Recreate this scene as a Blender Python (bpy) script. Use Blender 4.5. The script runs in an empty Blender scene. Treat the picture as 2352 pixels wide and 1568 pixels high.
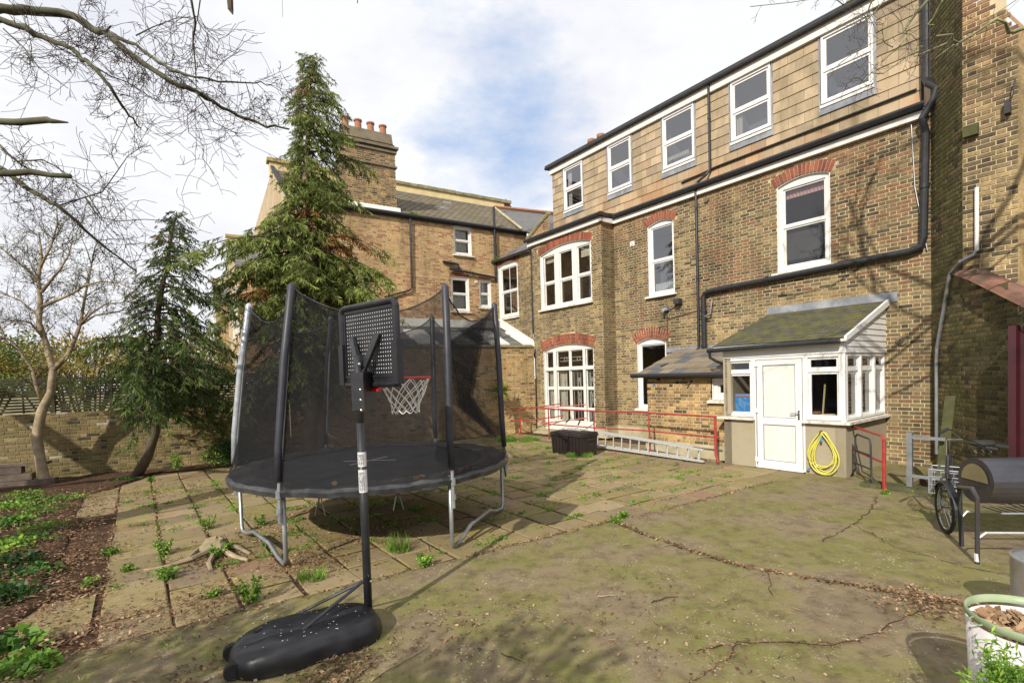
import bpy, math, random
import numpy as np
from mathutils import Vector, Matrix, noise
R = random.Random(7)
SC = bpy.context.scene
COL = SC.collection

# ------------------------------------------------------------ camera, world, sun
F_PX, PITCH, ROLL, SY, CH = 1143.64, -0.0332243, -0.032236, 117.5, 1.95
_fw = np.array([0, math.cos(PITCH), math.sin(PITCH)])
_up = np.array([0, -math.sin(PITCH), math.cos(PITCH)])
_rt = np.array([1., 0, 0])
_r2 = math.cos(ROLL) * _rt + math.sin(ROLL) * _up
_u2 = -math.sin(ROLL) * _rt + math.cos(ROLL) * _up
CAM = np.array([0, 0, CH])
cd = bpy.data.cameras.new('camera'); cam = bpy.data.objects.new('camera', cd); COL.objects.link(cam)
cam.matrix_world = Matrix(((_r2[0], _u2[0], -_fw[0], 0), (_r2[1], _u2[1], -_fw[1], 0), (_r2[2], _u2[2], -_fw[2], CH), (0, 0, 0, 1)))
cd.sensor_width = 36; cd.lens = 36 * F_PX / 2352; cd.shift_y = SY / 2352
cd.clip_start = 0.05; cd.clip_end = 800
SC.camera = cam

def ray(x, y):
    return _fw + _r2 * ((x - 1176) / F_PX) - _u2 * ((y - 784 - SY) / F_PX)
def P(x, y, Y):
    d = ray(x, y); return CAM + d * (Y / d[1])
def G(x, y, z=0.0):
    d = ray(x, y); return CAM + d * ((z - CH) / d[2])
def proj(p):
    q = np.asarray(p) - CAM; w = q @ _fw
    return 1176 + F_PX * (q @ _r2) / w, 784 + SY - F_PX * (q @ _u2) / w, w

AZ, AZB = -0.645177, -0.546705
D1 = np.array([math.sin(AZ), math.cos(AZ), 0]); D2 = np.array([math.cos(AZ), -math.sin(AZ), 0])
D3 = np.array([math.cos(AZB), -math.sin(AZB), 0]); N3 = np.array([D3[1], -D3[0], 0])
ZU = np.array([0, 0, 1.])

SUN_AZ, SUN_EL = math.radians(207), math.radians(33)
sd = np.array([math.sin(SUN_AZ) * math.cos(SUN_EL), math.cos(SUN_AZ) * math.cos(SUN_EL), math.sin(SUN_EL)])
sl = bpy.data.lights.new('sun', 'SUN'); sl.energy = 4.6; sl.angle = math.radians(0.5); sl.color = (1, .93, .82)
so = bpy.data.objects.new('sun', sl); COL.objects.link(so)
so.rotation_euler = Vector(sd).to_track_quat('Z', 'Y').to_euler(); so.location = (0, -5, 30)

w = bpy.data.worlds.new('World'); SC.world = w; w.use_nodes = True
nt = w.node_tree; nt.nodes.clear()
def nn(t, kind, **k):
    n = t.nodes.new(kind)
    for a, b in k.items():
        if a.startswith('i_'):
            key = a[2:]
            n.inputs[int(key) if key.isdigit() else key.replace('_', ' ')].default_value = b
        else: setattr(n, a, b)
    return n
sky = nn(nt, 'ShaderNodeTexSky', sky_type='NISHITA', sun_disc=False)
sky.sun_elevation = SUN_EL; sky.sun_rotation = SUN_AZ; sky.air_density = 1.0; sky.dust_density = 1.5
tc = nn(nt, 'ShaderNodeTexCoord')
mp = nn(nt, 'ShaderNodeMapping'); mp.inputs['Scale'].default_value = (1, 1, 2.2)
nz1 = nn(nt, 'ShaderNodeTexNoise', i_Scale=2.6, i_Detail=9, i_Roughness=.6)
nz2 = nn(nt, 'ShaderNodeTexNoise', i_Scale=1.5, i_Detail=6, i_Roughness=.6)
lk = nt.links.new
lk(tc.outputs['Generated'], mp.inputs[0]); lk(mp.outputs[0], nz1.inputs['Vector']); lk(mp.outputs[0], nz2.inputs['Vector'])
hd = ray(1180, 345); hd = hd / np.linalg.norm(hd)
dot = nn(nt, 'ShaderNodeVectorMath', operation='DISTANCE'); dot.inputs[1].default_value = tuple(hd)
sc_ = nn(nt, 'ShaderNodeVectorMath', operation='NORMALIZE'); lk(tc.outputs['Generated'], sc_.inputs[0]); lk(sc_.outputs[0], dot.inputs[0])
dm = nn(nt, 'ShaderNodeMath', operation='MULTIPLY_ADD'); dm.inputs[1].default_value = .66   # noise distorts the gap in the clouds
lk(nz1.outputs['Fac'], dm.inputs[0]); lk(dot.outputs['Value'], dm.inputs[2])
mr = nn(nt, 'ShaderNodeMapRange'); mr.inputs['From Min'].default_value = .33; mr.inputs['From Max'].default_value = .50
lk(dm.outputs[0], mr.inputs['Value'])
cr = nn(nt, 'ShaderNodeValToRGB'); lk(nz2.outputs['Fac'], cr.inputs[0])
e = cr.color_ramp.elements; e[0].position = .36; e[0].color = (6.9, 7.05, 7.8, 1); e[1].position = .54; e[1].color = (8.6, 8.7, 9.0, 1)
skm = nn(nt, 'ShaderNodeMix', data_type='RGBA', blend_type='MIX'); skm.inputs[0].default_value = .8
lk(sky.outputs[0], skm.inputs[6]); skm.inputs[7].default_value = (3.6, 5.3, 8.3, 1)
mx = nn(nt, 'ShaderNodeMix', data_type='RGBA'); lk(mr.outputs[0], mx.inputs[0]); lk(skm.outputs[2], mx.inputs[6]); lk(cr.outputs[0], mx.inputs[7])
bg = nn(nt, 'ShaderNodeBackground'); bg.inputs[1].default_value = .1; lk(mx.outputs[2], bg.inputs[0])
wo = nn(nt, 'ShaderNodeOutputWorld'); lk(bg.outputs[0], wo.inputs[0])
SC.view_settings.view_transform = 'Standard'; SC.view_settings.look = 'None'; SC.view_settings.exposure = 0.2; SC.view_settings.gamma = 1
SC.view_settings.use_curve_mapping = False

# ------------------------------------------------------------ mesh helpers
WL = {}
class Fr:
    """a local frame: origin, x along, y outward, z up"""
    def __init__(s, o, x, y): s.o = np.array(o, float); s.x = np.array(x, float); s.y = np.array(y, float)
    def p(s, x, y, z): return s.o + s.x * x + s.y * y + ZU * z
    def at(s, x, y, z): return Fr(s.p(x, y, z), s.x, s.y)
WF = Fr((0, 0, 0), (1, 0, 0), (0, 1, 0))
BOXF = [(0, 3, 2, 1), (4, 5, 6, 7), (0, 1, 5, 4), (1, 2, 6, 5), (2, 3, 7, 6), (3, 0, 4, 7)]
class MB:
    def __init__(s): s.v = []; s.f = []; s.t = []
    def add(s, vs, fs, tone=0.5):
        b = len(s.v); s.v.extend([tuple(q) for q in vs]); s.f.extend([tuple(i + b for i in q) for q in fs]); s.t.extend([tone] * len(fs)); return s
    def box(s, F, x0, x1, y0, y1, z0, z1, tone=.5, dz=0):
        vs = [F.p(x0, y0, z0), F.p(x1, y0, z0), F.p(x1, y1, z0), F.p(x0, y1, z0), F.p(x0, y0, z1 ), F.p(x1, y0, z1), F.p(x1, y1, z1), F.p(x0, y1, z1)]
        return s.add(vs, BOXF, tone)
    def hexa(s, pts, tone=.5): return s.add(pts, BOXF, tone)
    def quad(s, a, b, c, d, tone=.5): return s.add([a, b, c, d], [(0, 1, 2, 3)], tone)
    def tube(s, pts, r, n=8, tone=.5, cap=True):
        pts = [np.asarray(p, float) for p in pts]; m = len(pts)
        rs = r if hasattr(r, '__len__') else [r] * m
        vs = []; prev = None
        for i in range(m):
            d = pts[min(i + 1, m - 1)] - pts[max(i - 1, 0)]; d = d / (np.linalg.norm(d) + 1e-9)
            if prev is None:
                a = np.cross(d, ZU); a = np.array([1., 0, 0]) if np.linalg.norm(a) < .05 else a
            else: a = prev - d * (prev @ d)
            a = a / (np.linalg.norm(a) + 1e-9); prev = a; b = np.cross(d, a)
            for k in range(n):
                t = 2 * math.pi * k / n; vs.append(pts[i] + (a * math.cos(t) + b * math.sin(t)) * rs[i])
        fs = [(i * n + k, i * n + (k + 1) % n, (i + 1) * n + (k + 1) % n, (i + 1) * n + k) for i in range(m - 1) for k in range(n)]
        if cap and n > 2: fs += [tuple(range(n - 1, -1, -1)), tuple((m - 1) * n + k for k in range(n))]
        return s.add(vs, fs, tone)
    def lathe(s, c, prof, n=24, tone=.5, ax=None, sx=1, sy=1):
        c = np.asarray(c, float); vs = []
        if ax is None: A, B, Z = np.array([sx, 0., 0]), np.array([0., sy, 0]), ZU
        else:
            Z = np.asarray(ax, float); Z = Z / np.linalg.norm(Z); A = np.cross(Z, ZU if abs(Z[2]) < .9 else np.array([1., 0, 0])); A /= np.linalg.norm(A); B = np.cross(Z, A)
        for r, z in prof:
            for k in range(n):
                t = 2 * math.pi * k / n; vs.append(c + (A * math.cos(t) + B * math.sin(t)) * r + Z * z)
        fs = [(i * n + k, i * n + (k + 1) % n, (i + 1) * n + (k + 1) % n, (i + 1) * n + k) for i in range(len(prof) - 1) for k in range(n)]
        return s.add(vs, fs, tone)
    def build(s, name, mat, parent=None, smooth=False, origin=None, label=None, cat=None, group=None, kind=None):
        org = np.array(WL[parent]) if parent is not None else (np.array(origin, float) if origin is not None else np.zeros(3))
        vs = np.array(s.v, float).reshape(-1, 3) - org
        me = bpy.data.meshes.new(name); me.from_pydata(vs.tolist(), [], s.f)
        if len(set(s.t)) > 1:
            at = me.attributes.new('tone', 'FLOAT', 'FACE'); at.data.foreach_set('value', np.array(s.t, dtype=np.float32))
        if smooth: me.polygons.foreach_set('use_smooth', [True] * len(me.polygons))
        me.materials.append(mat)
        o = bpy.data.objects.new(name, me); COL.objects.link(o)
        if parent is not None: o.parent = parent; WL[o] = org
        else: o.location = org; WL[o] = org
        tag(o, label, cat, group, kind)
        return o
def tag(o, label=None, cat=None, group=None, kind=None):
    if label: o['label'] = label
    if cat: o['category'] = cat
    if group: o['group'] = group
    if kind: o['kind'] = kind
    return o
def thing(name, label, cat, loc, group=None):
    o = bpy.data.objects.new(name, None); COL.objects.link(o); o.location = tuple(loc); o.empty_display_size = .2
    WL[o] = np.array(loc, float); return tag(o, label, cat, group)
def inst(name, me, parent, loc, rotz=0., tone=None, rot=None, scale=None):
    o = bpy.data.objects.new(name, me); COL.objects.link(o); o.parent = parent
    o.location = tuple(np.asarray(loc) - WL[parent]); o.rotation_euler = rot if rot is not None else (0, 0, rotz)
    if scale is not None: o.scale = scale
    if tone is not None: o['tone'] = float(tone)
    WL[o] = np.asarray(loc, float); return o
def rawmesh(name, mb, mat):
    me = bpy.data.meshes.new(name); me.from_pydata([tuple(q) for q in mb.v], [], mb.f); me.materials.append(mat); return me

# ------------------------------------------------------------ materials
def newmat(name):
    m = bpy.data.materials.new(name); m.use_nodes = True; t = m.node_tree; t.nodes.clear()
    o = nn(t, 'ShaderNodeOutputMaterial'); b = nn(t, 'ShaderNodeBsdfPrincipled'); t.links.new(b.outputs[0], o.inputs[0]); return m, t, b
def ramp(t, fac, stops, const=False):
    r = nn(t, 'ShaderNodeValToRGB'); el = r.color_ramp.elements
    if const: r.color_ramp.interpolation = 'CONSTANT'
    while len(el) < len(stops): el.new(.5)
    for q, (p, c) in zip(el, stops): q.position = p; q.color = (*c, 1)
    t.links.new(fac, r.inputs[0]); return r.outputs[0]
def pos(t): return nn(t, 'ShaderNodeNewGeometry').outputs['Position']
def noisef(t, scale, detail=4, rough=.55, vec=None, stretch=None):
    v = vec if vec is not None else pos(t)
    if stretch:
        mp = nn(t, 'ShaderNodeMapping'); mp.inputs['Scale'].default_value = stretch; t.links.new(v, mp.inputs[0]); v = mp.outputs[0]
    n = nn(t, 'ShaderNodeTexNoise', i_Scale=scale, i_Detail=detail, i_Roughness=rough); t.links.new(v, n.inputs['Vector']); return n.outputs['Fac']
def mixc(t, fac, a, b, mode='MIX'):
    m = nn(t, 'ShaderNodeMix', data_type='RGBA', blend_type=mode)
    for i, q in ((0, fac), (6, a), (7, b)):
        if isinstance(q, (int, float)): m.inputs[i].default_value = q
        elif isinstance(q, tuple): m.inputs[i].default_value = (*q, 1) if len(q) == 3 else q
        else: t.links.new(q, m.inputs[i])
    return m.outputs[2]
def mth(t, op, a, b=None, clamp=False):
    m = nn(t, 'ShaderNodeMath', operation=op, use_clamp=clamp)
    for i, q in ((0, a), (1, b)):
        if q is None: continue
        if isinstance(q, (int, float)): m.inputs[i].default_value = q
        else: t.links.new(q, m.inputs[i])
    return m.outputs[0]
def mrange(t, v, a, b, c=0., d=1.):
    m = nn(t, 'ShaderNodeMapRange'); t.links.new(v, m.inputs['Value'])
    for k, q in (('From Min', a), ('From Max', b), ('To Min', c), ('To Max', d)): m.inputs[k].default_value = q
    return m.outputs[0]
def bump(t, b, h, strength=.3, dist=.01):
    n = nn(t, 'ShaderNodeBump'); n.inputs['Strength'].default_value = strength; n.inputs['Distance'].default_value = dist
    t.links.new(h, n.inputs['Height']); t.links.new(n.outputs[0], b.inputs['Normal'])
def tonef(t):
    a = nn(t, 'ShaderNodeAttribute', attribute_name='tone', attribute_type='GEOMETRY'); b = nn(t, 'ShaderNodeAttribute', attribute_name='tone', attribute_type='OBJECT')
    return mth(t, 'MAXIMUM', a.outputs['Fac'], b.outputs['Fac'])
def plain(name, c, rough=.6, metal=0, var=.15, scale=6, spec=.5, dirt=None, dirtamt=.5, bumpk=0, dscale=2.5):
    m, t, b = newmat(name)
    n = noisef(t, scale, 5)
    col = mixc(t, mrange(t, n, .3, .7), tuple(q * (1 - var) for q in c), tuple(min(1, q * (1 + var)) for q in c))
    if dirt: col = mixc(t, mrange(t, noisef(t, dscale, 6, .65), .45, .72, 0, dirtamt), col, dirt)
    t.links.new(col, b.inputs['Base Color']); b.inputs['Roughness'].default_value = rough; b.inputs['Metallic'].default_value = metal
    b.inputs['Specular IOR Level'].default_value = spec
    if bumpk: bump(t, b, noisef(t, scale * 8, 4), bumpk, .004)
    return m
def mat_brick(name, stops, stain=(.16, .12, .07), stainamt=.5, moss=0., redband=None, seed=0., soot=.0):
    m, t, b = newmat(name)
    base = ramp(t, tonef(t), stops, True)
    f = noisef(t, 26, 5, .6)
    col = mixc(t, .55, base, mixc(t, 1., base, ramp(t, f, [(.3, (.45, .42, .4)), (.7, (1.7, 1.65, 1.55))]), 'MULTIPLY'))
    p = pos(t); off = nn(t, 'ShaderNodeVectorMath', operation='ADD'); off.inputs[1].default_value = (seed, seed * 2, 0); t.links.new(p, off.inputs[0])
    col = mixc(t, mrange(t, noisef(t, .7, 5, .6, off.outputs[0], (1, 1, .6)), .42, .68, 0, stainamt), col, stain)
    if redband:
        z = nn(t, 'ShaderNodeSeparateXYZ'); t.links.new(p, z.inputs[0])
        rb = mth(t, 'MULTIPLY', mrange(t, z.outputs[2], redband[0], redband[1]), mrange(t, noisef(t, 1.1, 3), .4, .6)); col = mixc(t, mth(t, 'MULTIPLY', rb, .4), col, (.36, .16, .08))
    col = mixc(t, mrange(t, noisef(t, 1.5, 6, .62, off.outputs[0], (1, 1, .3)), .47, .66, 0, .7), col, mixc(t, 1., col, (.40, .38, .35), 'MULTIPLY'))
    col = mixc(t, mrange(t, noisef(t, .45, 4, .6, off.outputs[0]), .52, .66, 0, .35), col, mixc(t, 1., col, (1.5, 1.42, 1.25), 'MULTIPLY'))
    if moss:
        z = nn(t, 'ShaderNodeSeparateXYZ'); t.links.new(p, z.inputs[0])
        mo = mth(t, 'MULTIPLY', mrange(t, noisef(t, 1.3, 6, .65, off.outputs[0]), .4, .65), moss); col = mixc(t, mo, col, (.085, .09, .025))
    t.links.new(col, b.inputs['Base Color']); b.inputs['Roughness'].default_value = .92; b.inputs['Specular IOR Level'].default_value = .25
    bump(t, b, f, .6, .006); return m
YEL = [(0, (.44, .30, .13)), (.16, (.38, .265, .12)), (.34, (.30, .20, .095)), (.52, (.22, .15, .075)), (.70, (.135, .10, .06)), (.86, (.065, .052, .038)), (.95, (.34, .14, .07))]
DRK = [(0, (.33, .25, .13)), (.13, (.275, .208, .108)), (.30, (.215, .165, .09)), (.50, (.16, .125, .072)), (.72, (.108, .086, .056)), (.90, (.068, .056, .043)), (.985, (.21, .115, .065))]
ORG = [(0, (.50, .36, .18)), (.26, (.42, .27, .145)), (.46, (.34, .17, .10)), (.60, (.45, .31, .15)), (.78, (.30, .17, .10)), (.9, (.17, .12, .08)), (.95, (.48, .36, .19))]
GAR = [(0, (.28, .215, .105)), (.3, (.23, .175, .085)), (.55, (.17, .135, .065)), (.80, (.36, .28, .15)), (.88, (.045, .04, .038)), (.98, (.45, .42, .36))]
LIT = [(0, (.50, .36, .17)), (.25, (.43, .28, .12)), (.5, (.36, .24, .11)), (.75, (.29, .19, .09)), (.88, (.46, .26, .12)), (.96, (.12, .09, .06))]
M = {}
M['brick_main'] = mat_brick('stock brick', DRK, (.15, .11, .06), .55, redband=(5.6, 6.4))
M['brick_yellow'] = mat_brick('yellow stock brick', YEL, (.17, .125, .07), .45, seed=3)
M['brick_orange'] = mat_brick('orange stock brick', ORG, (.2, .13, .07), .30, seed=5)
M['brick_garden'] = mat_brick('garden wall brick', GAR, (.17, .14, .07), .4, moss=.35, seed=9)
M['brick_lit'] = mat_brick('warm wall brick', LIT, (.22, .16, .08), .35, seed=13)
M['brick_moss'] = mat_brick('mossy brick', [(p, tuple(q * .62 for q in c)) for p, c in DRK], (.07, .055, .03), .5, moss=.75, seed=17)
M['arch'] = mat_brick('red rubbed brick', [(0, (.31, .105, .065)), (.4, (.25, .085, .055)), (.75, (.19, .07, .05)), (.9, (.33, .16, .10))], (.16, .08, .05), .3)
def mortar(name, c, d=.3):
    m, t, b = newmat(name); col = mixc(t, mrange(t, noisef(t, 2.2, 6, .6), .35, .7), c, tuple(q * (1 - d) for q in c)); col = mixc(t, mrange(t, noisef(t, 1.5, 6, .62, None, (1, 1, .3)), .50, .68, 0, .5), col, tuple(q * .45 for q in c))
    t.links.new(col, b.inputs['Base Color']); b.inputs['Roughness'].default_value = .95; bump(t, b, noisef(t, 60, 3), .4, .004); return m
M['mortar'] = mortar('pale mortar', (.56, .47, .29), .5)
M['mortar_o'] = mortar('buff mortar', (.60, .50, .32))
M['mortar_g'] = mortar('garden mortar', (.34, .28, .15), .4)
M['mortar_m'] = mortar('mossy mortar', (.19, .175, .08), .5)
M['white'] = plain('white paint', (.70, .69, .65), .5, var=.04, dirt=(.5, .47, .4), dirtamt=.35, dscale=5)
M['upvc'] = plain('white plastic', (.72, .72, .71), .35, var=.02, dirt=(.62, .59, .5), dirtamt=.3, dscale=3)
M['sill'] = plain('weathered white sill', (.68, .65, .58), .7, var=.1, dirt=(.25, .21, .15), dirtamt=.7, dscale=9)
M['panel'] = plain('door panel', (.66, .66, .62), .45, var=.02, dirt=(.66, .61, .45), dirtamt=.4, dscale=2)
M['black'] = plain('black cast iron', (.022, .023, .026), .38, var=.3, scale=12)
M['lead'] = plain('lead flashing', (.20, .21, .235), .55, var=.25, scale=4, dirt=(.42, .43, .45), dirtamt=.7, dscale=3)
M['render'] = plain('cement render', (.36, .31, .22), .9, var=.12, scale=2.5, dirt=(.24, .21, .11), dirtamt=.6, bumpk=.2)
M['rendery'] = plain('ochre render', (.44, .35, .22), .95, var=.14, scale=1.6, dirt=(.36, .22, .11), dirtamt=.6, bumpk=.3, dscale=1.2)
M['plinth'] = plain('plinth render', (.44, .38, .25), .9, var=.15, scale=3, dirt=(.2, .2, .09), dirtamt=.8, bumpk=.3)
M['felt'] = plain('bitumen edge', (.03, .03, .032), .7, var=.3)
M['redpaint'] = plain('red rail paint', (.36, .035, .03), .45, var=.25, scale=15, dirt=(.16, .06, .04), dirtamt=.6, dscale=9)
M['alu'] = plain('aluminium', (.52, .52, .51), .45, .25, var=.1, scale=20)
M['galv'] = plain('galvanised steel', (.36, .38, .40), .42, .65, var=.18, scale=8, dirt=(.2, .2, .19), dirtamt=.4)
M['plastic'] = plain('black plastic', (.014, .014, .017), .36, var=.3, scale=5, dirt=(.03, .03, .03), dirtamt=.4, bumpk=.08)
M['foam'] = plain('dark foam sleeve', (.028, .030, .040), .5, var=.25, scale=9)
M['foams'] = plain('silver foam sleeve', (.42, .44, .48), .35, .3, var=.2, scale=12)
M['mat'] = plain('jumping mat', (.016, .017, .019), .85, var=.3, scale=4, dirt=(.05, .05, .045), dirtamt=.5)
M['pad'] = plain('spring pad', (.028, .029, .033), .38, var=.3, scale=3, dirt=(.16, .16, .16), dirtamt=.35, dscale=5)
M['whitetape'] = plain('white tape', (.6, .6, .6), .6)
M['hoopred'] = plain('hoop red', (.62, .02, .025), .35, var=.05)
M['rope'] = plain('net cord', (.78, .77, .74), .8)
M['box'] = plain('brown resin', (.017, .013, .012), .45, var=.2, scale=8, dirt=(.06, .035, .035), dirtamt=.35, dscale=6)
M['terra'] = plain('terracotta', (.36, .16, .09), .85, var=.25, scale=4, dirt=(.16, .10, .06), dirtamt=.7, dscale=4)
M['cement'] = plain('grey cement', (.19, .155, .105), .9, var=.3, scale=5, dirt=(.12, .11, .06), dirtamt=.7, bumpk=.3)
M['coping'] = plain('weathered coping', (.26, .24, .13), .9, var=.3, scale=6, dirt=(.10, .10, .04), dirtamt=.7, bumpk=.3)
M['copingred'] = plain('tile creasing coping', (.17, .095, .065), .8, var=.3, scale=5, dirt=(.30, .10, .05), dirtamt=.6, bumpk=.2)
M['parapet'] = plain('cream parapet', (.66, .53, .27), .8, var=.1, scale=3, dirt=(.4, .32, .16), dirtamt=.4)
M['lichen'] = plain('lichen coping', (.30, .25, .12), .9, var=.3, scale=8, dirt=(.55, .38, .05), dirtamt=.6, dscale=3)
M['bark'] = plain('pale bark', (.30, .235, .15), .9, var=.35, scale=7, dirt=(.16, .14, .07), dirtamt=.6, bumpk=.7)
M['barkd'] = plain('dark bark', (.085, .062, .042), .9, var=.35, scale=9, dirt=(.11, .10, .05), dirtamt=.6, bumpk=.5)
M['barkl'] = plain('pale lichened twig', (.22, .23, .12), .9, var=.35, scale=9)
M['twig'] = plain('twig', (.06, .042, .033), .9, var=.3, scale=5)
M['barkg'] = plain('lichened bark', (.065, .062, .035), .9, var=.4, scale=9, dirt=(.20, .21, .11), dirtamt=.35, bumpk=.4)
M['fence'] = plain('green stained timber', (.040, .044, .018), .85, var=.3, scale=7, dirt=(.10, .12, .03), dirtamt=.5)
M['oldwood'] = plain('old timber', (.13, .10, .075), .9, var=.35, scale=9, dirt=(.05, .04, .03), dirtamt=.7, bumpk=.5)
M['mosswood'] = plain('mossy timber', (.065, .068, .022), .9, var=.3, scale=9, dirt=(.06, .05, .03), dirtamt=.6)
M['hose'] = plain('yellow hose', (.60, .56, .10), .5, var=.12, dirt=(.45, .42, .2), dirtamt=.4)
M['bluefit'] = plain('blue fitting', (.03, .25, .6), .4)
M['enamel'] = plain('chalky white enamel', (.66, .63, .62), .4, var=.06, scale=4, dirt=(.5, .46, .45), dirtamt=.5, dscale=6)
M['greenrim'] = plain('green enamel rim', (.26, .33, .19), .45, var=.2, dirt=(.5, .5, .4), dirtamt=.4)
M['bbq'] = plain('grill steel', (.06, .063, .072), .36, .5, var=.25, scale=3, dirt=(.16, .10, .07), dirtamt=.4, dscale=2)
M['bbqw'] = plain('grill end wood', (.19, .16, .08), .6)
M['chrome'] = plain('chrome', (.55, .55, .56), .18, 1, var=.1)
M['rubber'] = plain('rubber', (.02, .02, .02), .8)
M['burg'] = plain('burgundy sheet', (.04, .005, .009), .45, var=.2, scale=5)
M['curtain'] = plain('net curtain', (.70, .70, .66), .9, var=.06, scale=12)
M['cream'] = plain('cream curtain', (.62, .56, .42), .9, var=.1)
M['pinkb'] = plain('pink blind', (.55, .32, .31), .9, var=.08)
M['room'] = plain('dark room', (.07, .065, .06), .9)
M['roomg'] = plain('grey room', (.22, .22, .23), .9)
M['redcloth'] = plain('red cloth', (.5, .02, .02), .8)
M['bluebox'] = plain('blue packet', (.04, .33, .75), .5, var=.1, scale=30, dirt=(.7, .75, .8), dirtamt=.6, dscale=14)
M['leaves'] = None
def mat_leaf(name, stops, trans=.25, rough=.6):
    m, t, b = newmat(name)
    col = ramp(t, tonef(t), stops); n = noisef(t, 1.6, 3)
    col = mixc(t, 1., col, ramp(t, n, [(.3, (.6, .62, .55)), (.7, (1.4, 1.35, 1.3))]), 'MULTIPLY')
    t.links.new(col, b.inputs['Base Color']); b.inputs['Roughness'].default_value = rough; b.inputs['Specular IOR Level'].default_value = .3
    tr = nn(t, 'ShaderNodeBsdfTranslucent'); t.links.new(col, tr.inputs[0]); mxs = nn(t, 'ShaderNodeMixShader'); mxs.inputs[0].default_value = trans
    o = [q for q in t.nodes if q.type == 'OUTPUT_MATERIAL'][0]
    t.links.new(b.outputs[0], mxs.inputs[1]); t.links.new(tr.outputs[0], mxs.inputs[2]); t.links.new(mxs.outputs[0], o.inputs[0]); return m
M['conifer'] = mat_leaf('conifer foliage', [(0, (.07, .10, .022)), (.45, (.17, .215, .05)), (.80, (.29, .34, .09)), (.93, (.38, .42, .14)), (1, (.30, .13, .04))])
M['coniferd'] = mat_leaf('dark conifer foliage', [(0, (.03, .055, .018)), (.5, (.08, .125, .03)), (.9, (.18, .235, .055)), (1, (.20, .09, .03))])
M['weed'] = mat_leaf('weed leaves', [(0, (.06, .14, .02)), (.5, (.15, .30, .04)), (1, (.30, .45, .07))], .3)
M['ivy'] = mat_leaf('ivy leaves', [(0, (.02, .06, .015)), (.5, (.05, .13, .025)), (.8, (.14, .28, .04)), (1, (.24, .40, .06))], .25, .4)
M['shrubg'] = mat_leaf('garden shrub leaves', [(0, (.05, .09, .02)), (.5, (.16, .20, .035)), (.8, (.34, .32, .06)), (1, (.36, .16, .05))], .3)
M['shruby'] = mat_leaf('winter shrub leaves', [(0, (.12, .12, .035)), (.4, (.30, .27, .07)), (.75, (.42, .37, .11)), (1, (.44, .26, .09))], .3)
M['litter'] = mat_leaf('dead leaves', [(0, (.07, .04, .025)), (.35, (.16, .09, .05)), (.7, (.27, .17, .10)), (1, (.44, .31, .20))], .1, .85)
M['needle'] = mat_leaf('dead twiglets', [(0, (.07, .035, .022)), (.5, (.20, .10, .06)), (1, (.44, .32, .2))], .05, .9)
M['yucca'] = mat_leaf('yucca leaves', [(0, (.10, .16, .03)), (.6, (.24, .30, .05)), (1, (.46, .42, .12))], .25)
def mat_glass(name, tint=(.9, .92, .93), refl=.10):
    m = bpy.data.materials.new(name); m.use_nodes = True; t = m.node_tree; t.nodes.clear()
    o = nn(t, 'ShaderNodeOutputMaterial'); g = nn(t, 'ShaderNodeBsdfGlossy'); g.inputs['Roughness'].default_value = .03; g.inputs[0].default_value = (1, 1, 1, 1)
    tr = nn(t, 'ShaderNodeBsdfTransparent'); tr.inputs[0].default_value = (*tint, 1)
    fz = nn(t, 'ShaderNodeFresnel', i_IOR=1.5); s = nn(t, 'ShaderNodeMixShader'); t.links.new(mth(t, 'ADD', fz.outputs[0], refl, True), s.inputs[0])
    nb = nn(t, 'ShaderNodeBump'); nb.inputs['Strength'].default_value = .06; nb.inputs['Distance'].default_value = .05; t.links.new(noisef(t, 1.3, 2), nb.inputs['Height']); t.links.new(nb.outputs[0], g.inputs['Normal'])
    t.links.new(tr.outputs[0], s.inputs[1]); t.links.new(g.outputs[0], s.inputs[2]); t.links.new(s.outputs[0], o.inputs[0]); return m
M['glass'] = mat_glass('window glass', refl=.05); M['glassd'] = mat_glass('dormer glass', (.75, .78, .82), .17)
def mat_net():
    m = bpy.data.materials.new('enclosure mesh'); m.use_nodes = True; t = m.node_tree; t.nodes.clear()
    o = nn(t, 'ShaderNodeOutputMaterial'); d = nn(t, 'ShaderNodeBsdfDiffuse'); d.inputs[0].default_value = (.022, .022, .024, 1)
    tr = nn(t, 'ShaderNodeBsdfTransparent'); s = nn(t, 'ShaderNodeMixShader')
    t.links.new(mrange(t, noisef(t, 2.0, 5, .6, None, (1, 1, .35)), .3, .7, .48, .64), s.inputs[0]); t.links.new(tr.outputs[0], s.inputs[1]); t.links.new(d.outputs[0], s.inputs[2]); t.links.new(s.outputs[0], o.inputs[0]); return m
M['net'] = mat_net()
def mat_tile():
    m, t, b = newmat('buff hanging tile'); base = ramp(t, tonef(t), [(0, (.47, .365, .235)), (.4, (.41, .315, .20)), (.8, (.34, .265, .175)), (.93, (.27, .215, .15)), (1, (.44, .29, .17))])
    col = mixc(t, mrange(t, noisef(t, 1.7, 6, .65, None, (1, 1, .4)), .44, .64, 0, .7), base, (.19, .155, .09))
    z = nn(t, 'ShaderNodeSeparateXYZ'); t.links.new(pos(t), z.inputs[0])
    rust = mth(t, 'MULTIPLY', mrange(t, z.outputs[2], 7.5, 6.8), mrange(t, noisef(t, 1.4, 4), .42, .6)); col = mixc(t, mth(t, 'MULTIPLY', rust, .5), col, (.44, .18, .06))
    t.links.new(col, b.inputs['Base Color']); b.inputs['Roughness'].default_value = .85; bump(t, b, noisef(t, 30, 4), .3, .004); return m
M['tile'] = mat_tile()
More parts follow.
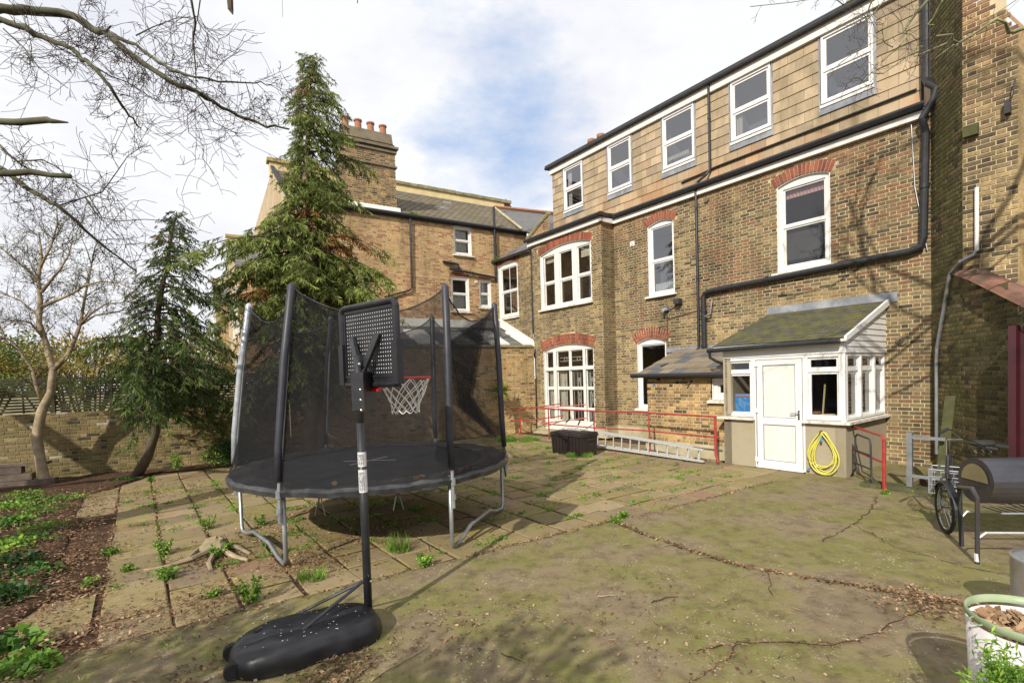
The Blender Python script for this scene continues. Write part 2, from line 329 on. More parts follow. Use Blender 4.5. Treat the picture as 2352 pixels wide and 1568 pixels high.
def mat_roof(name, stops, moss=(.12, .11, .03), amt=.6, ms=2.5):
    m, t, b = newmat(name); base = ramp(t, tonef(t), stops)
    col = mixc(t, mrange(t, noisef(t, ms, 7, .7), .42, .62, 0, amt), base, moss)
    t.links.new(col, b.inputs['Base Color']); b.inputs['Roughness'].default_value = .75; bump(t, b, noisef(t, 40, 4), .4, .005); return m
M['slate'] = mat_roof('grey slate', [(0, (.09, .095, .105)), (1, (.17, .17, .18))], (.20, .17, .10), .4)
M['slateb'] = mat_roof('brown slate', [(0, (.13, .105, .075)), (1, (.20, .165, .12))], (.16, .14, .06), .6)
M['slatem'] = mat_roof('mossy slate', [(0, (.05, .05, .043)), (1, (.09, .085, .062))], (.12, .115, .022), .9, 4)
M['slatet'] = mat_roof('patchy stone slate', [(0, (.10, .11, .125)), (.2, (.11, .12, .13)), (.25, (.20, .16, .115)), (1, (.26, .215, .155))], (.10, .08, .05), .4)
def mat_slab(name, stops, moss, amt):
    m, t, b = newmat(name); base = ramp(t, tonef(t), stops)
    col = mixc(t, mrange(t, noisef(t, 1.1, 7, .65), .38, .62, 0, amt), base, moss)
    col = mixc(t, mrange(t, noisef(t, 7, 6, .7), .52, .72, 0, .55), col, (.10, .065, .045))
    sp = nn(t, 'ShaderNodeTexVoronoi', i_Scale=26.); t.links.new(pos(t), sp.inputs['Vector'])
    col = mixc(t, mth(t, 'MULTIPLY', mrange(t, sp.outputs['Distance'], .16, .09), mrange(t, noisef(t, 4, 2), .5, .6)), col, (.42, .38, .28))
    t.links.new(col, b.inputs['Base Color']); b.inputs['Roughness'].default_value = .93; b.inputs['Specular IOR Level'].default_value = .2
    bump(t, b, noisef(t, 25, 6, .7), .5, .01); return m
M['slab'] = mat_slab('mossy paving', [(0, (.20, .15, .10)), (.5, (.265, .20, .125)), (.9, (.33, .255, .155)), (1, (.24, .14, .10))], (.235, .20, .068), .8)
M['slabred'] = mat_slab('red quarry slab', [(0, (.22, .10, .075)), (1, (.26, .12, .09))], (.17, .15, .06), .5)
def mat_conc():
    m, t, b = newmat('old mossy concrete')
    col = ramp(t, noisef(t, .9, 7, .68), [(.3, (.17, .128, .082)), (.43, (.235, .185, .112)), (.51, (.215, .188, .082)), (.59, (.18, .172, .055)), (.72, (.29, .235, .145))])
    col = mixc(t, mrange(t, noisef(t, 5, 8, .75), .47, .66, 0, .75), col, (.095, .07, .045))
    col = mixc(t, mrange(t, noisef(t, 1.7, 5, .6), .55, .74, 0, .45), col, (.27, .215, .13))
    for s_, lo, hi, c_ in ((22., .24, .12, (.55, .49, .38)), (42., .3, .14, (.48, .42, .30)), (30., .2, .09, (.09, .055, .04))):
        v = nn(t, 'ShaderNodeTexVoronoi', i_Scale=s_); t.links.new(pos(t), v.inputs['Vector'])
        col = mixc(t, mth(t, 'MULTIPLY', mrange(t, v.outputs['Distance'], lo, hi), mrange(t, noisef(t, s_ / 11, 4), .53, .66)), col, c_)
    t.links.new(col, b.inputs['Base Color']); b.inputs['Roughness'].default_value = .94; b.inputs['Specular IOR Level'].default_value = .2
    bump(t, b, noisef(t, 45, 6, .75), .7, .012); return m
M['concrete'] = mat_conc()
def mat_soil():
    m, t, b = newmat('soil'); col = ramp(t, noisef(t, 14, 7, .75), [(.3, (.045, .028, .018)), (.5, (.10, .06, .038)), (.66, (.17, .10, .06)), (.75, (.27, .18, .11))])
    t.links.new(col, b.inputs['Base Color']); b.inputs['Roughness'].default_value = 1; b.inputs['Specular IOR Level'].default_value = .1; bump(t, b, noisef(t, 22, 8, .8), 1, .05); return m
M['soil'] = mat_soil()
# ------------------------------------------------------------ masonry builders
def brick_mesh(name, w_, h_, mat, depth=.006):
    mb = MB(); a, b, k = w_ / 2, h_ / 2, .004
    mb.add([(-a, 0, -b), (a, 0, -b), (a, 0, b), (-a, 0, b), (-a + k, depth, -b + k), (a - k, depth, -b + k), (a - k, depth, b - k), (-a + k, depth, b - k)],
           [(4, 5, 6, 7), (0, 1, 5, 4), (1, 2, 6, 5), (2, 3, 7, 6), (3, 0, 4, 7)])
    return rawmesh(name, mb, mat)
def arc_z(a, x):
    xc, hw, zs, rise = a[:4]; Rr = (hw * hw + rise * rise) / (2 * rise); dx = min(abs(x - xc), hw * 1.15)
    return zs + rise - Rr + math.sqrt(max(0, Rr * Rr - dx * dx))
class Bricks:
    def __init__(s, parent, mat, mort, course=.075, nind=300, depth=.007):
        s.parent, s.mat, s.mort, s.c, s.n, s.d = parent, mat, mort, course, nind, depth; s.L = []; s.back = MB()
    def wall(s, F, x0, x1, z0, z1, holes=(), arches=(), clip=None, off=0., zb=None, back=True, tone=None, L=.215, Hd=.1025, gap=.0125):
        rr = random.Random(int(x0 * 100 + z0 * 10 + 5)); c = s.c; per = L + Hd + 2 * gap; row = 0
        z = z0 if zb is None else zb
        i0 = int(math.floor(z / c)) if zb is None else 0
        while z < z1 - .02:
            zt = min(z + c - gap, z1); x = x0 - per + ((row % 2) * (L / 2 + gap + Hd / 2)) + off + rr.uniform(-.01, .01); st = True
            while x < x1:
                wd = L if st else Hd; xa, xb = max(x, x0), min(x + wd + rr.uniform(-.004, .004), x1); x += wd + gap; st = not st
                if xb - xa < .025: continue
                segs = [(xa, xb)]; zc = (z + zt) / 2
                for (ha, hb, h0, h1) in holes:
                    if zt > h0 + .015 and z < h1 - .015:
                        ns = []
                        for a, b in segs:
                            if a < ha: ns.append((a, min(b, ha)))
                            if b > hb: ns.append((max(a, hb), b))
                        segs = ns
                for a, b in segs:
                    if b - a < .025: continue
                    xc = (a + b) / 2; bad = False
                    for A in arches:
                        if abs(xc - A[0]) < A[1] + .07 and A[2] - .02 < zc < arc_z(A, xc) + A[4] + .01: bad = True
                    if bad or (clip and not clip(xc, zc)): continue
                    t = tone(xc, zc, rr) if tone else rr.random()
                    if t is None: continue
                    s.L.append((F, a, b, z, zt, max(.001, min(.999, t)), abs(b - a - wd) < .006 and zt - z > c - gap - .002, st))
            z += c; row += 1
        if back:
            xs = sorted({x0, x1, *[q for h in holes for q in h[:2] if x0 < q < x1]}); zs = sorted({z0, z1, *[q for h in holes for q in h[2:] if z0 < q < z1]})
            for a, b in zip(xs, xs[1:]):
                for u, v in zip(zs, zs[1:]):
                    xm, zm = (a + b) / 2, (u + v) / 2
                    if any(h[0] < xm < h[1] and h[2] < zm < h[3] for h in holes): continue
                    if clip:
                        n = 10; 
                        for i in range(n):
                            for j in range(n):
                                p, q = a + (b - a) * (i + .5) / n, u + (v - u) * (j + .5) / n
                                if clip(p, q): s.back.quad(F.p(a + (b - a) * i / n, 0, u + (v - u) * j / n), F.p(a + (b - a) * (i + 1) / n, 0, u + (v - u) * j / n), F.p(a + (b - a) * (i + 1) / n, 0, u + (v - u) * (j + 1) / n), F.p(a + (b - a) * i / n, 0, u + (v - u) * (j + 1) / n))
                    else: s.back.quad(F.p(a, 0, u), F.p(b, 0, u), F.p(b, 0, v), F.p(a, 0, v))
    def finish(s, wname='wall', name='brick'):
        if s.back.f: s.back.build(wname, s.mort, s.parent)
        ms = {True: brick_mesh('brick_stretcher', .215, s.c - .0125, s.mat, s.d), False: brick_mesh('brick_header', .1025, s.c - .0125, s.mat, s.d)}
        sc = []
        for i, (F, a, b, z, zt, t, full, st) in enumerate(s.L):
            if not full: continue
            p = F.p((a + b) / 2, 0, (z + zt) / 2); px, py, w_ = proj(p)
            if w_ > 0 and 5 < px < 2347 and 5 < py < 1563: sc.append((w_ * (1.3 if b - a < .15 else 1.), i))
        sc.sort(); ind = {i for _, i in sc[:s.n]}
        mb = MB(); rr = random.Random(3)
        for i, (F, a, b, z, zt, t, full, st) in enumerate(s.L):
            if i in ind:
                rz = math.atan2(F.x[1], F.x[0])
                o = inst(name, ms[b - a > .15], s.parent, F.p((a + b) / 2, rr.uniform(-.001, .002), (z + zt) / 2), rz, t)
                if (F.x[0] * F.y[1] - F.x[1] * F.y[0]) < 0: o.rotation_euler = (0, 0, rz + math.pi)
            else:
                k, d = .004, s.d + rr.uniform(-.002, .002)
                mb.add([F.p(a, 0, z), F.p(b, 0, z), F.p(b, 0, zt), F.p(a, 0, zt), F.p(a + k, d, z + k), F.p(b - k, d, z + k), F.p(b - k, d, zt - k), F.p(a + k, d, zt - k)],
                       [(4, 5, 6, 7), (0, 1, 5, 4), (1, 2, 6, 5), (2, 3, 7, 6), (3, 0, 4, 7)], t)
        if mb.f: mb.build('brickwork', s.mat, s.parent, kind='stuff')
def frot(F, ang=0.):
    """euler for an object whose local x,y,z are the frame's, turned by ang in the wall plane"""
    c, s_ = math.cos(ang), math.sin(ang); X = F.x * c + ZU * s_; Z = -F.x * s_ + ZU * c; Y = np.cross(Z, X)
    return Matrix(((X[0], Y[0], Z[0]), (X[1], Y[1], Z[1]), (X[2], Y[2], Z[2]))).to_euler()
VM = {}
def arch(parent, F, A, rings=1, mat=None):
    xc, hw, zs, rise, h = A; Rr = (hw * hw + rise * rise) / (2 * rise); cz = zs + rise - Rr; th = math.asin(min(1, (hw + .03) / Rr)); n = int(2 * th * (Rr + h * .3) / .076); mat = mat or M['arch']
    mb = MB()
    for i in range(n):
        a0, a1 = -th + 2 * th * i / n, -th + 2 * th * (i + 1) / n
        q = [F.p(xc + math.sin(t) * r, .003, cz + math.cos(t) * r) for r, t in ((Rr, a0), (Rr, a1), (Rr + h, a1), (Rr + h, a0))]; mb.quad(*q)
    mb.build('arch_mortar', M['mortar_o'], parent)
    w_ = 2 * th * Rr / n - .009
    def get(hh):
        k = (round(w_, 3), round(hh, 3), mat.name)
        if k not in VM:
            m = MB(); a, b = w_ / 2, hh / 2; e_ = (hh * w_ / Rr) / 2 * .8
            ys = .015 if F.x[0] * F.y[1] - F.x[1] * F.y[0] > 0 else -.015
            m.add([(-a, 0, -b), (a, 0, -b), (a + e_, 0, b), (-a - e_, 0, b), (-a + .003, ys, -b + .003), (a - .003, ys, -b + .003), (a + e_ - .003, ys, b - .003), (-a - e_ + .003, ys, b - .003)], [(4, 5, 6, 7), (0, 1, 5, 4), (1, 2, 6, 5), (2, 3, 7, 6), (3, 0, 4, 7)]); VM[k] = rawmesh('arch_brick', m, mat)
        return VM[k]
    for i in range(n):
        t = -th + 2 * th * (i + .5) / n
        parts = [(0, h)] if rings == 1 else ([(0, h * .66), (h * .68, h)] if i % 2 else [(0, h * .32), (h * .34, h)])
        for r0, r1 in parts:
            r = Rr + (r0 + r1) / 2; inst('arch_brick', get(r1 - r0 - .006), parent, F.p(xc + math.sin(t) * r, .002, cz + math.cos(t) * r), rot=frot(F, -t), tone=R.random())
def window(parent, F, x0, x1, z0, z1, rise=0., lights=None, zm=None, bars=0, mat='white', ft=.075, rec=.09, sill=.1, sillx=.07, glass='glass', curt=(), room='room', head=None, sf=.035, name='window', roomd=.9, zf=0):
    mb = MB(); A = ((x0 + x1) / 2, (x1 - x0) / 2, z1, max(rise, .001))
    for a, b in ((x0, x0 + .02), (x1 - .02, x1)): mb.box(F, a, b, -rec - .06, -.004, z0, z1)
    mb.box(F, x0 + .02, x1 - .02, -rec - .06, -.03, z0, z0 + .02)
    yf = -rec + .03
    mb.box(F, x0 + .02, x0 + ft, -rec - .05, yf, z0 + .02, z1); mb.box(F, x1 - ft, x1 - .02, -rec - .05, yf, z0 + .02, z1)
    hz = z1 - (ft * .6 if rise else ft)
    mb.box(F, x0 + ft, x1 - ft, -rec - .05, yf, hz, z1); mb.box(F, x0 + ft, x1 - ft, -rec - .05, yf, z0 + .02, z0 + ft)
    if rise:
        n = 12
        for i in range(n):
            a, b = x0 + (x1 - x0) * i / n, x0 + (x1 - x0) * (i + 1) / n; za, zb_ = arc_z(A, a), arc_z(A, b)
            mb.quad(F.p(a, yf, z1), F.p(b, yf, z1), F.p(b, yf, zb_ + .002), F.p(a, yf, za + .002))
            mb.quad(F.p(a, yf, za - .012), F.p(b, yf, zb_ - .012), F.p(b, -.004, zb_ - .012), F.p(a, -.004, za - .012))
            mb.quad(F.p(a, -.004, za - .012), F.p(b, -.004, zb_ - .012), F.p(b, -.004, zb_ + .004), F.p(a, -.004, za + .004))
    else: mb.box(F, x0 + .02, x1 - .02, -rec - .06, -.004, z1, z1 + .002)
    ll = lights or [(x0 + ft, x1 - ft)]
    for (a, b), (c, d) in zip(ll, ll[1:]): mb.box(F, b, c, -rec - .05, yf + .012, z0 + ft, hz)
    win = mb.build(name, M[mat], parent)
    if True:
        sm = MB(); sb = MB()
        for li, (a, b) in enumerate(ll):
            zz = zm[li] if isinstance(zm, (list, tuple)) and zm and isinstance(zm[0], (list, tuple)) else zm
            rails = [z0 + ft] + (list(zz) if isinstance(zz, (list, tuple)) else ([zz] if zz else [])) + [hz]
            for k in range(len(rails) - 1):
                r0, r1 = rails[k] + (.022 if k else 0), rails[k + 1] - (.022 if k < len(rails) - 2 else 0)
                y = -rec - (.02 if k == 0 else 0)
                if len(rails) == 2: y = -rec
                sm.box(F, a, a + sf, y - .03, y, r0, r1); sm.box(F, b - sf, b, y - .03, y, r0, r1); sm.box(F, a + sf, b - sf, y - .03, y, r0, r0 + sf); sm.box(F, a + sf, b - sf, y - .03, y, r1 - sf, r1)
                for q in range(bars):
                    xb = a + sf + (b - a - 2 * sf) * (q + 1) / (bars + 1); sm.box(F, xb - .011, xb + .011, y - .028, y - .004, r0 + sf, r1 - sf)
                g = MB(); gq = [F.p(a + sf, y - .015, r0 + sf), F.p(b - sf, y - .015, r0 + sf), F.p(b - sf, y - .015, r1 - sf), F.p(a + sf, y - .015, r1 - sf)]; gq = gq if np.cross(F.x, ZU) @ F.y > 0 else gq[::-1]; g.quad(*gq); g.build('pane', M[glass], win)
            for r_ in rails[1:-1]: sm.box(F, a, b, -rec - .045, -rec + .004, r_ - .022, r_ + .022)
        sm.build('sash', M[mat], win)
    if sill:
        s_ = MB(); s_.hexa([F.p(x0 - sillx, -rec, z0 - .075), F.p(x1 + sillx, -rec, z0 - .075), F.p(x1 + sillx, sill, z0 - .075), F.p(x0 - sillx, sill, z0 - .075), F.p(x0 - sillx, -rec, z0 + .004), F.p(x1 + sillx, -rec, z0 + .004), F.p(x1 + sillx, sill, z0 - .022), F.p(x0 - sillx, sill, z0 - .022)])
        s_.build('sill', M['sill'] if mat != 'upvc' else M['white'], win)
    for (a, b, u, v, cm) in curt:
        c_ = MB(); n = max(3, int((b - a) / .035))
        for i in range(n): c_.quad(F.p(a + (b - a) * i / n, -rec - .10 - .02 * (i % 2), u), F.p(a + (b - a) * (i + 1) / n, -rec - .10 - .02 * ((i + 1) % 2), u), F.p(a + (b - a) * (i + 1) / n, -rec - .10 - .02 * ((i + 1) % 2), v), F.p(a + (b - a) * i / n, -rec - .10 - .02 * (i % 2), v))
        c_.build('curtain', M[cm], win)
    if roomd:
        rm = MB(); y0, y1 = -rec - .065, -rec - roomd; xa, xb, za, zb_ = x0 - .3 * (name == 'window'), x1 + .3 * (name == 'window'), z0, z1
        rm.quad(F.p(xa, y1, za), F.p(xb, y1, za), F.p(xb, y1, zb_), F.p(xa, y1, zb_))
        rm.quad(F.p(xa, y0, za), F.p(xa, y1, za), F.p(xa, y1, zb_), F.p(xa, y0, zb_)); rm.quad(F.p(xb, y0, za), F.p(xb, y1, za), F.p(xb, y1, zb_), F.p(xb, y0, zb_))
        rm.quad(F.p(xa, y0, za), F.p(xb, y0, za), F.p(xb, y1, za), F.p(xa, y1, za)); rm.quad(F.p(xa, y0, zb_), F.p(xb, y0, zb_), F.p(xb, y1, zb_), F.p(xa, y1, zb_))
        rm.build('room_lining', M[room], win)
    return win
def pipe(parent, name, pts, r=.035, mat='black', collars=(), n=10):
    mb = MB(); mb.tube(pts, r, n)
    pts = [np.asarray(p) for p in pts]
    for i, t in collars:
        a, b = pts[i], pts[i + 1]; c = a + (b - a) * t; d = (b - a) / np.linalg.norm(b - a); mb.tube([c - d * .04, c + d * .04], r * 1.25, n)
    return mb.build(name, M[mat], parent, smooth=False)
def patch(parent, name, F, x0, x1, y0, y1, z0, z1, mat): mb = MB(); mb.box(F, x0, x1, y0, y1, z0, z1); return mb.build(name, M[mat], parent)

NP_, NE, NB, NA, NC, NT = 9.7, 10.0, 11.7, 11.15, 12.0, 11.85
def FD1(n, u=0.): return Fr(D2 * n + D1 * u, D1, -D2)
FB, FA, FC, FT, FE, FP = FD1(NB), FD1(NA), FD1(NC), FD1(NT), FD1(NE), FD1(NP_)
FRet = Fr(D1 * 10.2 + D2 * NA, D2, -D1)

# ------------------------------------------------------------ main brick house
H = thing('brick_house', 'long yellow brick house with a tile-hung top floor of five white windows', 'house', D1 * 6 + D2 * NB)
br = Bricks(H, M['brick_main'], M['mortar'])
aw1 = (8.525, .425, 6.0, .10, .23); aw2 = (8.91, .50, 2.77, .13, .32); aw3 = (4.86, .54, 5.98, .11, .24)
abu = (11.81, 1.19, 5.98, .17, .23); afd = (11.79, 1.17, 2.76, .17, .33); ac = (15.97, .645, 6.36, .15, .27)
def tone_b(x, z, r):
    # burnt bricks gather in drifts along the wall, paler repaired brick low down
    q = noise.noise(Vector((x * .8, z * .8, 3.))) * .5 + r.random(); q += .14 if z > 3.3 else -.12
    if x < 3.35 and z < 5: q += .22  # sooty bricks right of the porch, the shade there painted into their tone
    if x < 7.2 and z > 3.6: q += .16 * noise.noise(Vector((x * 1.6, z * .35, 7.))) + .10
    if 3.55 > z > 3.1 and 3.2 < x < 5.6: q -= .5
    return q
hB = [(8.10, 8.95, 4.08, 6.10), (8.41, 9.41, .9, 2.90), (4.32, 5.40, 4.09, 6.09)]
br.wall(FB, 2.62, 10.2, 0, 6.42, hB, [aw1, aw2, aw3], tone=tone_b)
br.wall(FRet, 0, NB - NA, 0, 6.42, tone=lambda x, z, r: .35 + r.random() * .5)
br.wall(FA, 10.2, 13.42, 0, 6.42, [(10.62, 13.0, 4.17, 6.15), (10.62, 12.96, .12, 2.93)], [abu, afd], tone=lambda x, z, r: r.random() * .85 + (.2 if z > 5 else 0))
br.wall(FC, 13.6, 16.75, 2.6, 6.62, [(15.33, 16.62, 4.3, 6.51)], [ac], tone=lambda x, z, r: r.random())
# raking parapet left of the tile-hung storey
FPar = FD1(NA + .12)
br.wall(FPar, 12.6, 13.75, 6.4, 7.75, clip=lambda x, z: z < 6.72 + (13.75 - x) * .5)
br.finish()
for A, rg in ((aw1, 1), (aw2, 2), (aw3, 1)): arch(H, FB, A, rg)
arch(H, FA, abu); arch(H, FA, afd, 2); arch(H, FC, ac)
# openings
window(H, FB, 8.10, 8.95, 4.08, 6.0, .10, zm=5.03, mat='upvc', room='roomg', glass='glassd', curt=((8.2, 8.85, 4.1, 4.42, 'curtain'),))
window(H, FB, 8.41, 9.41, .9, 2.77, .13, mat='upvc', room='room', ft=.07)
window(H, FB, 4.32, 5.40, 4.09, 5.98, .11, zm=5.08, mat='white', room='room', ft=.11, curt=((4.4, 5.3, 5.72, 5.9, 'pinkb'),), sillx=.1)
window(H, FC, 15.33, 16.62, 4.3, 6.36, .15, zm=5.35, bars=1, ft=.13, room='room', curt=((15.5, 15.7, 4.4, 5.3, 'curtain'),), sill=.08)
bl = [(10.72, 11.28), (11.50, 12.10), (12.32, 12.88)]
window(H, FA, 10.62, 13.0, 4.17, 5.98, .17, lights=bl, zm=5.03, ft=.09, room='room', sillx=.05, curt=((12.35, 12.5, 4.25, 5.9, 'curtain'), (12.3, 12.9, 5.72, 5.95, 'cream'), (10.7, 11.25, 5.6, 5.9, 'cream')))
# french doors with side lights and fanlight
fd = window(H, FA, 10.62, 12.96, .12, 2.76, .17, lights=[(10.70, 11.02), (11.12, 11.72), (11.76, 12.36), (12.50, 12.88)], zm=[(1.42 - .58, 1.42 + .14, 2.08)] * 4 if False else [[.84, 1.5, 2.12], [.84, 1.5, 2.12], [.84, 1.5, 2.12], [.84, 1.5, 2.12]], ft=.06, sf=.028, name='french_door', sill=0, room='room', curt=((12.52, 12.86, .25, 2.05, 'cream'), (12.0, 12.3, .3, 2.05, 'cream')))
mb = MB()
mb.box(FA, 10.66, 12.92, -.12, -.045, .13, .46)
mb.box(FA, 11.02, 11.12, -.12, -.03, .4, 2.76); mb.box(FA, 12.36, 12.50, -.12, -.03, .4, 2.76); mb.box(FA, 10.66, 12.92, -.12, -.025, 2.09, 2.2)
mb.build('door_panel', M['white'], fd)
gr = MB()
for a, b in ((11.16, 11.7), (11.8, 12.34), (12.54, 12.86), (10.72, 11.0)):
    m_ = (a + b) / 2
    for x in (a + .03, m_ - .07, m_ + .07, b - .03): gr.tube([FA.p(x, -.17, .5), FA.p(x, -.17, 2.06)], .011, 4)
    for s_ in (-1, 1):
        gr.tube([FA.p(m_ + s_ * .02, -.17, 1.75), FA.p(m_ + s_ * .07, -.17, 1.45), FA.p(m_, -.17, 1.2), FA.p(m_ + s_ * .07, -.17, .9)], .011, 4)
        gr.tube([FA.p(m_ + s_ * (.02 + .045 * math.cos(t)), -.17, 1.78 + .045 * math.sin(t)) for t in np.linspace(-1.5, 4, 9)], .011, 4)
for s_ in (-1, 1): gr.tube([FA.p(11.74 + s_ * (.3 + .07 * math.cos(t)), -.17, 2.44 + .06 * math.sin(t)) for t in np.linspace(-1.5, 4, 9)], .011, 4)
gr.tube([FA.p(11.2, -.17, 2.38), FA.p(12.3, -.17, 2.38)], .011, 4); gr.tube([FA.p(11.2, -.17, 2.5), FA.p(12.3, -.17, 2.5)], .011, 4)
gr.build('security_grille', M['white'], fd)
patch(fd, 'coat', FA, 11.25, 11.45, -.42, -.35, .95, 1.5, 'redcloth')
patch(H, 'door_step', FA, 10.5, 13.1, .0, .45, 0, .12, 'plinth')
# plinth render
pl = MB(); pl.box(FB, 9.0, 10.2, 0, .05, 0, .34); pl.box(FRet, .0, .5, 0, .05, 0, .34); pl.box(FA, 13.0, 13.42, 0, .05, 0, .32); pl.box(FA, 10.2, 10.6, .003, .05, 0, .32); pl.build('plinth', M['plinth'], H)
# eaves
ev = MB(); ev.box(FB, 2.75, 10.2, 0, .10, 6.40, 6.53); ev.box(FRet, -.1, NB - NA, 0, .10, 6.40, 6.53); ev.box(FA, 10.1, 13.55, 0, .10, 6.40, 6.53); ev.build('white_fascia', M['white'], H)
ev = MB(); ev.tube([FB.p(2.72, .17, 6.60), FB.p(10.1, .17, 6.60), FA.p(10.05, .17, 6.60), FA.p(13.6, .17, 6.60)], .062, 8)
ev.box(FB, 2.75, 10.2, .0, .14, 6.53, 6.60); ev.box(FA, 10.1, 13.5, .0, .14, 6.53, 6.60); ev.build('gutter', M['black'], H)
sk = MB(); sk.hexa([FB.p(2.8, -.15, 6.55), FB.p(10.2, -.15, 6.55), FB.p(10.2, .13, 6.60), FB.p(2.8, .13, 6.60), FB.p(2.8, -.15, 6.80), FB.p(10.2, -.15, 6.80), FB.p(10.2, .14, 6.64), FB.p(2.8, .14, 6.64)]); 
sk.hexa([FA.p(10.1, -.7, 6.55), FA.p(13.5, -.7, 6.55), FA.p(13.5, .13, 6.60), FA.p(10.1, .13, 6.60), FA.p(10.1, -.7, 6.74), FA.p(13.5, -.7, 6.74), FA.p(13.5, .14, 6.63), FA.p(10.1, .14, 6.63)]); sk.build('mossy_ledge', M['slatem'], H)
# tile-hung storey
dw = [(11.53, 12.45), (9.55, 10.47), (7.49, 8.49), (5.54, 6.53), (3.56, 4.53)]
tb = MB(); xs = sorted([2.80, 13.02] + [q for d in dw for q in d])
for a, b in zip(xs, xs[1:]):
    isw = any(abs(a - d[0]) < .01 for d in dw)
    for u, v in ((6.6, 7.42), (7.42, 8.87)):
        if isw and u > 7: continue
        tb.quad(FT.p(a, -.01, u), FT.p(b, -.01, u), FT.p(b, -.01, v), FT.p(a, -.01, v))
tb.build('dormer_backing', M['felt'], H)
TW, TH = .335, .236
tm = MB(); a = TW / 2 - .003; tm.add([(-a, -.004, -.0), (a, -.004, 0), (a, .028, 0), (-a, .028, 0), (-a, -.004, TH + .02), (a, -.004, TH + .02), (a, .008, TH + .02), (-a, .008, TH + .02)], [(2, 3, 7, 6), (0, 1, 2, 3), (1, 2, 6, 5), (0, 3, 7, 4)])
tmesh = rawmesh('hanging_tile', tm, M['tile']); trot = frot(Fr((0, 0, 0), FT.x, FT.y))
ntile = 0; smb = MB()
for row in range(9):
    z = 6.76 + row * TH; x = 2.84 - (TW / 2 if row % 2 else 0)
    while x < 13.0:
        segs = [(max(x, 2.84), min(x + TW, 13.0))]; x += TW
        if z > 7.15:
            for (c, d) in dw:
                ns = []
                for a_, b_ in segs:
                    if a_ < c: ns.append((a_, min(b_, c)))
                    if b_ > d: ns.append((max(a_, d), b_))
                segs = ns
        for a_, b_ in segs:
            if b_ - a_ < .04: continue
            j = R.uniform(-.003, .003)
            if ntile < 298: inst('hanging_tile', tmesh, H, FT.p((a_ + b_) / 2, R.uniform(0, .004), z + j), rot=trot, tone=R.random(), scale=((b_ - a_) / TW, 1, 1)); ntile += 1
for k, (a, b) in enumerate(dw):
    cu = [((b - .30, b - .1, 7.5, 8.8, 'curtain'),), (), ((a + .25, b - .1, 7.7, 7.8, 'cream'),), ((b - .25, b - .1, 7.55, 8.2, 'cream'),), ()][k]
    wn = window(H, FT, a, b, 7.45, 8.87, zm=8.14, mat='upvc', rec=-.01, ft=.06, sill=.06, sillx=.0, glass='glassd', room='roomg', curt=cu, name='dormer_window', sf=.05)
    mb = MB(); mb.hexa([FT.p(a - .03, .03, 7.24), FT.p(b + .03, .03, 7.24), FT.p(b + .03, .045, 7.24), FT.p(a - .03, .045, 7.24), FT.p(a - .03, .03, 7.38), FT.p(b + .03, .03, 7.38), FT.p(b + .03, .04, 7.38), FT.p(a - .03, .04, 7.38)]); mb.box(FT, a - .03, a, .02, .034, 7.38, 8.87); mb.box(FT, b, b + .03, .02, .034, 7.38, 8.87); mb.build('lead_apron', M['lead'], wn)
ev = MB(); ev.box(FT, 2.78, 13.08, -.02, .09, 8.87, 9.07); ev.build('white_fascia', M['white'], H)
ev = MB(); ev.box(FT, 2.70, 13.22, -9, .16, 9.12, 9.20); ev.box(FT, 2.72, 13.2, -8.9, .12, 9.07, 9.12); ev.tube([FT.p(2.7, .15, 9.10), FT.p(13.2, .15, 9.10)], .055, 8); ev.build('flat_roof_edge', M['felt'], H)
ev = MB(); ev.quad(FT.p(13.02, 0, 6.6), FT.p(13.02, -8, 6.6), FT.p(13.02, -8, 9.1), FT.p(13.02, 0, 9.1)); ev.quad(FT.p(2.80, 0, 6.6), FT.p(2.80, -8, 6.6), FT.p(2.80, -8, 9.1), FT.p(2.80, 0, 9.1)); ev.build('dormer_cheek', M['tile'], H)
ev = MB(); ev.quad(FB.p(2.62, 0, 0), FB.p(2.62, -8, 0), FB.p(2.62, -8, 6.6), FB.p(2.62, 0, 6.6)); ev.quad(FA.p(13.42, 0, 0), FA.p(13.42, -3, 0), FA.p(13.42, -3, 6.5), FA.p(13.42, 0, 6.5)); ev.build('end_wall', M['mortar'], H)
# slate roofs at the left end
ev = MB(); 
def slates(mb, a, b, c, d, rows, cols, th=.012, rnd=None, skip=.0):
    """a-b bottom edge, d-c top edge"""
    a, b, c, d = map(lambda q: np.asarray(q, float), (a, b, c, d)); nrm = np.cross(b - a, d - a); nrm /= np.linalg.norm(nrm); nrm *= 1 if nrm[2] > 0 else -1
    mb.quad(a - nrm * .01, b - nrm * .01, c - nrm * .01, d - nrm * .01, .3)
    for r in range(rows):
        v0, v1 = r / rows, min(1, (r + 1.15) / rows)
        k = -.5 if r % 2 else 0
        while k < cols:
            u0, u1 = max(0, k / cols) + .002, min(1, (k + 1) / cols) - .002; k += 1
            if u1 - u0 < .2 / cols: continue
            q = lambda u, v, h: a + (b - a) * u * (1 - v) + (c - d) * u * v + (d - a) * v + nrm * h
            t = R.random(); mb.hexa([q(u0, v0, 0), q(u1, v0, 0), q(u1, v1, 0), q(u0, v1, 0), q(u0, v0, th * 2), q(u1, v0, th * 2), q(u1, v1, th * .6), q(u0, v1, th * .6)], t)
slates(ev, FC.p(14.0, .12, 6.66), FC.p(16.85, .12, 6.66), FC.p(15.2, -1.1, 7.5), FC.p(14.0, -1.1, 7.5), 6, 9)
slates(ev, FC.p(12.6, -1.0, 7.2), FC.p(15.4, -1.0, 7.0), FC.p(15.2, -4.0, 9.3), FC.p(12.6, -4.0, 9.3), 10, 9)
ev.build('slate_roof', M['slate'], H)
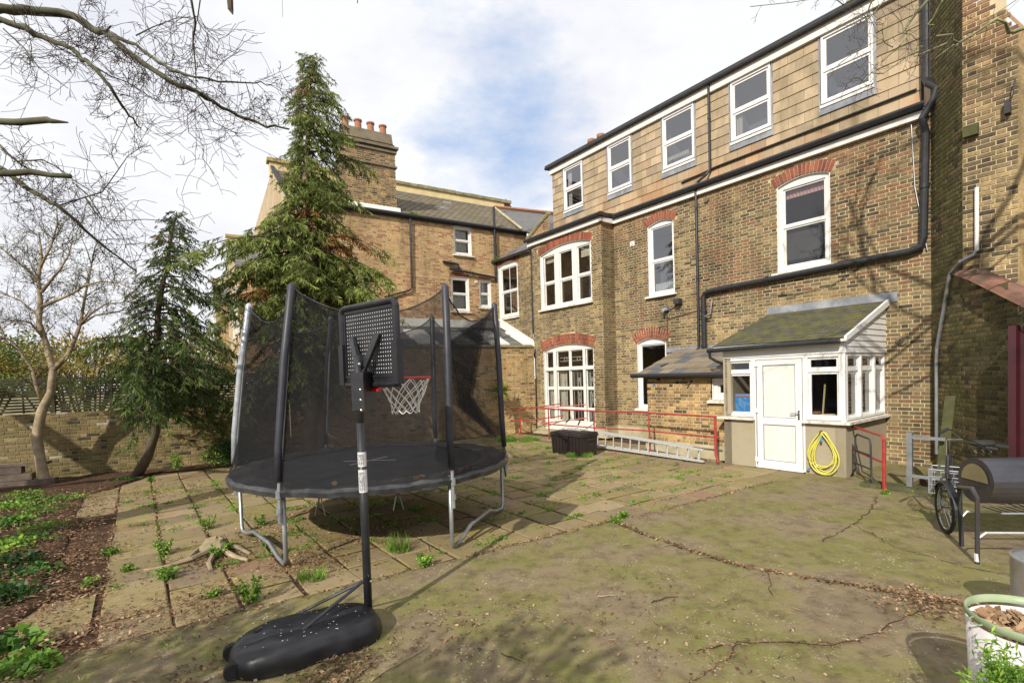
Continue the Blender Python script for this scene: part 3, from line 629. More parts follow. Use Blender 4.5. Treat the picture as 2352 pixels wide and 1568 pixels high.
ev = MB(); ev.tube([FC.p(14.2, .15, 6.62), FC.p(16.9, .15, 6.62)], .055, 8); ev.build('gutter', M['black'], H)
ev = MB(); ev.tube([FPar.p(13.8, .0, 6.76), FPar.p(12.6, .0, 7.36)], .07, 6); ev.build('parapet_coping', M['coping'], H)
ev = MB(); ev.lathe(D1 * 14.1 + D2 * 15 + ZU * 9.4, [(.16, 0), (.13, 1.75), (.16, 1.8), (.16, 1.9), (.11, 1.9)], 12); ev.lathe(D1 * 13.6 + D2 * 15 + ZU * 9.4, [(.16, 0), (.13, 1.75), (.16, 1.8), (.16, 1.9), (.11, 1.9)], 12); ev.build('chimney_pot', M['terra'], H)
# pipes on the facade
pipe(H, 'dormer_downpipe', [FT.p(7.04, .10, 9.1), FT.p(7.04, .10, 6.98), FT.p(7.1, .16, 6.86), FT.p(7.33, .22, 6.72), FB.p(7.36, .09, 6.45), FB.p(7.36, .09, 2.52), FB.p(7.38, .25, 2.40), FB.p(7.52, .9, 2.17), FB.p(7.6, 1.35, 2.06)], .034, collars=((0, .4), (4, .1), (4, .55)))
pipe(H, 'soil_pipe', [FB.p(7.20, .10, 2.42), FB.p(7.20, .10, 3.80), FB.p(7.16, .10, 3.88), FB.p(7.02, .10, 3.92), FB.p(2.98, .10, 4.03), FB.p(2.80, .10, 4.08), FB.p(2.76, .10, 4.22), FB.p(2.72, .10, 6.1), FB.p(2.76, .16, 6.35), FT.p(2.60, .3, 6.62), FT.p(2.55, .3, 6.8), FT.p(2.68, .25, 6.95), FT.p(2.74, .15, 7.1), FT.p(2.74, .15, 9.2)], .062, collars=((0, .1), (0, .75), (3, .35), (3, .8), (6, .5)), n=12)
pipe(H, 'overflow_pipe', [FB.p(7.15, .12, 3.30), FB.p(7.0, .12, 3.35), FB.p(6.95, .12, 3.7)], .02, 'galv')
pipe(H, 'roof_cable', [FT.p(7.9, .05, 6.93), FT.p(7.1, .06, 6.98), FT.p(6.9, .06, 7.0), FT.p(2.9, .05, 7.02)], .022)
pipe(H, 'corner_downpipe', [FC.p(14.35, .12, 6.6), FC.p(14.38, .08, 6.4), FC.p(14.4, .08, 3.5), FC.p(14.3, .1, 3.2)], .035, collars=((1, .3), (1, .7)))
pipe(H, 'loose_cable', [FB.p(2.95, .03, 6.4), FB.p(2.9, .03, 5.2), FB.p(2.72, .04, 4.0)], .008, 'galv')
pipe(H, 'drooping_cable', [FB.p(5.55, .04, 3.62), FB.p(5.0, .04, 3.55), FB.p(4.3, .04, 3.62), FB.p(3.7, .04, 3.95)], .007)
pipe(H, 'lamp_cable', [FB.p(8.0, .02, 3.75), FB.p(8.15, .02, 3.65), FB.p(8.35, .02, 3.55), FB.p(8.33, .02, 2.6)], .008)
pipe(H, 'lamp_cable', [FB.p(8.35, .02, 3.35), FB.p(7.9, .02, 3.42), FB.p(7.3, .02, 3.5)], .008)
mb = MB(); mb.box(FB, 7.85, 8.02, .05, .2, 3.72, 3.86); mb.box(FB, 7.9, 7.97, 0, .05, 3.76, 3.84); mb.build('security_light', M['felt'], H)
mb = MB(); mb.box(FB, 8.27, 8.46, .0, .12, 3.60, 3.68); mb.tube([FB.p(8.36, .1, 3.64), FB.p(8.36, .22, 3.55)], .04, 8); mb.build('motion_sensor', M['lead'], H)
mb = MB(); mb.lathe(FB.p(3.12, 0, 2.38), [(.0, .0), (.095, .005), (.095, .03), (.075, .05), (.0, .05)], 20, ax=FB.y); mb.lathe(FB.p(3.12, 0.05, 2.38), [(.04, 0), (.035, .05), (.015, .05), (.015, 0)], 14, ax=FB.y); mb.build('flue_cap', M['cement'], H)
mb = MB(); mb.box(FB, 9.40, 9.56, 0, .03, 5.60, 5.74); mb.lathe(FB.p(9.48, .03, 5.67), [(.045, 0), (.045, .03), (.03, .03), (.03, 0)], 12, ax=FB.y); mb.build('air_vent', M['white'], H)
mb = MB(); mb.lathe(FB.p(7.1, 0, 6.22), [(.06, 0), (.06, .06), (.0, .06)], 12, ax=FB.y); mb.build('vent_outlet', M['cement'], H)
patch(H, 'lead_flashing', FB, 3.18, 5.64, .006, .03, 3.14, 3.33, 'lead')
patch(H, 'lead_flashing', FB, 6.0, 8.4, .006, .03, 2.46, 2.58, 'lead')
patch(H, 'wall_vent', FB, 9.2, 9.32, .006, .02, .42, .52, 'plinth')

# ------------------------------------------------------------ white porch
PO = thing('glazed_porch', 'white lean-to porch with moss-covered slate roof and panelled door', 'porch', FP.p(4.5, -.9, 0))
FS = Fr(D1 * 3.38 + D2 * NP_, D2, -D1)      # right-hand side of the porch
mb = MB()
for a, b in ((4.95, 5.60), (3.38, 4.03)): mb.box(FP, a, b, -.16, 0, 0, .93)
mb.box(FS, .0, NB - NP_, -.16, .002, 0, .93); mb.box(Fr(D1 * 5.60 + D2 * NP_, D2, D1), .0, NB - NP_, -.16, 0, 0, 2.4)
mb.build('rendered_wall', M['render'], PO)
mb = MB(); mb.box(FP, 4.95, 5.70, -.1, .09, .93, .975); mb.box(FP, 3.29, 4.05, -.1, .09, .93, .975); mb.box(FS, -.0, NB - NP_, -.1, .09, .93, .974); mb.build('sill', M['sill'], PO)
window(PO, FP, 4.96, 5.58, .975, 2.17, zm=1.87, mat='upvc', rec=.03, ft=.065, sill=0, room='room', roomd=0, sf=.042)
window(PO, FP, 3.42, 4.04, .975, 2.17, zm=1.87, mat='upvc', rec=.03, ft=.06, sill=0, room='room', roomd=0, sf=.042)
window(PO, FS, .06, 1.98, .975, 2.17, lights=[(.12, .68), (.74, 1.36), (1.42, 1.94)], zm=1.87, mat='upvc', rec=.03, ft=.06, sill=0, roomd=0, sf=.042)
mb = MB(); mb.box(FP, 3.38, 3.44, -.06, .004, .975, 2.17); mb.box(FP, 4.92, 4.96, -.1, 0, .02, 2.17); mb.box(FP, 4.03, 4.07, -.1, 0, .02, 2.17); mb.box(FP, 4.07, 4.92, -.1, 0, 2.11, 2.17); mb.build('corner_post', M['upvc'], PO)
mb = MB()
for a, b, c, d in ((4.08, 4.20, .05, 2.10), (4.79, 4.91, .05, 2.10), (4.20, 4.79, .05, .17), (4.20, 4.79, .86, 1.0), (4.20, 4.79, 2.0, 2.10)): mb.box(FP, a, b, -.07, -.005, c, d)
mb.box(FP, 4.06, 4.93, -.09, .02, .01, .05)
door = mb.build('door', M['upvc'], PO)
mb = MB(); mb.box(FP, 4.20, 4.79, -.05, -.022, .17, .86); mb.box(FP, 4.20, 4.79, -.05, -.022, 1.0, 2.0); mb.build('door_panel', M['panel'], door)
mb = MB()
for c, d in ((.17, .86), (1.0, 2.0)):
    for q in ((4.195, 4.205, c, d), (4.785, 4.795, c, d), (4.205, 4.785, c - .005, c + .005), (4.205, 4.785, d - .005, d + .005)): mb.box(FP, q[0], q[1], -.03, -.0035, q[2], q[3])
for x in (4.068, 4.922): mb.box(FP, x - .004, x + .004, -.03, .002, .05, 2.11)
mb.build('gasket', M['lead'], door)
mb = MB(); mb.box(FP, 4.12, 4.15, -.005, .01, .98, 1.15); mb.tube([FP.p(4.135, .045, 1.1), FP.p(4.27, .045, 1.09)], .011, 6); mb.tube([FP.p(4.135, 0, 1.1), FP.p(4.135, .045, 1.1)], .01, 6); mb.build('handle', M['chrome'], door)
mb = MB(); [mb.box(FP, 4.88, 4.95, -.005, .02, z, z + .09) for z in (.12, 1.08, 1.98)]; mb.build('hinge', M['upvc'], door)
# boarding over the windows and on the gable
for k in range(2):
    mb = MB(); z = 2.17 + k * .11; mb.hexa([FP.p(3.38, -.03, z), FP.p(5.60, -.03, z), FP.p(5.60, .018, z), FP.p(3.38, .018, z), FP.p(3.38, -.03, z + .11), FP.p(5.60, -.03, z + .11), FP.p(5.60, .004, z + .11), FP.p(3.38, .004, z + .11)]); mb.build('weatherboard', M['upvc'], PO)
def roofz(y): return 2.43 + (3.16 - 2.43) * y / 2.0
k = 0; z = 2.17
while z < 3.1:
    y0 = max(.0, (z + .11 - 2.43) / .365); mb = MB(); y1 = 2.0
    yb = max(.0, (z - 2.43) / .365)
    mb.hexa([FS.p(yb, -.03, z), FS.p(y1, -.03, z), FS.p(y1, .02, z), FS.p(yb, .02, z), FS.p(y0, -.03, z + .108), FS.p(y1, -.03, z + .108), FS.p(y1, .005, z + .108), FS.p(y0, .005, z + .108)]); mb.build('weatherboard', M['upvc'], PO); z += .11
mb = MB(); slates(mb, FP.p(3.33, .13, 2.42), FP.p(5.76, .13, 2.42), FP.p(5.62, -2.0, 3.18), FP.p(3.33, -2.0, 3.18), 13, 12, .006); mb.build('slate_roof', M['slatem'], PO)
mb = MB(); mb.hexa([FP.p(3.30, .14, 2.36), FP.p(3.345, .14, 2.36), FP.p(3.345, -2.0, 3.09), FP.p(3.30, -2.0, 3.09), FP.p(3.30, .14, 2.445), FP.p(3.345, .14, 2.445), FP.p(3.345, -2.0, 3.21), FP.p(3.30, -2.0, 3.21)]); mb.build('barge_board', M['upvc'], PO)
mb = MB(); mb.box(FP, 3.33, 5.74, .02, .12, 2.36, 2.41); mb.build('white_fascia', M['upvc'], PO)
pipe(PO, 'gutter', [FP.p(3.4, .17, 2.365), FP.p(5.84, .17, 2.345)], .048)
pipe(PO, 'downpipe', [FP.p(5.8, .17, 2.34), FP.p(5.8, .15, 2.2), FP.p(5.70, .08, 2.12), FP.p(5.62, -.1, 2.05)], .03)
mb = MB(); mb.quad(FP.p(3.5, -.2, .3), FP.p(5.5, -.2, .3), FP.p(5.5, -1.95, .3), FP.p(3.5, -1.95, .3)); mb.quad(FP.p(3.4, -1.96, 0), FP.p(5.6, -1.96, 0), FP.p(5.6, -1.96, 3), FP.p(3.4, -1.96, 3)); mb.build('room_lining', M['room'], PO)
# things standing behind the porch glass
pk = thing('packet', 'bright blue packet leaning inside the left porch window', 'packet', FP.p(5.3, -.2, .98))
mb = MB(); mb.hexa([FP.p(5.08, -.16, .975), FP.p(5.46, -.16, .975), FP.p(5.46, -.24, .975), FP.p(5.08, -.24, .975), FP.p(5.12, -.17, 1.44), FP.p(5.45, -.17, 1.44), FP.p(5.45, -.22, 1.44), FP.p(5.12, -.22, 1.44)]); mb.build('carton', M['bluebox'], pk)
mb = MB(); mb.box(FP, 5.085, 5.13, -.158, -.15, .99, 1.4); mb.box(FP, 5.14, 5.42, -.160, -.152, 1.38, 1.42); mb.build('pink_print', M['pinkb'], pk)
pt = MB(); pt.lathe(FP.p(3.93, -.2, .98), [(.0, 0), (.055, 0), (.075, .12), (.08, .12), (.08, .15), (.06, .15)], 16); pt.build('flower_pot', M['terra'], origin=FP.p(3.93, -.2, .98), label='small terracotta pot behind right porch window', cat='plant pot')
pt = MB(); pt.lathe(FP.p(3.70, -.2, .98), [(.0, 0), (.13, 0), (.16, .08), (.16, .1), (.13, .08), (0, .08)], 18); pt.build('planter_bowl', M['cream'], origin=FP.p(3.7, -.2, .98), label='shallow cream bowl behind right porch window glass', cat='bowl')
pt = MB(); pt.tube([FP.p(3.84, -.25, .99), FP.p(3.78, -.22, 1.62)], .016, 6); pt.build('wooden_stake', M['parapet'], origin=FP.p(3.84, -.25, .99), label='pale wooden stake leaning behind right porch window', cat='stake')

# ------------------------------------------------------------ brick outhouse
OH = thing('brick_outhouse', 'low brick outhouse with stone slate lean-to roof beside the porch', 'outhouse', FE.p(6.7, -.8, 0))
bo = Bricks(OH, M['brick_yellow'], M['mortar_o'], depth=.009)
bo.wall(FE, 5.60, 7.76, .3, 1.84, [(5.60, 6.06, 1.30, 1.78)], tone=lambda x, z, r: min(.93, r.random() * .9 + .02))
bo.finish()
mb = MB(); mb.box(FE, 5.6, 7.8, -.1, .06, 0, .26); mb.box(FE, 5.6, 7.9, -.1, .03, .26, .30); mb.box(FE, 7.70, 7.757, -1.7, -.005, .3, 1.84); mb.build('plinth', M['plinth'], OH)
mb = MB(); slates(mb, FE.p(5.5, .16, 1.86), FE.p(8.02, .16, 1.86), FE.p(8.02, -1.7, 2.52), FE.p(5.5, -1.7, 2.52), 5, 8, .014); mb.build('slate_roof', M['slatet'], OH)
pipe(OH, 'gutter', [FE.p(5.6, .2, 1.84), FE.p(8.08, .2, 1.86)], .055)
mb = MB(); mb.box(FE, 5.6, 7.76, 0, .14, 1.78, 1.86); mb.build('fascia', M['felt'], OH)
window(OH, FE, 5.50, 6.04, 1.30, 1.76, mat='white', rec=.08, sill=.1, sillx=.07, ft=.11)
mb = MB(); mb.lathe(FE.p(7.55, 0, 1.64), [(0, .04), (.022, .04), (.022, 0)], 10, ax=FE.y); mb.build('blue_cap', M['bluefit'], OH)
mb = MB(); mb.tube([FE.p(6.52, .0, 1.72), FE.p(6.6, .12, 1.62)], .018, 6); mb.build('overflow_stub', M['black'], OH)
# ------------------------------------------------------------ left-hand houses
K = D1 * 16.80 + D2 * NC
K = np.array([-.52, 20.64, 0.])
FH = Fr(K, D3, N3)
H1 = thing('red_brick_house', 'red brick house with four chimney pots and a long slate roof', 'house', FH.p(-3, -3, 0))
b1 = Bricks(H1, M['brick_orange'], M['mortar_o'])
def tone1(x, z, r):
    q = r.random() * .8
    return q + .18 if z < 5.8 else q
h1 = [(-1.84, -1.06, 6.80, 7.90), (-2.02, -1.24, 4.58, 5.90), (-.78, -.24, 4.78, 5.88)]
b1.wall(FH, -7.8, 1.6, 2.8, 7.98, h1, [], tone=tone1)
b1.finish()
b1c = None
mb = MB(); mb.quad(FH.p(-7.8, .0, 0), FH.p(1.6, 0, 0), FH.p(1.6, 0, 2.8), FH.p(-7.8, 0, 2.8)); mb.build('lower_wall', M['brick_orange'], H1)
window(H1, FH, -1.84, -1.06, 6.80, 7.90, zm=7.36, rec=.07, sill=.1, curt=((-1.75, -1.2, 6.9, 7.8, 'curtain'),), room='roomg')
window(H1, FH, -2.02, -1.24, 4.58, 5.90, zm=5.26, rec=.07, sill=.1, curt=((-1.95, -1.35, 4.7, 5.2, 'curtain'),), room='roomg')
window(H1, FH, -.78, -.24, 4.78, 5.88, zm=5.32, rec=.07, sill=.1, curt=((-.72, -.3, 4.85, 5.8, 'curtain'),), room='roomg')
for a, b, z in ((-2.05, -1.2, 5.93), (-.8, -.2, 5.92)):
    mb = MB(); n = int((b - a) / .075)
    for i in range(n): mb.box(FH, a + i * .075, a + i * .075 + .066, 0, .012, z, z + .13)
    mb.build('brick_lintel', M['arch'], H1)
# side wall facing left (pale render, tall windows)
FHs = Fr(FH.p(-7.8, 0, 0), -N3, -D3)
mb = MB(); pr = [(0, 0), (0, 8.0), (3.5, 10.25), (12.8, 10.25), (12.8, 0)]
mb.add([FHs.p(x, 0, z) for x, z in pr], [tuple(range(5))]); mb.add([FHs.p(x, -.3, z) for x, z in pr], [tuple(range(5))]); mb.build('rendered_side_wall', M['rendery'], H1)
for x, z in ((2.2, 6.0), (2.2, 3.2), (5.4, 6.3)): window(H1, FHs.at(0, .14, 0), x, x + 1.0, z, z + 2.0, .12, zm=z + 1, sill=.06, rec=.05, roomd=.12)
mb = MB(); mb.hexa([FHs.p(-.2, .06, 8.0), FHs.p(3.5, .06, 10.3), FHs.p(3.5, -.05, 10.3), FHs.p(-.2, -.05, 8.0), FHs.p(-.2, .06, 8.1), FHs.p(3.5, .06, 10.4), FHs.p(3.5, -.05, 10.4), FHs.p(-.2, -.05, 8.1)]); mb.build('verge', M['felt'], H1)
# roof rising away, then a cream parapet
rt = lambda y: 8.08 + y * (3.0 / 6.4)
mb = MB(); slates(mb, FH.p(-7.85, .12, 8.02), FH.p(1.9, .12, 8.02), FH.p(1.9, -3.4, 10.18), FH.p(-7.85, -3.4, 10.18), 20, 36, .010); mb.build('slate_roof', M['slateb'], H1)
pz = lambda s_: 10.30
mb = MB(); mb.box(FH, -7.9, 2.6, -3.75, -3.45, 10.0, 10.52); mb.build('parapet', M['parapet'], H1)
mb = MB(); mb.box(FH, -7.85, 2.6, -3.46, -3.38, 10.08, 10.2); mb.build('lead_gutter', M['lead'], H1)
x = -7.98
while x < 2.6:
    mb = MB(); mb.box(FH, x, x + .60, -3.8, -3.38, 10.52, 10.64 + R.uniform(0, .02)); mb.build('coping_stone', M['lichen'] if x < -5 else M['coping'], H1); x += .61
pipe(H1, 'gutter', [FH.p(-7.65, .15, 8.0), FH.p(1.5, .15, 8.0)], .06)
mb = MB(); mb.box(FH, -7.55, 1.5, .0, .1, 7.9, 8.0); mb.build('fascia', M['felt'], H1)
for x, y in ((-1.6, 1.6), (-1.0, 2.6)):
    mb = MB(); z = 8.1 + y * .615; mb.hexa([FH.p(x, -y, z), FH.p(x + .35, -y, z), FH.p(x + .35, -y - .18, z + .09), FH.p(x, -y - .18, z + .09), FH.p(x, -y, z + .07), FH.p(x + .35, -y, z + .07), FH.p(x + .35, -y - .18, z + .15), FH.p(x, -y - .18, z + .15)]); mb.build('roof_vent', M['lead'], H1)
# gablet at the right end of the ridge
mb = MB(); mb.add([FH.p(2.3, -3.5, 10.1), FH.p(2.75, -3.5, 10.75), FH.p(3.3, -3.5, 10.15), FH.p(3.3, -3.5, 9.5), FH.p(2.3, -3.5, 9.5), FH.p(2.3, -4.2, 10.1), FH.p(2.75, -4.2, 10.75), FH.p(3.3, -4.2, 10.15)], [(0, 1, 2, 3, 4), (0, 5, 6, 1), (1, 6, 7, 2)]); mb.build('gablet', M['cement'], H1)
slm = MB(); slates(slm, FH.p(1.2, .3, 7.98), FH.p(6.5, -1.5, 7.6), FH.p(6.8, -3.4, 10.4), FH.p(2.0, -3.4, 10.15), 14, 18, .01); slm.build('side_slate_roof', M['slate'], H1)
mb = MB(); mb.tube([FH.p(2.0, -3.38, 10.2), FH.p(6.8, -3.38, 10.48)], .09, 6); mb.build('ridge_tiles', M['terra'], H1)
mb = MB(); mb.tube([FH.p(1.2, .25, 8.08), FH.p(2.0, -3.4, 10.2)], .05, 5); mb.build('valley_lead', M['plinth'], H1)
# chimney
CHM = MB()
bc = Bricks(H1, M['brick_yellow'], M['mortar_o'], nind=0)
FCh = FH.at(0, .0, 0)
bc.wall(FH.at(0, .03, 0), -6.05, -4.10, 8.18, 10.2, tone=lambda x, z, r: .3 + r.random() * .6)
FCr = Fr(FH.p(-4.10, .03, 0), -N3, D3); bc.wall(FCr, 0, .75, 8.18, 10.2, tone=lambda x, z, r: .3 + r.random() * .6); bc.finish('chimney_stack', 'brick')
mb = MB(); mb.box(FH, -6.03, -4.12, -.72, .01, 8.1, 10.2); mb.box(FH, -6.05, -4.10, -.75, .035, 10.2, 10.5); mb.build('chimney_body', M['cement'], H1)
ck = [o for o in COL.objects if o.name.startswith('chimney_body')][0]
mb = MB(); mb.box(FH, -6.12, -4.04, -.8, .09, 9.66, 9.72); mb.box(FH, -6.12, -4.04, -.8, .09, 10.18, 10.26); mb.box(FH, -6.18, -3.98, -.86, .15, 10.32, 10.40); mb.build('corbel_course', M['cement'], ck)
mb = MB(); mb.hexa([FH.p(-5.98, .06, 10.5), FH.p(-4.16, .06, 10.5), FH.p(-4.16, -.76, 10.5), FH.p(-5.98, -.76, 10.5), FH.p(-5.95, .02, 10.86), FH.p(-4.19, .02, 10.86), FH.p(-4.19, -.7, 10.86), FH.p(-5.95, -.7, 10.86)]); mb.build('chimney_top', M['cement'], ck)
for i in range(4):
    mb = MB(); mb.lathe(FH.p(-5.75 + i * .45, -.3, 10.84), [(.13, 0), (.115, .36), (.145, .38), (.145, .43), (.10, .43), (.10, .1)], 16); mb.build('chimney_pot', M['terra'], ck, smooth=False)
mb = MB(); mb.hexa([FH.p(-6.1, .17, 8.06), FH.p(-4.0, .17, 8.06), FH.p(-4.0, -.85, 8.4), FH.p(-6.1, -.85, 8.4), FH.p(-6.1, .14, 8.2), FH.p(-4.0, .14, 8.2), FH.p(-4.0, -.85, 8.6), FH.p(-6.1, -.85, 8.6)]); mb.build('chimney_flashing', M['curtain'], ck)
pipe(H1, 'downpipe', [FH.p(-3.63, .1, 7.95), FH.p(-3.66, .08, 5.35), FH.p(-3.75, .08, 5.25), FH.p(-4.7, .08, 4.95)], .036, collars=((0, .3), (0, .8)))
pipe(H1, 'soil_pipe', [FH.p(-.05, .12, 8.85), FH.p(-.05, .12, 7.9), FH.p(-.02, .08, 5.9), FH.p(.14, .1, 5.7), FH.p(.16, .1, 4.5), FH.p(.1, .12, 4.1)], .055, collars=((0, .9), (1, .3), (1, .85), (3, .3)))
pipe(H1, 'waste_pipe', [FH.p(-2.35, .06, 6.45), FH.p(-1.75, .12, 6.38), FH.p(-1.68, .12, 6.22), FH.p(-2.1, .12, 6.18)], .05)
pipe(H1, 'waste_pipe', [FH.p(-2.1, .12, 6.18), FH.p(-.1, .12, 5.98)], .05, collars=((0, .5),))
patch(H1, 'wall_vent', FH, -.98, -.86, .006, .03, 5.72, 5.84, 'sill')
# lean-to glass roof behind the garden wall
LT = thing('lean_to_roof', 'grey lean-to roof with skylights behind the high garden wall', 'lean-to', FH.p(-2, 1, 0))
mb = MB(); slates(mb, FH.p(-5.2, 2.9, 2.75), FH.p(.9, 2.9, 2.75), FH.p(.9, .08, 3.95), FH.p(-5.2, .08, 3.95), 9, 20, .008); mb.build('slate_roof', M['slate'], LT)
mb = MB(); mb.box(FH, -5.2, .9, .02, .14, 3.93, 4.22); mb.build('white_flashing', M['white'], LT)
for x in (-4.3, -2.9, -1.5, -.1):
    f_ = lambda a, b, h: FH.p(x + a, 2.9 - 2.82 * b, 2.75 + 1.2 * b + h)
    mb = MB(); mb.hexa([f_(0, .25, .02), f_(.75, .25, .02), f_(.75, .75, .02), f_(0, .75, .02), f_(0, .25, .09), f_(.75, .25, .09), f_(.75, .75, .09), f_(0, .75, .09)]); sk_ = mb.build('skylight', M['white'], LT)
    mb = MB(); mb.quad(f_(.07, .29, .094), f_(.68, .29, .094), f_(.68, .71, .094), f_(.07, .71, .094)); mb.build('pane', M['curtain'], sk_)
mb = MB(); mb.hexa([FC.p(16.5, .03, 3.95), FC.p(14.3, .03, 3.0), FC.p(14.3, .1, 3.0), FC.p(16.5, .1, 3.95), FC.p(16.5, .03, 4.3), FC.p(14.3, .03, 3.2), FC.p(14.3, .1, 3.2), FC.p(16.5, .1, 4.3)]); mb.build('barge_flashing', M['white'], LT)

# house two and three further left
def farhouse(name, label, S, off0, L, W_, eave, top, Z0=0, nwin=2):
    h = thing(name, label, 'house', FH.p(S, off0 - 2, 0), 'pale rendered terraced houses beyond the conifer'); F0 = FH.at(S, off0, 0)
    q = Bricks(h, M['brick_orange'], M['mortar_o'], nind=120); q.wall(F0, 0, W_, 2.2, eave); q.finish()
    Fs = Fr(F0.p(0, 0, 0), -N3, -D3); mb = MB(); pr = [(0, 0), (0, eave), (L * .45, top), (L, top), (L, 0)]
    mb.add([Fs.p(x, 0, z) for x, z in pr], [tuple(range(5))]); mb.build('rendered_side_wall', M['rendery'], h)
    for i in range(nwin):
        for z in (eave - 2.4, eave - 5.2 if eave > 6 else 1.4):
            window(h, Fs.at(0, .14, 0), 1.3 + i * 2.6, 2.3 + i * 2.6, z, z + 1.9, .12, zm=z + .95, sill=.05, rec=.05, roomd=.12)
    mb = MB(); slates(mb, F0.p(-.1, .12, eave), F0.p(W_, .12, eave), F0.p(W_, -L * .45, top), F0.p(-.1, -L * .45, top), 8, 8, .01); mb.build('slate_roof', M['slate'], h)
    mb = MB(); mb.box(F0, -.15, W_, -L * .45 - .3, -L * .45, top - .2, top + .35); mb.build('parapet', M['parapet'], h)
    mb = MB(); mb.box(F0, -.2, W_, -L * .45 - .35, -L * .45 + .06, top + .35, top + .48); mb.build('coping', M['lichen'], h)
    pipe(h, 'gutter', [F0.p(-.1, .15, eave - .03), F0.p(W_, .15, eave - .03)], .06); return h
farhouse('terraced_house', 'pale rendered terraced house just left of the tall conifer', -9.0, -5.28, 14, 1.46, 6.6, 9.2)
farhouse('terraced_house', 'furthest terraced house, half hidden by the small conifer', -9.55, -24., 12, 1.7, 8.0, 10.2)

# ------------------------------------------------------------ garden walls and fence
WA, WB_, WE = np.array([-13.5, 9.06, 0]), np.array([-6.3, 13.06, 0]), np.array([.80, 17.25, 0])
WS = np.array([-5.9, 13.30, 0])
dl = (WB_ - WA) / np.linalg.norm(WB_ - WA); dr = (WE - WB_) / np.linalg.norm(WE - WB_)
FL = Fr(WA, dl, (dl[1], -dl[0], 0)); LL = np.linalg.norm(WB_ - WA)
FR_ = Fr(WB_, dr, (dr[1], -dr[0], 0)); LR = np.linalg.norm(WE - WB_)
GW = thing('low_garden_wall', 'low old brick garden wall topped by a green slatted fence', 'wall', WA + (WB_ - WA) * .5)
bg_ = Bricks(GW, M['brick_garden'], M['mortar_g'], depth=.008)
bg_.wall(FL, 0, LL + .4, 0, 1.47, tone=lambda x, z, r: r.random() if x > 3.4 else .3 + .6 * r.random()); bg_.finish()
mb = MB(); mb.box(FL, 0, LL + .4, -.22, -.003, 0, 1.46); mb.build('wall_core', M['mortar_g'], GW)
HW = thing('high_garden_wall', 'taller sunlit brick garden wall behind the trampoline', 'wall', WB_ + (WE - WB_) * .5)
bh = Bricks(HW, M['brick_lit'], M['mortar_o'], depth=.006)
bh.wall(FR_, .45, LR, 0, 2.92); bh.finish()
mb = MB(); mb.box(FR_, .45, LR, -.22, -.003, 0, 2.92); mb.build('wall_core', M['mortar_g'], HW)
x = .4
while x < LR - .05:
    mb = MB(); e_ = min(x + .6, LR + .05); mb.box(FR_, x, e_ - .008, -.27, .05, 2.92, 2.99 + R.uniform(0, .006)); mb.build('coping_stone', M['coping'], HW); x += .6
FE_ = thing('slatted_fence', 'green stained horizontal slat fence standing on the low brick wall', 'fence', WA + (WB_ - WA) * .5 + ZU * 1.47)
Ff = FL.at(0, -.10, 0)
for i in range(9):
    x0 = i * 1.02 - .2
    for k in range(12):
        mb = MB(); z = 1.50 + k * .063; mb.box(Ff, x0 + .03, x0 + 1.0, -.008, .008, z + R.uniform(-.003, .003), z + .043, R.random()); mb.build('slat', M['fence'], FE_)
    mb = MB(); mb.box(Ff, x0 - .035, x0 + .025, -.05, .05, 1.44, 2.27); mb.build('post', M['fence'], FE_)
    mb = MB(); mb.box(Ff, x0 + .5, x0 + .53, -.03, -.009, 1.48, 2.25); mb.build('batten', M['fence'], FE_)

# ------------------------------------------------------------ right-hand wall, stack, shed
W0 = np.array([7.74, 9.17, 0]); dW = np.array([-.276, -.961, 0]); FW = Fr(W0, dW, (-.961, .276, 0))
SW = thing('mossy_side_wall', 'dark mossy brick wall with sloping coping on the right', 'wall', W0 + dW * 2)
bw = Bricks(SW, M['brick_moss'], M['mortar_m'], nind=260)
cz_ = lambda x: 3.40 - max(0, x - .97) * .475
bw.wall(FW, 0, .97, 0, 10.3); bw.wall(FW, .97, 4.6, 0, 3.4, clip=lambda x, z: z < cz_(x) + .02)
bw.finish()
mb = MB(); mb.quad(FW.p(.97, -.003, 0), FW.p(4.6, -.003, 0), FW.p(4.6, -.003, cz_(4.6)), FW.p(.97, -.003, 3.4)); mb.build('wall_core', M['mortar_m'], SW)
x = .9
while x < 4.4:
    mb = MB(); a, b = x, x + .44; mb.hexa([FW.p(a, .10, cz_(a) - .0), FW.p(b, .10, cz_(b)), FW.p(b, -.35, cz_(b)), FW.p(a, -.35, cz_(a)), FW.p(a, .06, cz_(a) + .05), FW.p(b, .06, cz_(b) + .05), FW.p(b, -.15, cz_(b) + .13), FW.p(a, -.15, cz_(a) + .13)]); mb.build('coping_tile', M['copingred'], SW); x += .445
PB = W0 + dW * .97
ST = thing('chimney_stack', 'tall weathered brick chimney stack rising above the mossy wall', 'chimney', PB)
FSt = Fr(PB, -D1, -D2)
bs = Bricks(ST, M['brick_main'], M['mortar_o'], depth=.01)
cl = lambda x, z: x < .64 - max(0, z - 7.0) * .55
bs.wall(FSt, 0, .64, 3.0, 9.6, clip=cl, tone=lambda x, z, r: r.random() * .98); bs.finish()
mb = MB(); mb.add([FSt.p(.64, 0, 2.9), FSt.p(.64, 0, 7.0), FSt.p(.30, 0, 7.62), FSt.p(.36, -.12, 7.62), FSt.p(.70, -.12, 7.0), FSt.p(.70, -.12, 2.9)], [(0, 1, 4, 5), (1, 2, 3, 4)]); mb.build('side_face', M['brick_main'], ST)
pipe(ST, 'white_flue', [FSt.p(.18, .06, 3.72), FSt.p(.18, .06, 4.72)], .028, 'white')
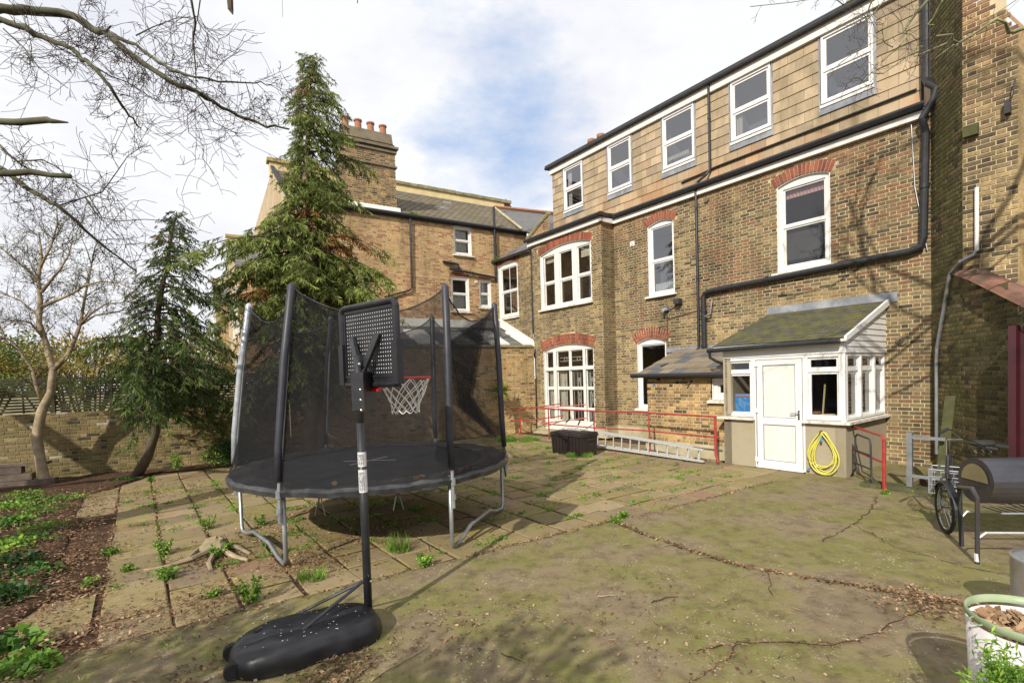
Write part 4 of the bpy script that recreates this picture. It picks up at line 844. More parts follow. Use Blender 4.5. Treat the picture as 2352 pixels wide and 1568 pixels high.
pipe(ST, 'grey_pipe', [FSt.p(.18, .06, 3.74), FSt.p(.14, .07, 3.66), FSt.p(-.02, .08, 3.58), FW.p(.70, .05, 3.45), FW.p(.28, .05, 2.2), FW.p(.26, .05, 2.0), FW.p(.26, .05, .3)], .026, 'galv')
mb = MB(); mb.box(FSt, .02, .20, .01, .12, 5.55, 5.72); mb.build('junction_box', M['mosswood'], ST)
mb = MB(); mb.box(FSt, .50, .57, .01, .12, 5.72, 5.92); mb.tube([FSt.p(.54, .1, 5.85), FSt.p(.6, .14, 5.95), FSt.p(.62, .1, 6.2)], .01, 5); mb.build('bracket', M['felt'], ST)
SH = thing('corrugated_shed', 'burgundy corrugated metal shed wall at the right edge', 'shed', (7.4, 7.3, 0))
x = 6.84; k = 0
while x < 8.2:
    mb = MB(); mb.add([(x, 6.86, 0), (x + .05, 6.80, 0), (x + .11, 6.80, 0), (x + .16, 6.86, 0), (x, 6.86, 2.42), (x + .05, 6.80, 2.42), (x + .11, 6.80, 2.42), (x + .16, 6.86, 2.42)], [(0, 1, 5, 4), (1, 2, 6, 5), (2, 3, 7, 6)]); mb.build('corrugation', M['burg'], SH); x += .16
mb = MB()
for i in range(26):
    a = np.array([6.85 + R.random() * .5, 6.72, 2.3 + R.random() * .3]); pts = [a]
    for j in range(5): pts.append(pts[-1] + np.array([R.uniform(-.06, .14), R.uniform(-.04, .04), R.uniform(-.12, .1)]))
    mb.tube(pts, .007, 4)
mb.build('dry_climber', M['twig'], origin=(7, 6.72, 2.4), label='tangle of dry climbing stems on top of the burgundy shed', cat='climber')
NH = thing('white_house', 'white house with burgundy window frames glimpsed at the right edge', 'house', (23, 20, 0))
mb = MB(); mb.add([(20.45, 20, 0), (30, 20, 0), (30, 20, 5.6), (20.45, 20, 5.6)], [(0, 1, 2, 3)]); mb.add([(20.45, 20, 0), (20.45, 28, 0), (20.45, 28, 5.6), (20.45, 20, 5.6)], [(0, 1, 2, 3)]); mb.build('wall', M['white'], NH)
mb = MB(); mb.add([(20.2, 19.7, 5.5), (30, 19.7, 5.5), (30, 24, 8.2), (20.2, 24, 8.2)], [(0, 1, 2, 3)]); mb.build('roof', M['cement'], NH)
window(NH, Fr((20.9, 20, 0), (1, 0, 0), (0, -1, 0)), 0, 1.3, 3.2, 4.9, zm=4.0, mat='burg', bars=1, sill=.1, rec=-.03)
mb = MB(); mb.box(WF, 20.2, 30, 19.5, 19.7, 5.4, 5.55); mb.build('gutter', M['felt'], NH)
# ------------------------------------------------------------ ground
mb = MB(); mb.quad((-300, -300, -.06), (300, -300, -.06), (300, 300, -.06), (-300, 300, -.06)); mb.build('ground', M['soil'], kind='structure')
def UN(u, n, z=0.): return D1 * u + D2 * n + ZU * z
ue = lambda n: 4.88 - .092 * n
# two concrete pads, split by a litter-filled joint; the joint wanders
jt = [(4.43, 4.93), (3.9, 4.80), (3.2, 4.70), (2.56, 4.68), (2.0, 4.85), (1.5, 5.05), (1.09, 5.22), (.4, 5.35), (-.8, 5.6), (-3, 6.0)]
def wob(pts, amp, step=.12, seed=1):
    rr = random.Random(seed); out = []
    for (a, b), (c, d) in zip(pts, pts[1:]):
        L = math.hypot(c - a, d - b); n = max(1, int(L / step))
        for i in range(n): t = i / n; out.append((a + (c - a) * t + rr.uniform(-amp, amp), b + (d - b) * t + rr.uniform(-amp, amp)))
    out.append(pts[-1]); return out
jw = wob(jt, .018)
def slabmesh(poly, z, th, mat, name, **k):
    me = MB(); n = len(poly); top = [UN(u, v, z) for u, v in poly]; bot = [UN(u, v, z - th) for u, v in poly]
    me.add(top + bot, [tuple(range(n))] + [(i, (i + 1) % n, (i + 1) % n + n, i + n) for i in range(n)]); return me.build(name, mat, **k)
near = [(a, b - .018) for a, b in jw] + [(-3, -6), (6.2, -6)] + [(ue(n_) + 0, n_) for n_ in np.arange(-6, 4.9, .5)]
slabmesh(near, 0.0, .12, M['concrete'], 'concrete_pad', kind='structure')
far = [(a, b + .018) for a, b in jw] + [(-3, 9.3), (2.5, 9.2), (2.6, 12), (4.0, 12)] + [(ue(n_), n_) for n_ in np.arange(9.8, 5.0, -.5)]
slabmesh(far, 0.012, .12, M['concrete'], 'concrete_pad', kind='structure')
# paving slabs
PV = bpy.data.objects.new('paving', None); COL.objects.link(PV); PV.location = tuple(UN(8, 4)); WL[PV] = UN(8, 4); PV['kind'] = 'structure'
mb = MB(); mb.add([UN(4.3, -1.0, -.014), UN(14.6, -1.0, -.014), UN(14.0, 11.1, -.014), UN(4.2, 8.4, -.014)], [(0, 1, 2, 3)]); mb.build('paving_bed', M['soil'], PV)
ns = 0; slabs = []; su, sn = .465, .505; big = MB()
for j in range(-2, 22):
    n0 = -.35 + sn * j
    if j == 0 or True: pass
    off = R.uniform(-.03, .03)
    for i in range(-1, 22):
        u0 = ue(n0 + .25) + su * i + .02 + off
        so_ = R.uniform(-.008, .008); u1 = u0 + su - .034; v0, v1 = n0 + .012 + so_, n0 + sn - .012 + so_
        if i == -1: continue
        if u0 > 13.7 or n0 > 10.3 or (u0 < 5.6 and n0 > 9.3): continue
        if n0 < -.4 and u0 < 8.5 + 2 * (n0 + 1.4): continue
        if u0 + .6 > 10.3 and n0 > 9.9: continue
        h = R.uniform(-.006, .006); tl = R.uniform(-.007, .007); tl2 = R.uniform(-.006, .006); g = lambda: R.uniform(-.005, .005)
        c = .012
        q = [(u0 + g(), v0 + g()), (u1 + g(), v0 + g()), (u1 + g(), v1 + g()), (u0 + g(), v1 + g())]
        hs = [h - tl - tl2, h + tl - tl2, h + tl + tl2, h - tl + tl2]
        cu, cv = (u0 + u1) / 2, (v0 + v1) / 2
        m_ = MB(); m_.add([UN(a, b, -.05) for a, b in q] + [UN(a, b, hh - .008) for (a, b), hh in zip(q, hs)] + [UN(a + (c if a < cu else -c), b + (c if b < cv else -c), hh) for (a, b), hh in zip(q, hs)],
              [(8, 9, 10, 11)] + [(k, (k + 1) % 4, (k + 1) % 4 + 4, k + 4) for k in range(4)] + [(k + 4, (k + 1) % 4 + 4, (k + 1) % 4 + 8, k + 8) for k in range(4)])
        px_, py_, w_ = proj(UN(cu, cv)); vis_ = w_ > 0 and -20 < px_ < 2370 and py_ < 1600
        slabs.append((w_ if vis_ else 99 + w_, m_))
slabs.sort(key=lambda q: q[0])
for w_, m_ in slabs:
    if ns < 296:
        o = m_.build('paving_slab', M['slab'], PV); o['tone'] = R.random(); ns += 1
    else:
        b_ = len(big.v); big.v += m_.v; big.f += [tuple(x + b_ for x in f) for f in m_.f]; big.t += [R.random()] * len(m_.f)
if big.f: big.build('paving_slabs_rest', M['slab'], PV, kind='stuff')
# worn row of big slabs along the near edge and one red quarry slab
for (a, b, c, d, mt) in ((5.3, 6.2, -.9, -.4, 'slab'), (4.98, 5.5, -1.45, -.95, 'slabred')):
    m_ = MB(); m_.add([UN(a, c, -.05), UN(b, c, -.05), UN(b, d, -.05), UN(a, d, -.05), UN(a, c, .004), UN(b, c, -.004), UN(b, d, .0), UN(a, d, .006)], BOXF); o = m_.build('paving_slab', M[mt], PV, label='red quarry slab at the border edge' if mt == 'slabred' else None); o['tone'] = .5
# planting bed on the left
bed = MB(); N_ = 46
def bedz(x, y): return .03 + .05 * noise.noise(Vector((x * 1.3, y * 1.3, 0))) + .02 * noise.noise(Vector((x * 6, y * 6, 2)))
vs = []; fs = []
for i in range(N_):
    for j in range(N_):
        u = 3.4 + (15.2 - 3.4) * j / (N_ - 1); e_ = -.80 - max(0, 6.5 - u) * .3 + .22 * noise.noise(Vector((u * .9, 4, 0))) + (.0 if u < 12 else (u - 12) * .6)
        n_ = e_ - 7.0 * (i / (N_ - 1)) ** 1.5; p = UN(u, n_); p[2] = bedz(p[0], p[1]) - (.05 if i == 0 else 0); vs.append(p)
for i in range(N_ - 1):
    for j in range(N_ - 1): fs.append((i * N_ + j, i * N_ + j + 1, (i + 1) * N_ + j + 1, (i + 1) * N_ + j))
bed.add(vs, fs); bed.build('soil_bed', M['soil'], kind='structure', smooth=True)
bed = MB(); bed.add([UN(13.6, .8, .015), UN(14.9, -.6, .02), UN(14.9, 5.5, .02), UN(14.0, 11, .02), UN(13.5, 10.6, .015), UN(13.55, 5, .015)], [(0, 1, 2, 3, 4, 5)]); bed.build('soil_strip', M['soil'], kind='structure')
kb = MB(); rr = random.Random(8)
for i in range(24):
    u = 3.0 - i * .06; kb.hexa([UN(u, 9.12, 0), UN(u - .06, 9.12, 0), UN(u - .06, 9.5, 0), UN(u, 9.5, 0), UN(u, 9.17, .07 + rr.uniform(0, .015)), UN(u - .06, 9.17, .07 + rr.uniform(0, .015)), UN(u - .06, 9.45, .08), UN(u, 9.45, .08)])
kb.build('mossy_kerb', M['mosswood'], kind='structure')

def arr_leaves(name, mat, C_, n, size, flat=0., tones=None, asp=.5, up=None, seed=0, **k):
    """n small leaf quads at the points C_ (n,3) with random turns"""
    rg = np.random.default_rng(seed); n = len(C_); a = rg.normal(size=(n, 3))
    if flat: a[:, 2] *= (1 - flat)
    a /= np.linalg.norm(a, axis=1)[:, None] + 1e-9; b = rg.normal(size=(n, 3)); b[:, 2] *= (1 - flat)
    b -= a * (a * b).sum(1)[:, None]; b /= np.linalg.norm(b, axis=1)[:, None] + 1e-9
    s = (size * rg.uniform(.55, 1.3, n))[:, None]
    V = np.stack([C_ - a * s * .5, C_ + b * s * asp * .5, C_ + a * s * .5 + (ZU * 0), C_ - b * s * asp * .5], 1).reshape(-1, 3)
    t = tones if tones is not None else rg.random(n)
    return fastmesh(name, V, t, mat, **k)
def fastmesh(name, V, t, mat, parent=None, origin=None, nv=4, **k):
    org = WL[parent] if parent is not None else (np.array(origin, float) if origin is not None else np.zeros(3))
    V = np.asarray(V, float) - org; nf = len(V) // nv
    me = bpy.data.meshes.new(name); me.vertices.add(len(V)); me.vertices.foreach_set('co', V.astype(np.float32).ravel())
    me.loops.add(len(V)); me.loops.foreach_set('vertex_index', np.arange(len(V), dtype=np.int32)); me.polygons.add(nf)
    me.polygons.foreach_set('loop_start', np.arange(0, len(V), nv, dtype=np.int32)); me.update(calc_edges=True); me.validate()
    at = me.attributes.new('tone', 'FLOAT', 'FACE'); at.data.foreach_set('value', np.asarray(t, dtype=np.float32)); me.materials.append(mat)
    o = bpy.data.objects.new(name, me); COL.objects.link(o)
    if parent is not None: o.parent = parent
    else: o.location = tuple(org)
    WL[o] = org; return tag(o, k.get('label'), k.get('cat'), k.get('group'), k.get('kind'))
rg = np.random.default_rng(5)
def scat_un(n, fu, fn, z=.008):
    u = fu(n); v = fn(n) if callable(fn) else fn; return u[:, None] * D1 + v[:, None] * D2 + ZU * z
# leaf litter: along the joint, on the bed, below the ladder, slab joints
def strip(n, pts, w_, z=.01):
    pts = np.array(pts); seg = rg.integers(0, len(pts) - 1, n); t = rg.random(n)[:, None]; q = pts[seg] * (1 - t) + pts[seg + 1] * t + rg.normal(0, w_, (n, 2)); return q[:, :1] * D1 + q[:, 1:] * D2 + ZU * (z + rg.random(n)[:, None] * .012)
litter = [strip(900, jt[:8], .022), strip(150, [(1.6, 5.0), (1.09, 5.22), (.4, 5.35)], .06), strip(500, [(4.9, -.5), (4.6, 2.8), (4.45, 4.9)], .03), strip(900, [(6.0, 9.6), (9.0, 9.4)], .12), strip(500, [(4.3, 5.2), (4.1, 8.6)], .03)]
b_ = rg.random((15000, 2)) * [8.5, 4.2] + [4.2, -4.9]; b_[:, 1] += rg.random(15000) * .35
zb = np.array([0.055] * 15000); litter.append(b_[:, :1] * D1 + b_[:, 1:] * D2 + ZU * (zb[:, None] + rg.random(15000)[:, None] * .03))
for (cu_, cn_, r_, n_) in ((6.5, .6, .35, 420), (5.6, 1.4, .4, 600), (5.2, .4, .4, 500), (6.2, 2.4, .5, 500), (7.0, 1.2, .5, 360), (3.4, 1.0, .25, 500), (7.6, -.6, .4, 500), (6.4, -.6, .4, 700), (3.3, 1.9, .5, 240), (5.3, -.3, .35, 350), (3.9, .2, .3, 200), (11.5, .2, .8, 700), (10.5, 1.2, .7, 300), (2.2, 3.0, .9, 260), (1.2, 5.0, .3, 500)):
    q = rg.normal(0, r_ * .6, (n_, 2)) + [cu_, cn_]; litter.append(q[:, :1] * D1 + q[:, 1:] * D2 + ZU * .014)
for ii in range(20):
    for jj in range(3):
        uj = ue(3) + .465 * ii - .01; a_ = rg.uniform(-.6, 7); litter.append(strip(38, [(uj, a_), (uj, a_ + 1.6)], .018, .002)); litter.append(strip(22, [(rg.uniform(5, 12), -.35 + .505 * jj), (rg.uniform(5, 12), -.35 + .505 * jj)], .02, .002))
LC = np.concatenate(litter)
arr_leaves('leaf_litter', M['litter'], LC, len(LC), .035, .75, seed=3, kind='stuff', asp=.55)
b2 = rg.random((9000, 2)) * [8.0, 3.6] + [4.3, -4.3]; b2[:, 1] += rg.random(9000) * .5
tw = [b2[:, :1] * D1 + b2[:, 1:] * D2 + ZU * .075]; 
for (cu_, cn_, r_, n_) in ((6.5, .6, .5, 300), (5.6, 1.4, .5, 400), (5.2, .4, .5, 350), (6.2, 2.4, .6, 300), (4.9, -.2, .5, 300), (8, -.6, .5, 300), (2.5, 3.2, 1.5, 260), (1.0, 3.5, 1.2, 120)):
    q = rg.normal(0, r_ * .6, (n_, 2)) + [cu_, cn_]; tw.append(q[:, :1] * D1 + q[:, 1:] * D2 + ZU * .02)
TC = np.concatenate(tw); arr_leaves('twig_litter', M['needle'], TC, len(TC), .085, .9, seed=4, kind='stuff', asp=.07)
# cracks in the concrete, filled with dirt
def crack(pix, w_, label, seed):
    pts = [G(x, y) for x, y in pix]; un = wob([(p @ D1, p @ D2) for p in pts], .022, .07, seed); mb = MB(); rr = random.Random(seed)
    for (a, b), (c, d) in zip(un, un[1:]):
        t = np.array([c - a, d - b]); t /= np.linalg.norm(t) + 1e-9; n_ = np.array([-t[1], t[0]]) * w_ * rr.uniform(.3, 1.2); mb.quad(UN(a - n_[0], b - n_[1], .0165), UN(c - n_[0], d - n_[1], .0165), UN(c + n_[0], d + n_[1], .0165), UN(a + n_[0], b + n_[1], .0165))
    return mb.build('crack', M['soil'], kind='structure'), [(a, b) for a, b in un]
CK = []
for k, (pix, w_) in enumerate((([(2012, 1142), (2005, 1170), (1960, 1205), (1890, 1245)], .008), ([(2005, 1170), (2100, 1190), (2210, 1200)], .004), ([(1960, 1205), (2060, 1260), (2200, 1300), (2352, 1330)], .005), ([(2183, 1383), (2130, 1400), (2060, 1430), (1985, 1470), (1900, 1488), (1800, 1478), (1700, 1480), (1600, 1500)], .007), ([(1700, 1480), (1655, 1530), (1590, 1568), (1560, 1590)], .005), ([(2085, 1345), (2105, 1368)], .012), ([(1760, 1310), (1775, 1370)], .003), ([(2110, 1378), (2183, 1386), (2260, 1400)], .012))): CK.append(crack(pix, w_, '', 40 + k)[1])
for c_, n_ in zip(CK, (60, 20, 60, 200, 60, 20, 6, 60)): litter_c = strip(n_, c_, .02, .014); arr_leaves('crack_litter', M['litter'], litter_c, len(litter_c), .03, .8, seed=n_, kind='stuff', asp=.4)
# a few twigs one can pick out
for k, (x, y, a, L_, mt, lb) in enumerate(((1490, 2500, .5, .28, 'needle', 'curved pale twig lying on the concrete at the bottom edge'), (1280, 1050, 0, 0, '', ''), (1565, 1390, .1, .16, '', 'pale twig lying on mossy concrete, left of the three'), (1490, 1405, 0, .1, '', ''), (1480, 1395, .2, .1, '', ''),)):
    pass
def twig(x, y, L_, ang, label, mt='twig'):
    g = G(x, y); pts = [g + np.array([math.cos(ang), math.sin(ang), 0]) * L_ * t + np.array([0, 0, .012]) + np.array([R.uniform(-.01, .01), R.uniform(-.01, .01), .006 * math.sin(3 * t)]) for t in np.linspace(0, 1, 7)]
    mb = MB(); mb.tube(pts, [.006, .006, .005, .005, .004, .003, .002], 5); mb.build('twig', M[mt], origin=g, label=label, cat='twig', group='twigs fallen on the paving')
twig(870, 1555, .42, .9, 'pale curved twig on concrete just right of the hoop base', 'bark'); twig(1375, 1372, .2, .05, 'short pale twig on mossy concrete near the middle', 'bark')
twig(1495, 1385, .28, .35, 'reddish twig on mossy concrete right of the middle'); twig(1530, 1255, .12, .2, 'short twig lying across the far concrete pad', 'bark'); twig(1150, 1505, .2, -.6, 'dark forked twig near the bottom middle'); twig(1600, 1283, .13, .1, 'grey twig beside the litter-filled joint', 'bark')
twig(985, 1262, .14, 1.9, 'thin upright-looking straw on slabs under the trampoline', 'bark'); twig(1430, 1253, .1, .2, 'small grey twig left of the pad joint', 'bark')

# ------------------------------------------------------------ trampoline
TCn = np.array([-1.90, 6.86, 0]); RT = 1.78; ZT = .86
TR = thing('trampoline', 'large round black trampoline with tall net enclosure on grey legs', 'trampoline', TCn)
pa = [math.radians(a) for a in (-108, -168, 132, 72, 12, -48)]
def tp(a, r, z): return TCn + np.array([math.cos(a) * r, math.sin(a) * r, z])
mb = MB(); mb.tube([tp(a, RT - .05, ZT - .03) for a in np.linspace(0, 2 * math.pi, 73)], .022, 8, cap=False); mb.build('frame_ring', M['galv'], TR, smooth=True)
mb = MB(); n = 96
for i in range(n):
    a, b = 2 * math.pi * i / n, 2 * math.pi * (i + 1) / n
    wv = lambda t: .006 * math.sin(t * 17) + .004 * math.sin(t * 41 + 1)
    for (r0, z0, r1, z1) in ((1.44, ZT - .01, 1.56, ZT + .012), (1.56, ZT + .012, 1.78, ZT + .0), (1.78, ZT, 1.825, ZT - .035), (1.825, ZT - .035, 1.81, ZT - .09)):
        mb.quad(tp(a, r0, z0 + wv(a)), tp(b, r0, z0 + wv(b)), tp(b, r1, z1 + wv(b)), tp(a, r1, z1 + wv(a)))
mb.build('spring_pad', M['pad'], TR, smooth=True)
mb = MB(); mb.add([tp(2 * math.pi * i / n, 1.47, ZT - .02) for i in range(n)], [tuple(range(n))]); mt_ = mb.build('jumping_mat', M['mat'], TR)
mb = MB(); cx = TCn + np.array([-.10, 0, ZT - .012])
for a in (math.radians(0), math.radians(62)):
    d = np.array([math.cos(a), math.sin(a), 0]); nn_ = np.array([-d[1], d[0], 0]); mb.quad(cx - d * .36 - nn_ * .012, cx + d * .36 - nn_ * .012, cx + d * .36 + nn_ * .012, cx - d * .36 + nn_ * .012)
mb.build('white_cross', M['whitetape'], mt_)
tops = []
for i, a in enumerate(pa):
    zt = 2.98; rt_ = 1.62; b_ = tp(a, RT + .02, .12); rim = tp(a, RT + .02, ZT); top = tp(a, rt_, zt) + np.array([.10, 0, 0]); tops.append(top)
    mid = tp(a, RT - .0, 1.2)
    mb = MB(); mb.tube([tp(a, RT + .03, .5), rim, top], .019, 8); po = mb.build('net_pole', M['galv'], TR)
    mb = MB(); mb.tube([tp(a, RT + .02, .93), tp(a, RT, 1.3), tp(a, 1.71, 2.2) + np.array([.05, 0, 0]), top, top + ZU * .03], [.036, .040, .041, .041, .015], 10); mb.build('foam_sleeve', M['foams'] if i == 1 else M['foam'], po, smooth=True)
    mb = MB(); mb.tube([tp(a, RT + .03, .60), tp(a, RT + .03, .66)], .03, 8); mb.tube([tp(a, RT + .03, .76), tp(a, RT + .03, .84)], .03, 8); mb.build('pole_clamp', M['galv'], po)
for i, j in ((0, 1), (2, 3), (4, 5)):
    A_, B_ = tp(pa[i], RT - .03, 0), tp(pa[j], RT - .03, 0); d = B_ - A_
    mb = MB(); mb.tube([A_ + ZU * ZT, A_ + ZU * .10, A_ + d * .03 + ZU * .035, A_ + d * .16 + ZU * .06, A_ + d * .32 + ZU * .14, A_ + d * .68 + ZU * .14, A_ + d * .84 + ZU * .06, A_ + d * .97 + ZU * .035, B_ + ZU * .10, B_ + ZU * ZT], .024, 10); mb.build('leg', M['galv'], TR, smooth=True)
# net: from sagging top cord down to the pad's inner edge
def netpt(i, t, v):
    a0, a1 = pa[i], pa[(i + 1) % 6]
    while a1 > a0: a1 -= 2 * math.pi
    while a0 - a1 > math.pi: a1 += 2 * math.pi
    a = a0 + (a1 - a0) * t; chord = tops[i] * (1 - t) + tops[(i + 1) % 6] * t; bot = tp(a, 1.79, ZT + .0)
    s_ = 4 * t * (1 - t); sag = .30
    topp = chord - ZU * sag * s_ ** .8; topp = topp + (TCn - topp) * np.array([.03, .03, 0]) * s_
    p = bot * (1 - v) + topp * v; cen = TCn.copy(); cen[2] = p[2]; p = p + (cen - p) * (.07 * math.sin(math.pi * v) * s_) ; return p + np.array([math.cos(a), math.sin(a), 0]) * .012 * math.sin(t * 31 + v * 4 + i)
for i in range(6):
    mb = MB(); nu, nv = 18, 10; vs = [netpt(i, u / nu, v / nv) for v in range(nv + 1) for u in range(nu + 1)]
    mb.add(vs, [(v * (nu + 1) + u, v * (nu + 1) + u + 1, (v + 1) * (nu + 1) + u + 1, (v + 1) * (nu + 1) + u) for v in range(nv) for u in range(nu)]); nt_ = mb.build('net_panel', M['net'], TR, smooth=True)
    mb = MB(); mb.tube([netpt(i, u / nu, 1) for u in range(nu + 1)], .009, 5); mb.build('edge_cord', M['felt'], nt_)
# loose entrance flap and spare net hanging inside, plus straps below
mb = MB(); A_ = netpt(4, .15, .98); B_ = netpt(4, .55, .9); C1 = netpt(4, .1, .05); 
fl = [A_, B_ + np.array([-.25, 0, -.1]), B_ + np.array([-.12, -.1, -.9]), C1 + np.array([-.1, .0, .1]), A_ * .4 + C1 * .6 + np.array([-.35, 0, .0])]
mb.add(fl, [(0, 1, 2), (0, 2, 4), (4, 2, 3)]); fl2 = [p + np.array([-.04, .03, 0]) for p in fl]; mb.add(fl2, [(0, 1, 2), (0, 2, 4), (4, 2, 3)]); mb.build('entrance_flap', M['net'], TR)
mb = MB()
for a in (pa[0] + .25, pa[1] - .1, pa[4] + .15, pa[3], pa[2] - .4, pa[5] - .35, pa[4] - .25):
    mb = MB()
    for s_ in (-.5, .5): mb.tube([tp(a, RT - .02, ZT - .06), tp(a + s_ * .06, RT + .0, ZT - .28)], .008, 4)
    mb.build('tie_strap', M['felt'], TR)
q = rg.random((60, 2)); ang = np.where(q[:, 0] < .7, -1.25 + q[:, 0] * .9, q[:, 0] * 2 - 3.0); q = q[:22]; ang = ang[:22]; LCt = np.stack([TCn[0] + np.cos(ang) * (1.66 + q[:, 1] * .08), TCn[1] + np.sin(ang) * (1.66 + q[:, 1] * .08), np.full(22, ZT + .03)], 1)
arr_leaves('fallen_leaves', M['litter'], LCt, 22, .07, .6, seed=8, kind='stuff', asp=.8, tones=np.full(22, .6) + rg.random(22) * .2)

# ------------------------------------------------------------ basketball hoop
HP = np.array([-1.205, 3.93, 0])
HO = thing('basketball_hoop', 'portable black basketball hoop with red rim and white net', 'basketball hoop', HP)
ax_ = np.array([-.86, -.51, 0]); ay = np.array([-.51, .86, 0]); bc_ = np.array([-1.555, 3.62, 0])
prof = [(1.0, .0), (1.02, .05), (1.0, .10), (.94, .15), (.82, .175), (.5, .185), (.0, .18)]
def sup(t, r):
    c, s_ = math.cos(t), math.sin(t); hx, hy = .51, .29; k = 2.9
    x = math.copysign(abs(c) ** (2 / k), c) * hx; y = math.copysign(abs(s_) ** (2 / k), s_) * hy * (1 - .10 * (1 - abs(c)) * 0 - .18 * max(0, math.cos((x / hx) * math.pi) * .5 + .0 if False else 0) - .13 * math.exp(-((x + .10) / .14) ** 2)); return x * r, y * r
mb = MB(); n = 64; vs = []
for r, z in prof:
    for i in range(n):
        x, y = sup(2 * math.pi * i / n, r); zz = z - (.025 * math.exp(-(y / .035) ** 2) if z > .14 and abs(x) < .45 else 0) - (.05 * max(0, x - .2) if z > .1 else 0); vs.append(bc_ + ax_ * x + ay * y + ZU * zz)
mb.add(vs, [(j * n + i, j * n + (i + 1) % n, (j + 1) * n + (i + 1) % n, (j + 1) * n + i) for j in range(len(prof) - 1) for i in range(n)]); bs_ = mb.build('water_base', M['plastic'], HO, smooth=True)
mb = MB(); mb.lathe(bc_ + ax_ * .33 + ay * .12 + ZU * .165, [(.0, .02), (.03, .02), (.035, .0)], 14); mb.build('filler_cap', M['felt'], bs_)
for s_ in (-.14, .14):
    mb = MB(); mb.lathe(bc_ + ax_ * .50 + ay * s_ + ZU * .055, [(.0, -.025), (.055, -.025), (.055, .025), (0, .025)], 18, ax=ay); mb.build('wheel', M['rubber'], bs_)
q = rg.random((46, 2)) * [.9, .5] - [.4, .25]; ps = np.array([bc_ + ax_ * a + ay * b + ZU * .19 for a, b in q]); arr_leaves('bird_droppings', M['whitetape'], ps, 46, .012, 1., seed=2, kind='stuff', asp=.8)
mb = MB(); pl = np.array([.62, -.5, 0]); pl /= np.linalg.norm(pl)
mb.tube([HP + ZU * .06, HP + ZU * 1.62], .032, 16); mb.tube([HP + ZU * 1.5, HP + ZU * 2.15], .028, 16); pole = mb.build('pole', M['black'], HO, smooth=True)
for z0, z1, dark in ((1.07, 1.25, 0), (1.275, 1.39, 0)):
    m2 = MB(); m2.tube([HP + ZU * z0, HP + ZU * z1], .0332, 16, cap=False); st_ = m2.build('sticker', M['whitetape'], pole)
    m3 = MB(); rs_ = random.Random(4); z = z0 + .012
    while z < z1 - .02:
        a = -2.3
        while a < -.9:
            w_ = rs_.uniform(.03, .16); a2 = min(a + w_, -.85)
            if rs_.random() < .8: 
                p = lambda t, h: HP + np.array([math.cos(t) * .0338, math.sin(t) * .0338, h]); m3.quad(p(a, z), p(a2, z), p(a2, z + .0055), p(a, z + .0055))
            a = a2 + .03
        z += .009
    m3.build('fine_print', M['felt'], st_)
mb = MB(); mb.tube([HP + ZU * .36 - ax_ * -.03, bc_ + ax_ * .05 + ay * .27 + ZU * .15], .013, 8); mb.tube([HP + ZU * .36 + ax_ * .03, bc_ + ax_ * .05 - ay * .05 + ZU * .16], .013, 8); mb.build('brace', M['black'], HO)
mb = MB(); mb.lathe(HP + np.array([.035, -.03, .365]), [(0, .02), (.012, .016), (.012, 0)], 10, ax=(.5, -.86, 0)); 
for z in (1.72, 1.80, 1.88, 2.08): mb.lathe(HP + np.array([.02, -.03, z]), [(0, .02), (.012, .014), (.012, 0)], 10, ax=(.3, -.9, 0))
mb.build('bolt', M['chrome'], HO)
# backboard seen from behind; corners measured from the photograph
BT = [P(781, 712, 4.28), P(912, 676, 3.80), P(914, 890, 3.80), P(775, 888, 4.28)]
xb = BT[1] - BT[0]; xb[2] = 0; bw_ = np.linalg.norm(xb); xb /= bw_; yb = np.array([xb[1], -xb[0], 0]) # toward camera
zt_, zb_ = (BT[0][2] + BT[1][2]) / 2, (BT[2][2] + BT[3][2]) / 2
FBb = Fr(np.array([BT[0][0], BT[0][1], 0]), xb, yb); bh_ = zt_ - zb_
mb = MB(); cr_ = .045
def ring(x0, x1, z0, z1, y, r):
    out = []
    for cx_, cz2, a0 in ((x1 - r, z1 - r, 0), (x0 + r, z1 - r, 90), (x0 + r, z0 + r, 180), (x1 - r, z0 + r, 270)):
        for k in range(6): a = math.radians(a0 + 18 * k); out.append(FBb.p(cx_ + r * math.cos(a), y, cz2 + r * math.sin(a)))
    return out
tube_r = .02
loop = ring(.02, bw_ - .02, zb_ + .02, zt_ - .02, .0, .05); loop.append(loop[0]); mb.tube(loop, .026, 10)
for x0, x1, z0, z1 in ((0.0, bw_, zb_ + .075, zb_ + .10),): mb.box(FBb, .03, bw_ - .03, -.02, .012, z0, z1)
mb.box(FBb, .02, .07, -.02, .005, zb_, zt_); mb.box(FBb, bw_ - .07, bw_ - .02, -.02, .005, zb_, zt_); mb.box(FBb, .05, bw_ - .05, -.02, .005, zt_ - .07, zt_ - .02); mb.box(FBb, .05, bw_ - .05, -.02, .005, zb_ + .01, zb_ + .09)
for a in (0, bw_ - .05): mb.box(FBb, a - .006, a + .056, -.03, .03, zb_ + .02, zb_ + .36)
bb = mb.build('backboard', M['plastic'], HO)
mb = MB(); nx, nz = 21, 16; X0, X1, Z0, Z1 = .07, bw_ - .07, zb_ + .10, zt_ - .07
for i in range(nx + 1): x = X0 + (X1 - X0) * i / nx; mb.box(FBb, x - .0085, x + .0085, -.0065, -.0035, Z0, Z1)
for j in range(nz + 1): z = Z0 + (Z1 - Z0) * j / nz; mb.box(FBb, X0, X1, -.007, -.003, z - .0095, z + .0095)
mb.build('lattice', M['plastic'], bb, kind='stuff')
patch(bb, 'front_face', FBb, X0, X1, -.012, -.0075, Z0, Z1, 'whitetape')
mb = MB(); hub = FBb.p(bw_ * .42, .05, zb_ + bh_ * .42); pj = HP + ZU * 2.1; c0 = HP + ZU * 1.9
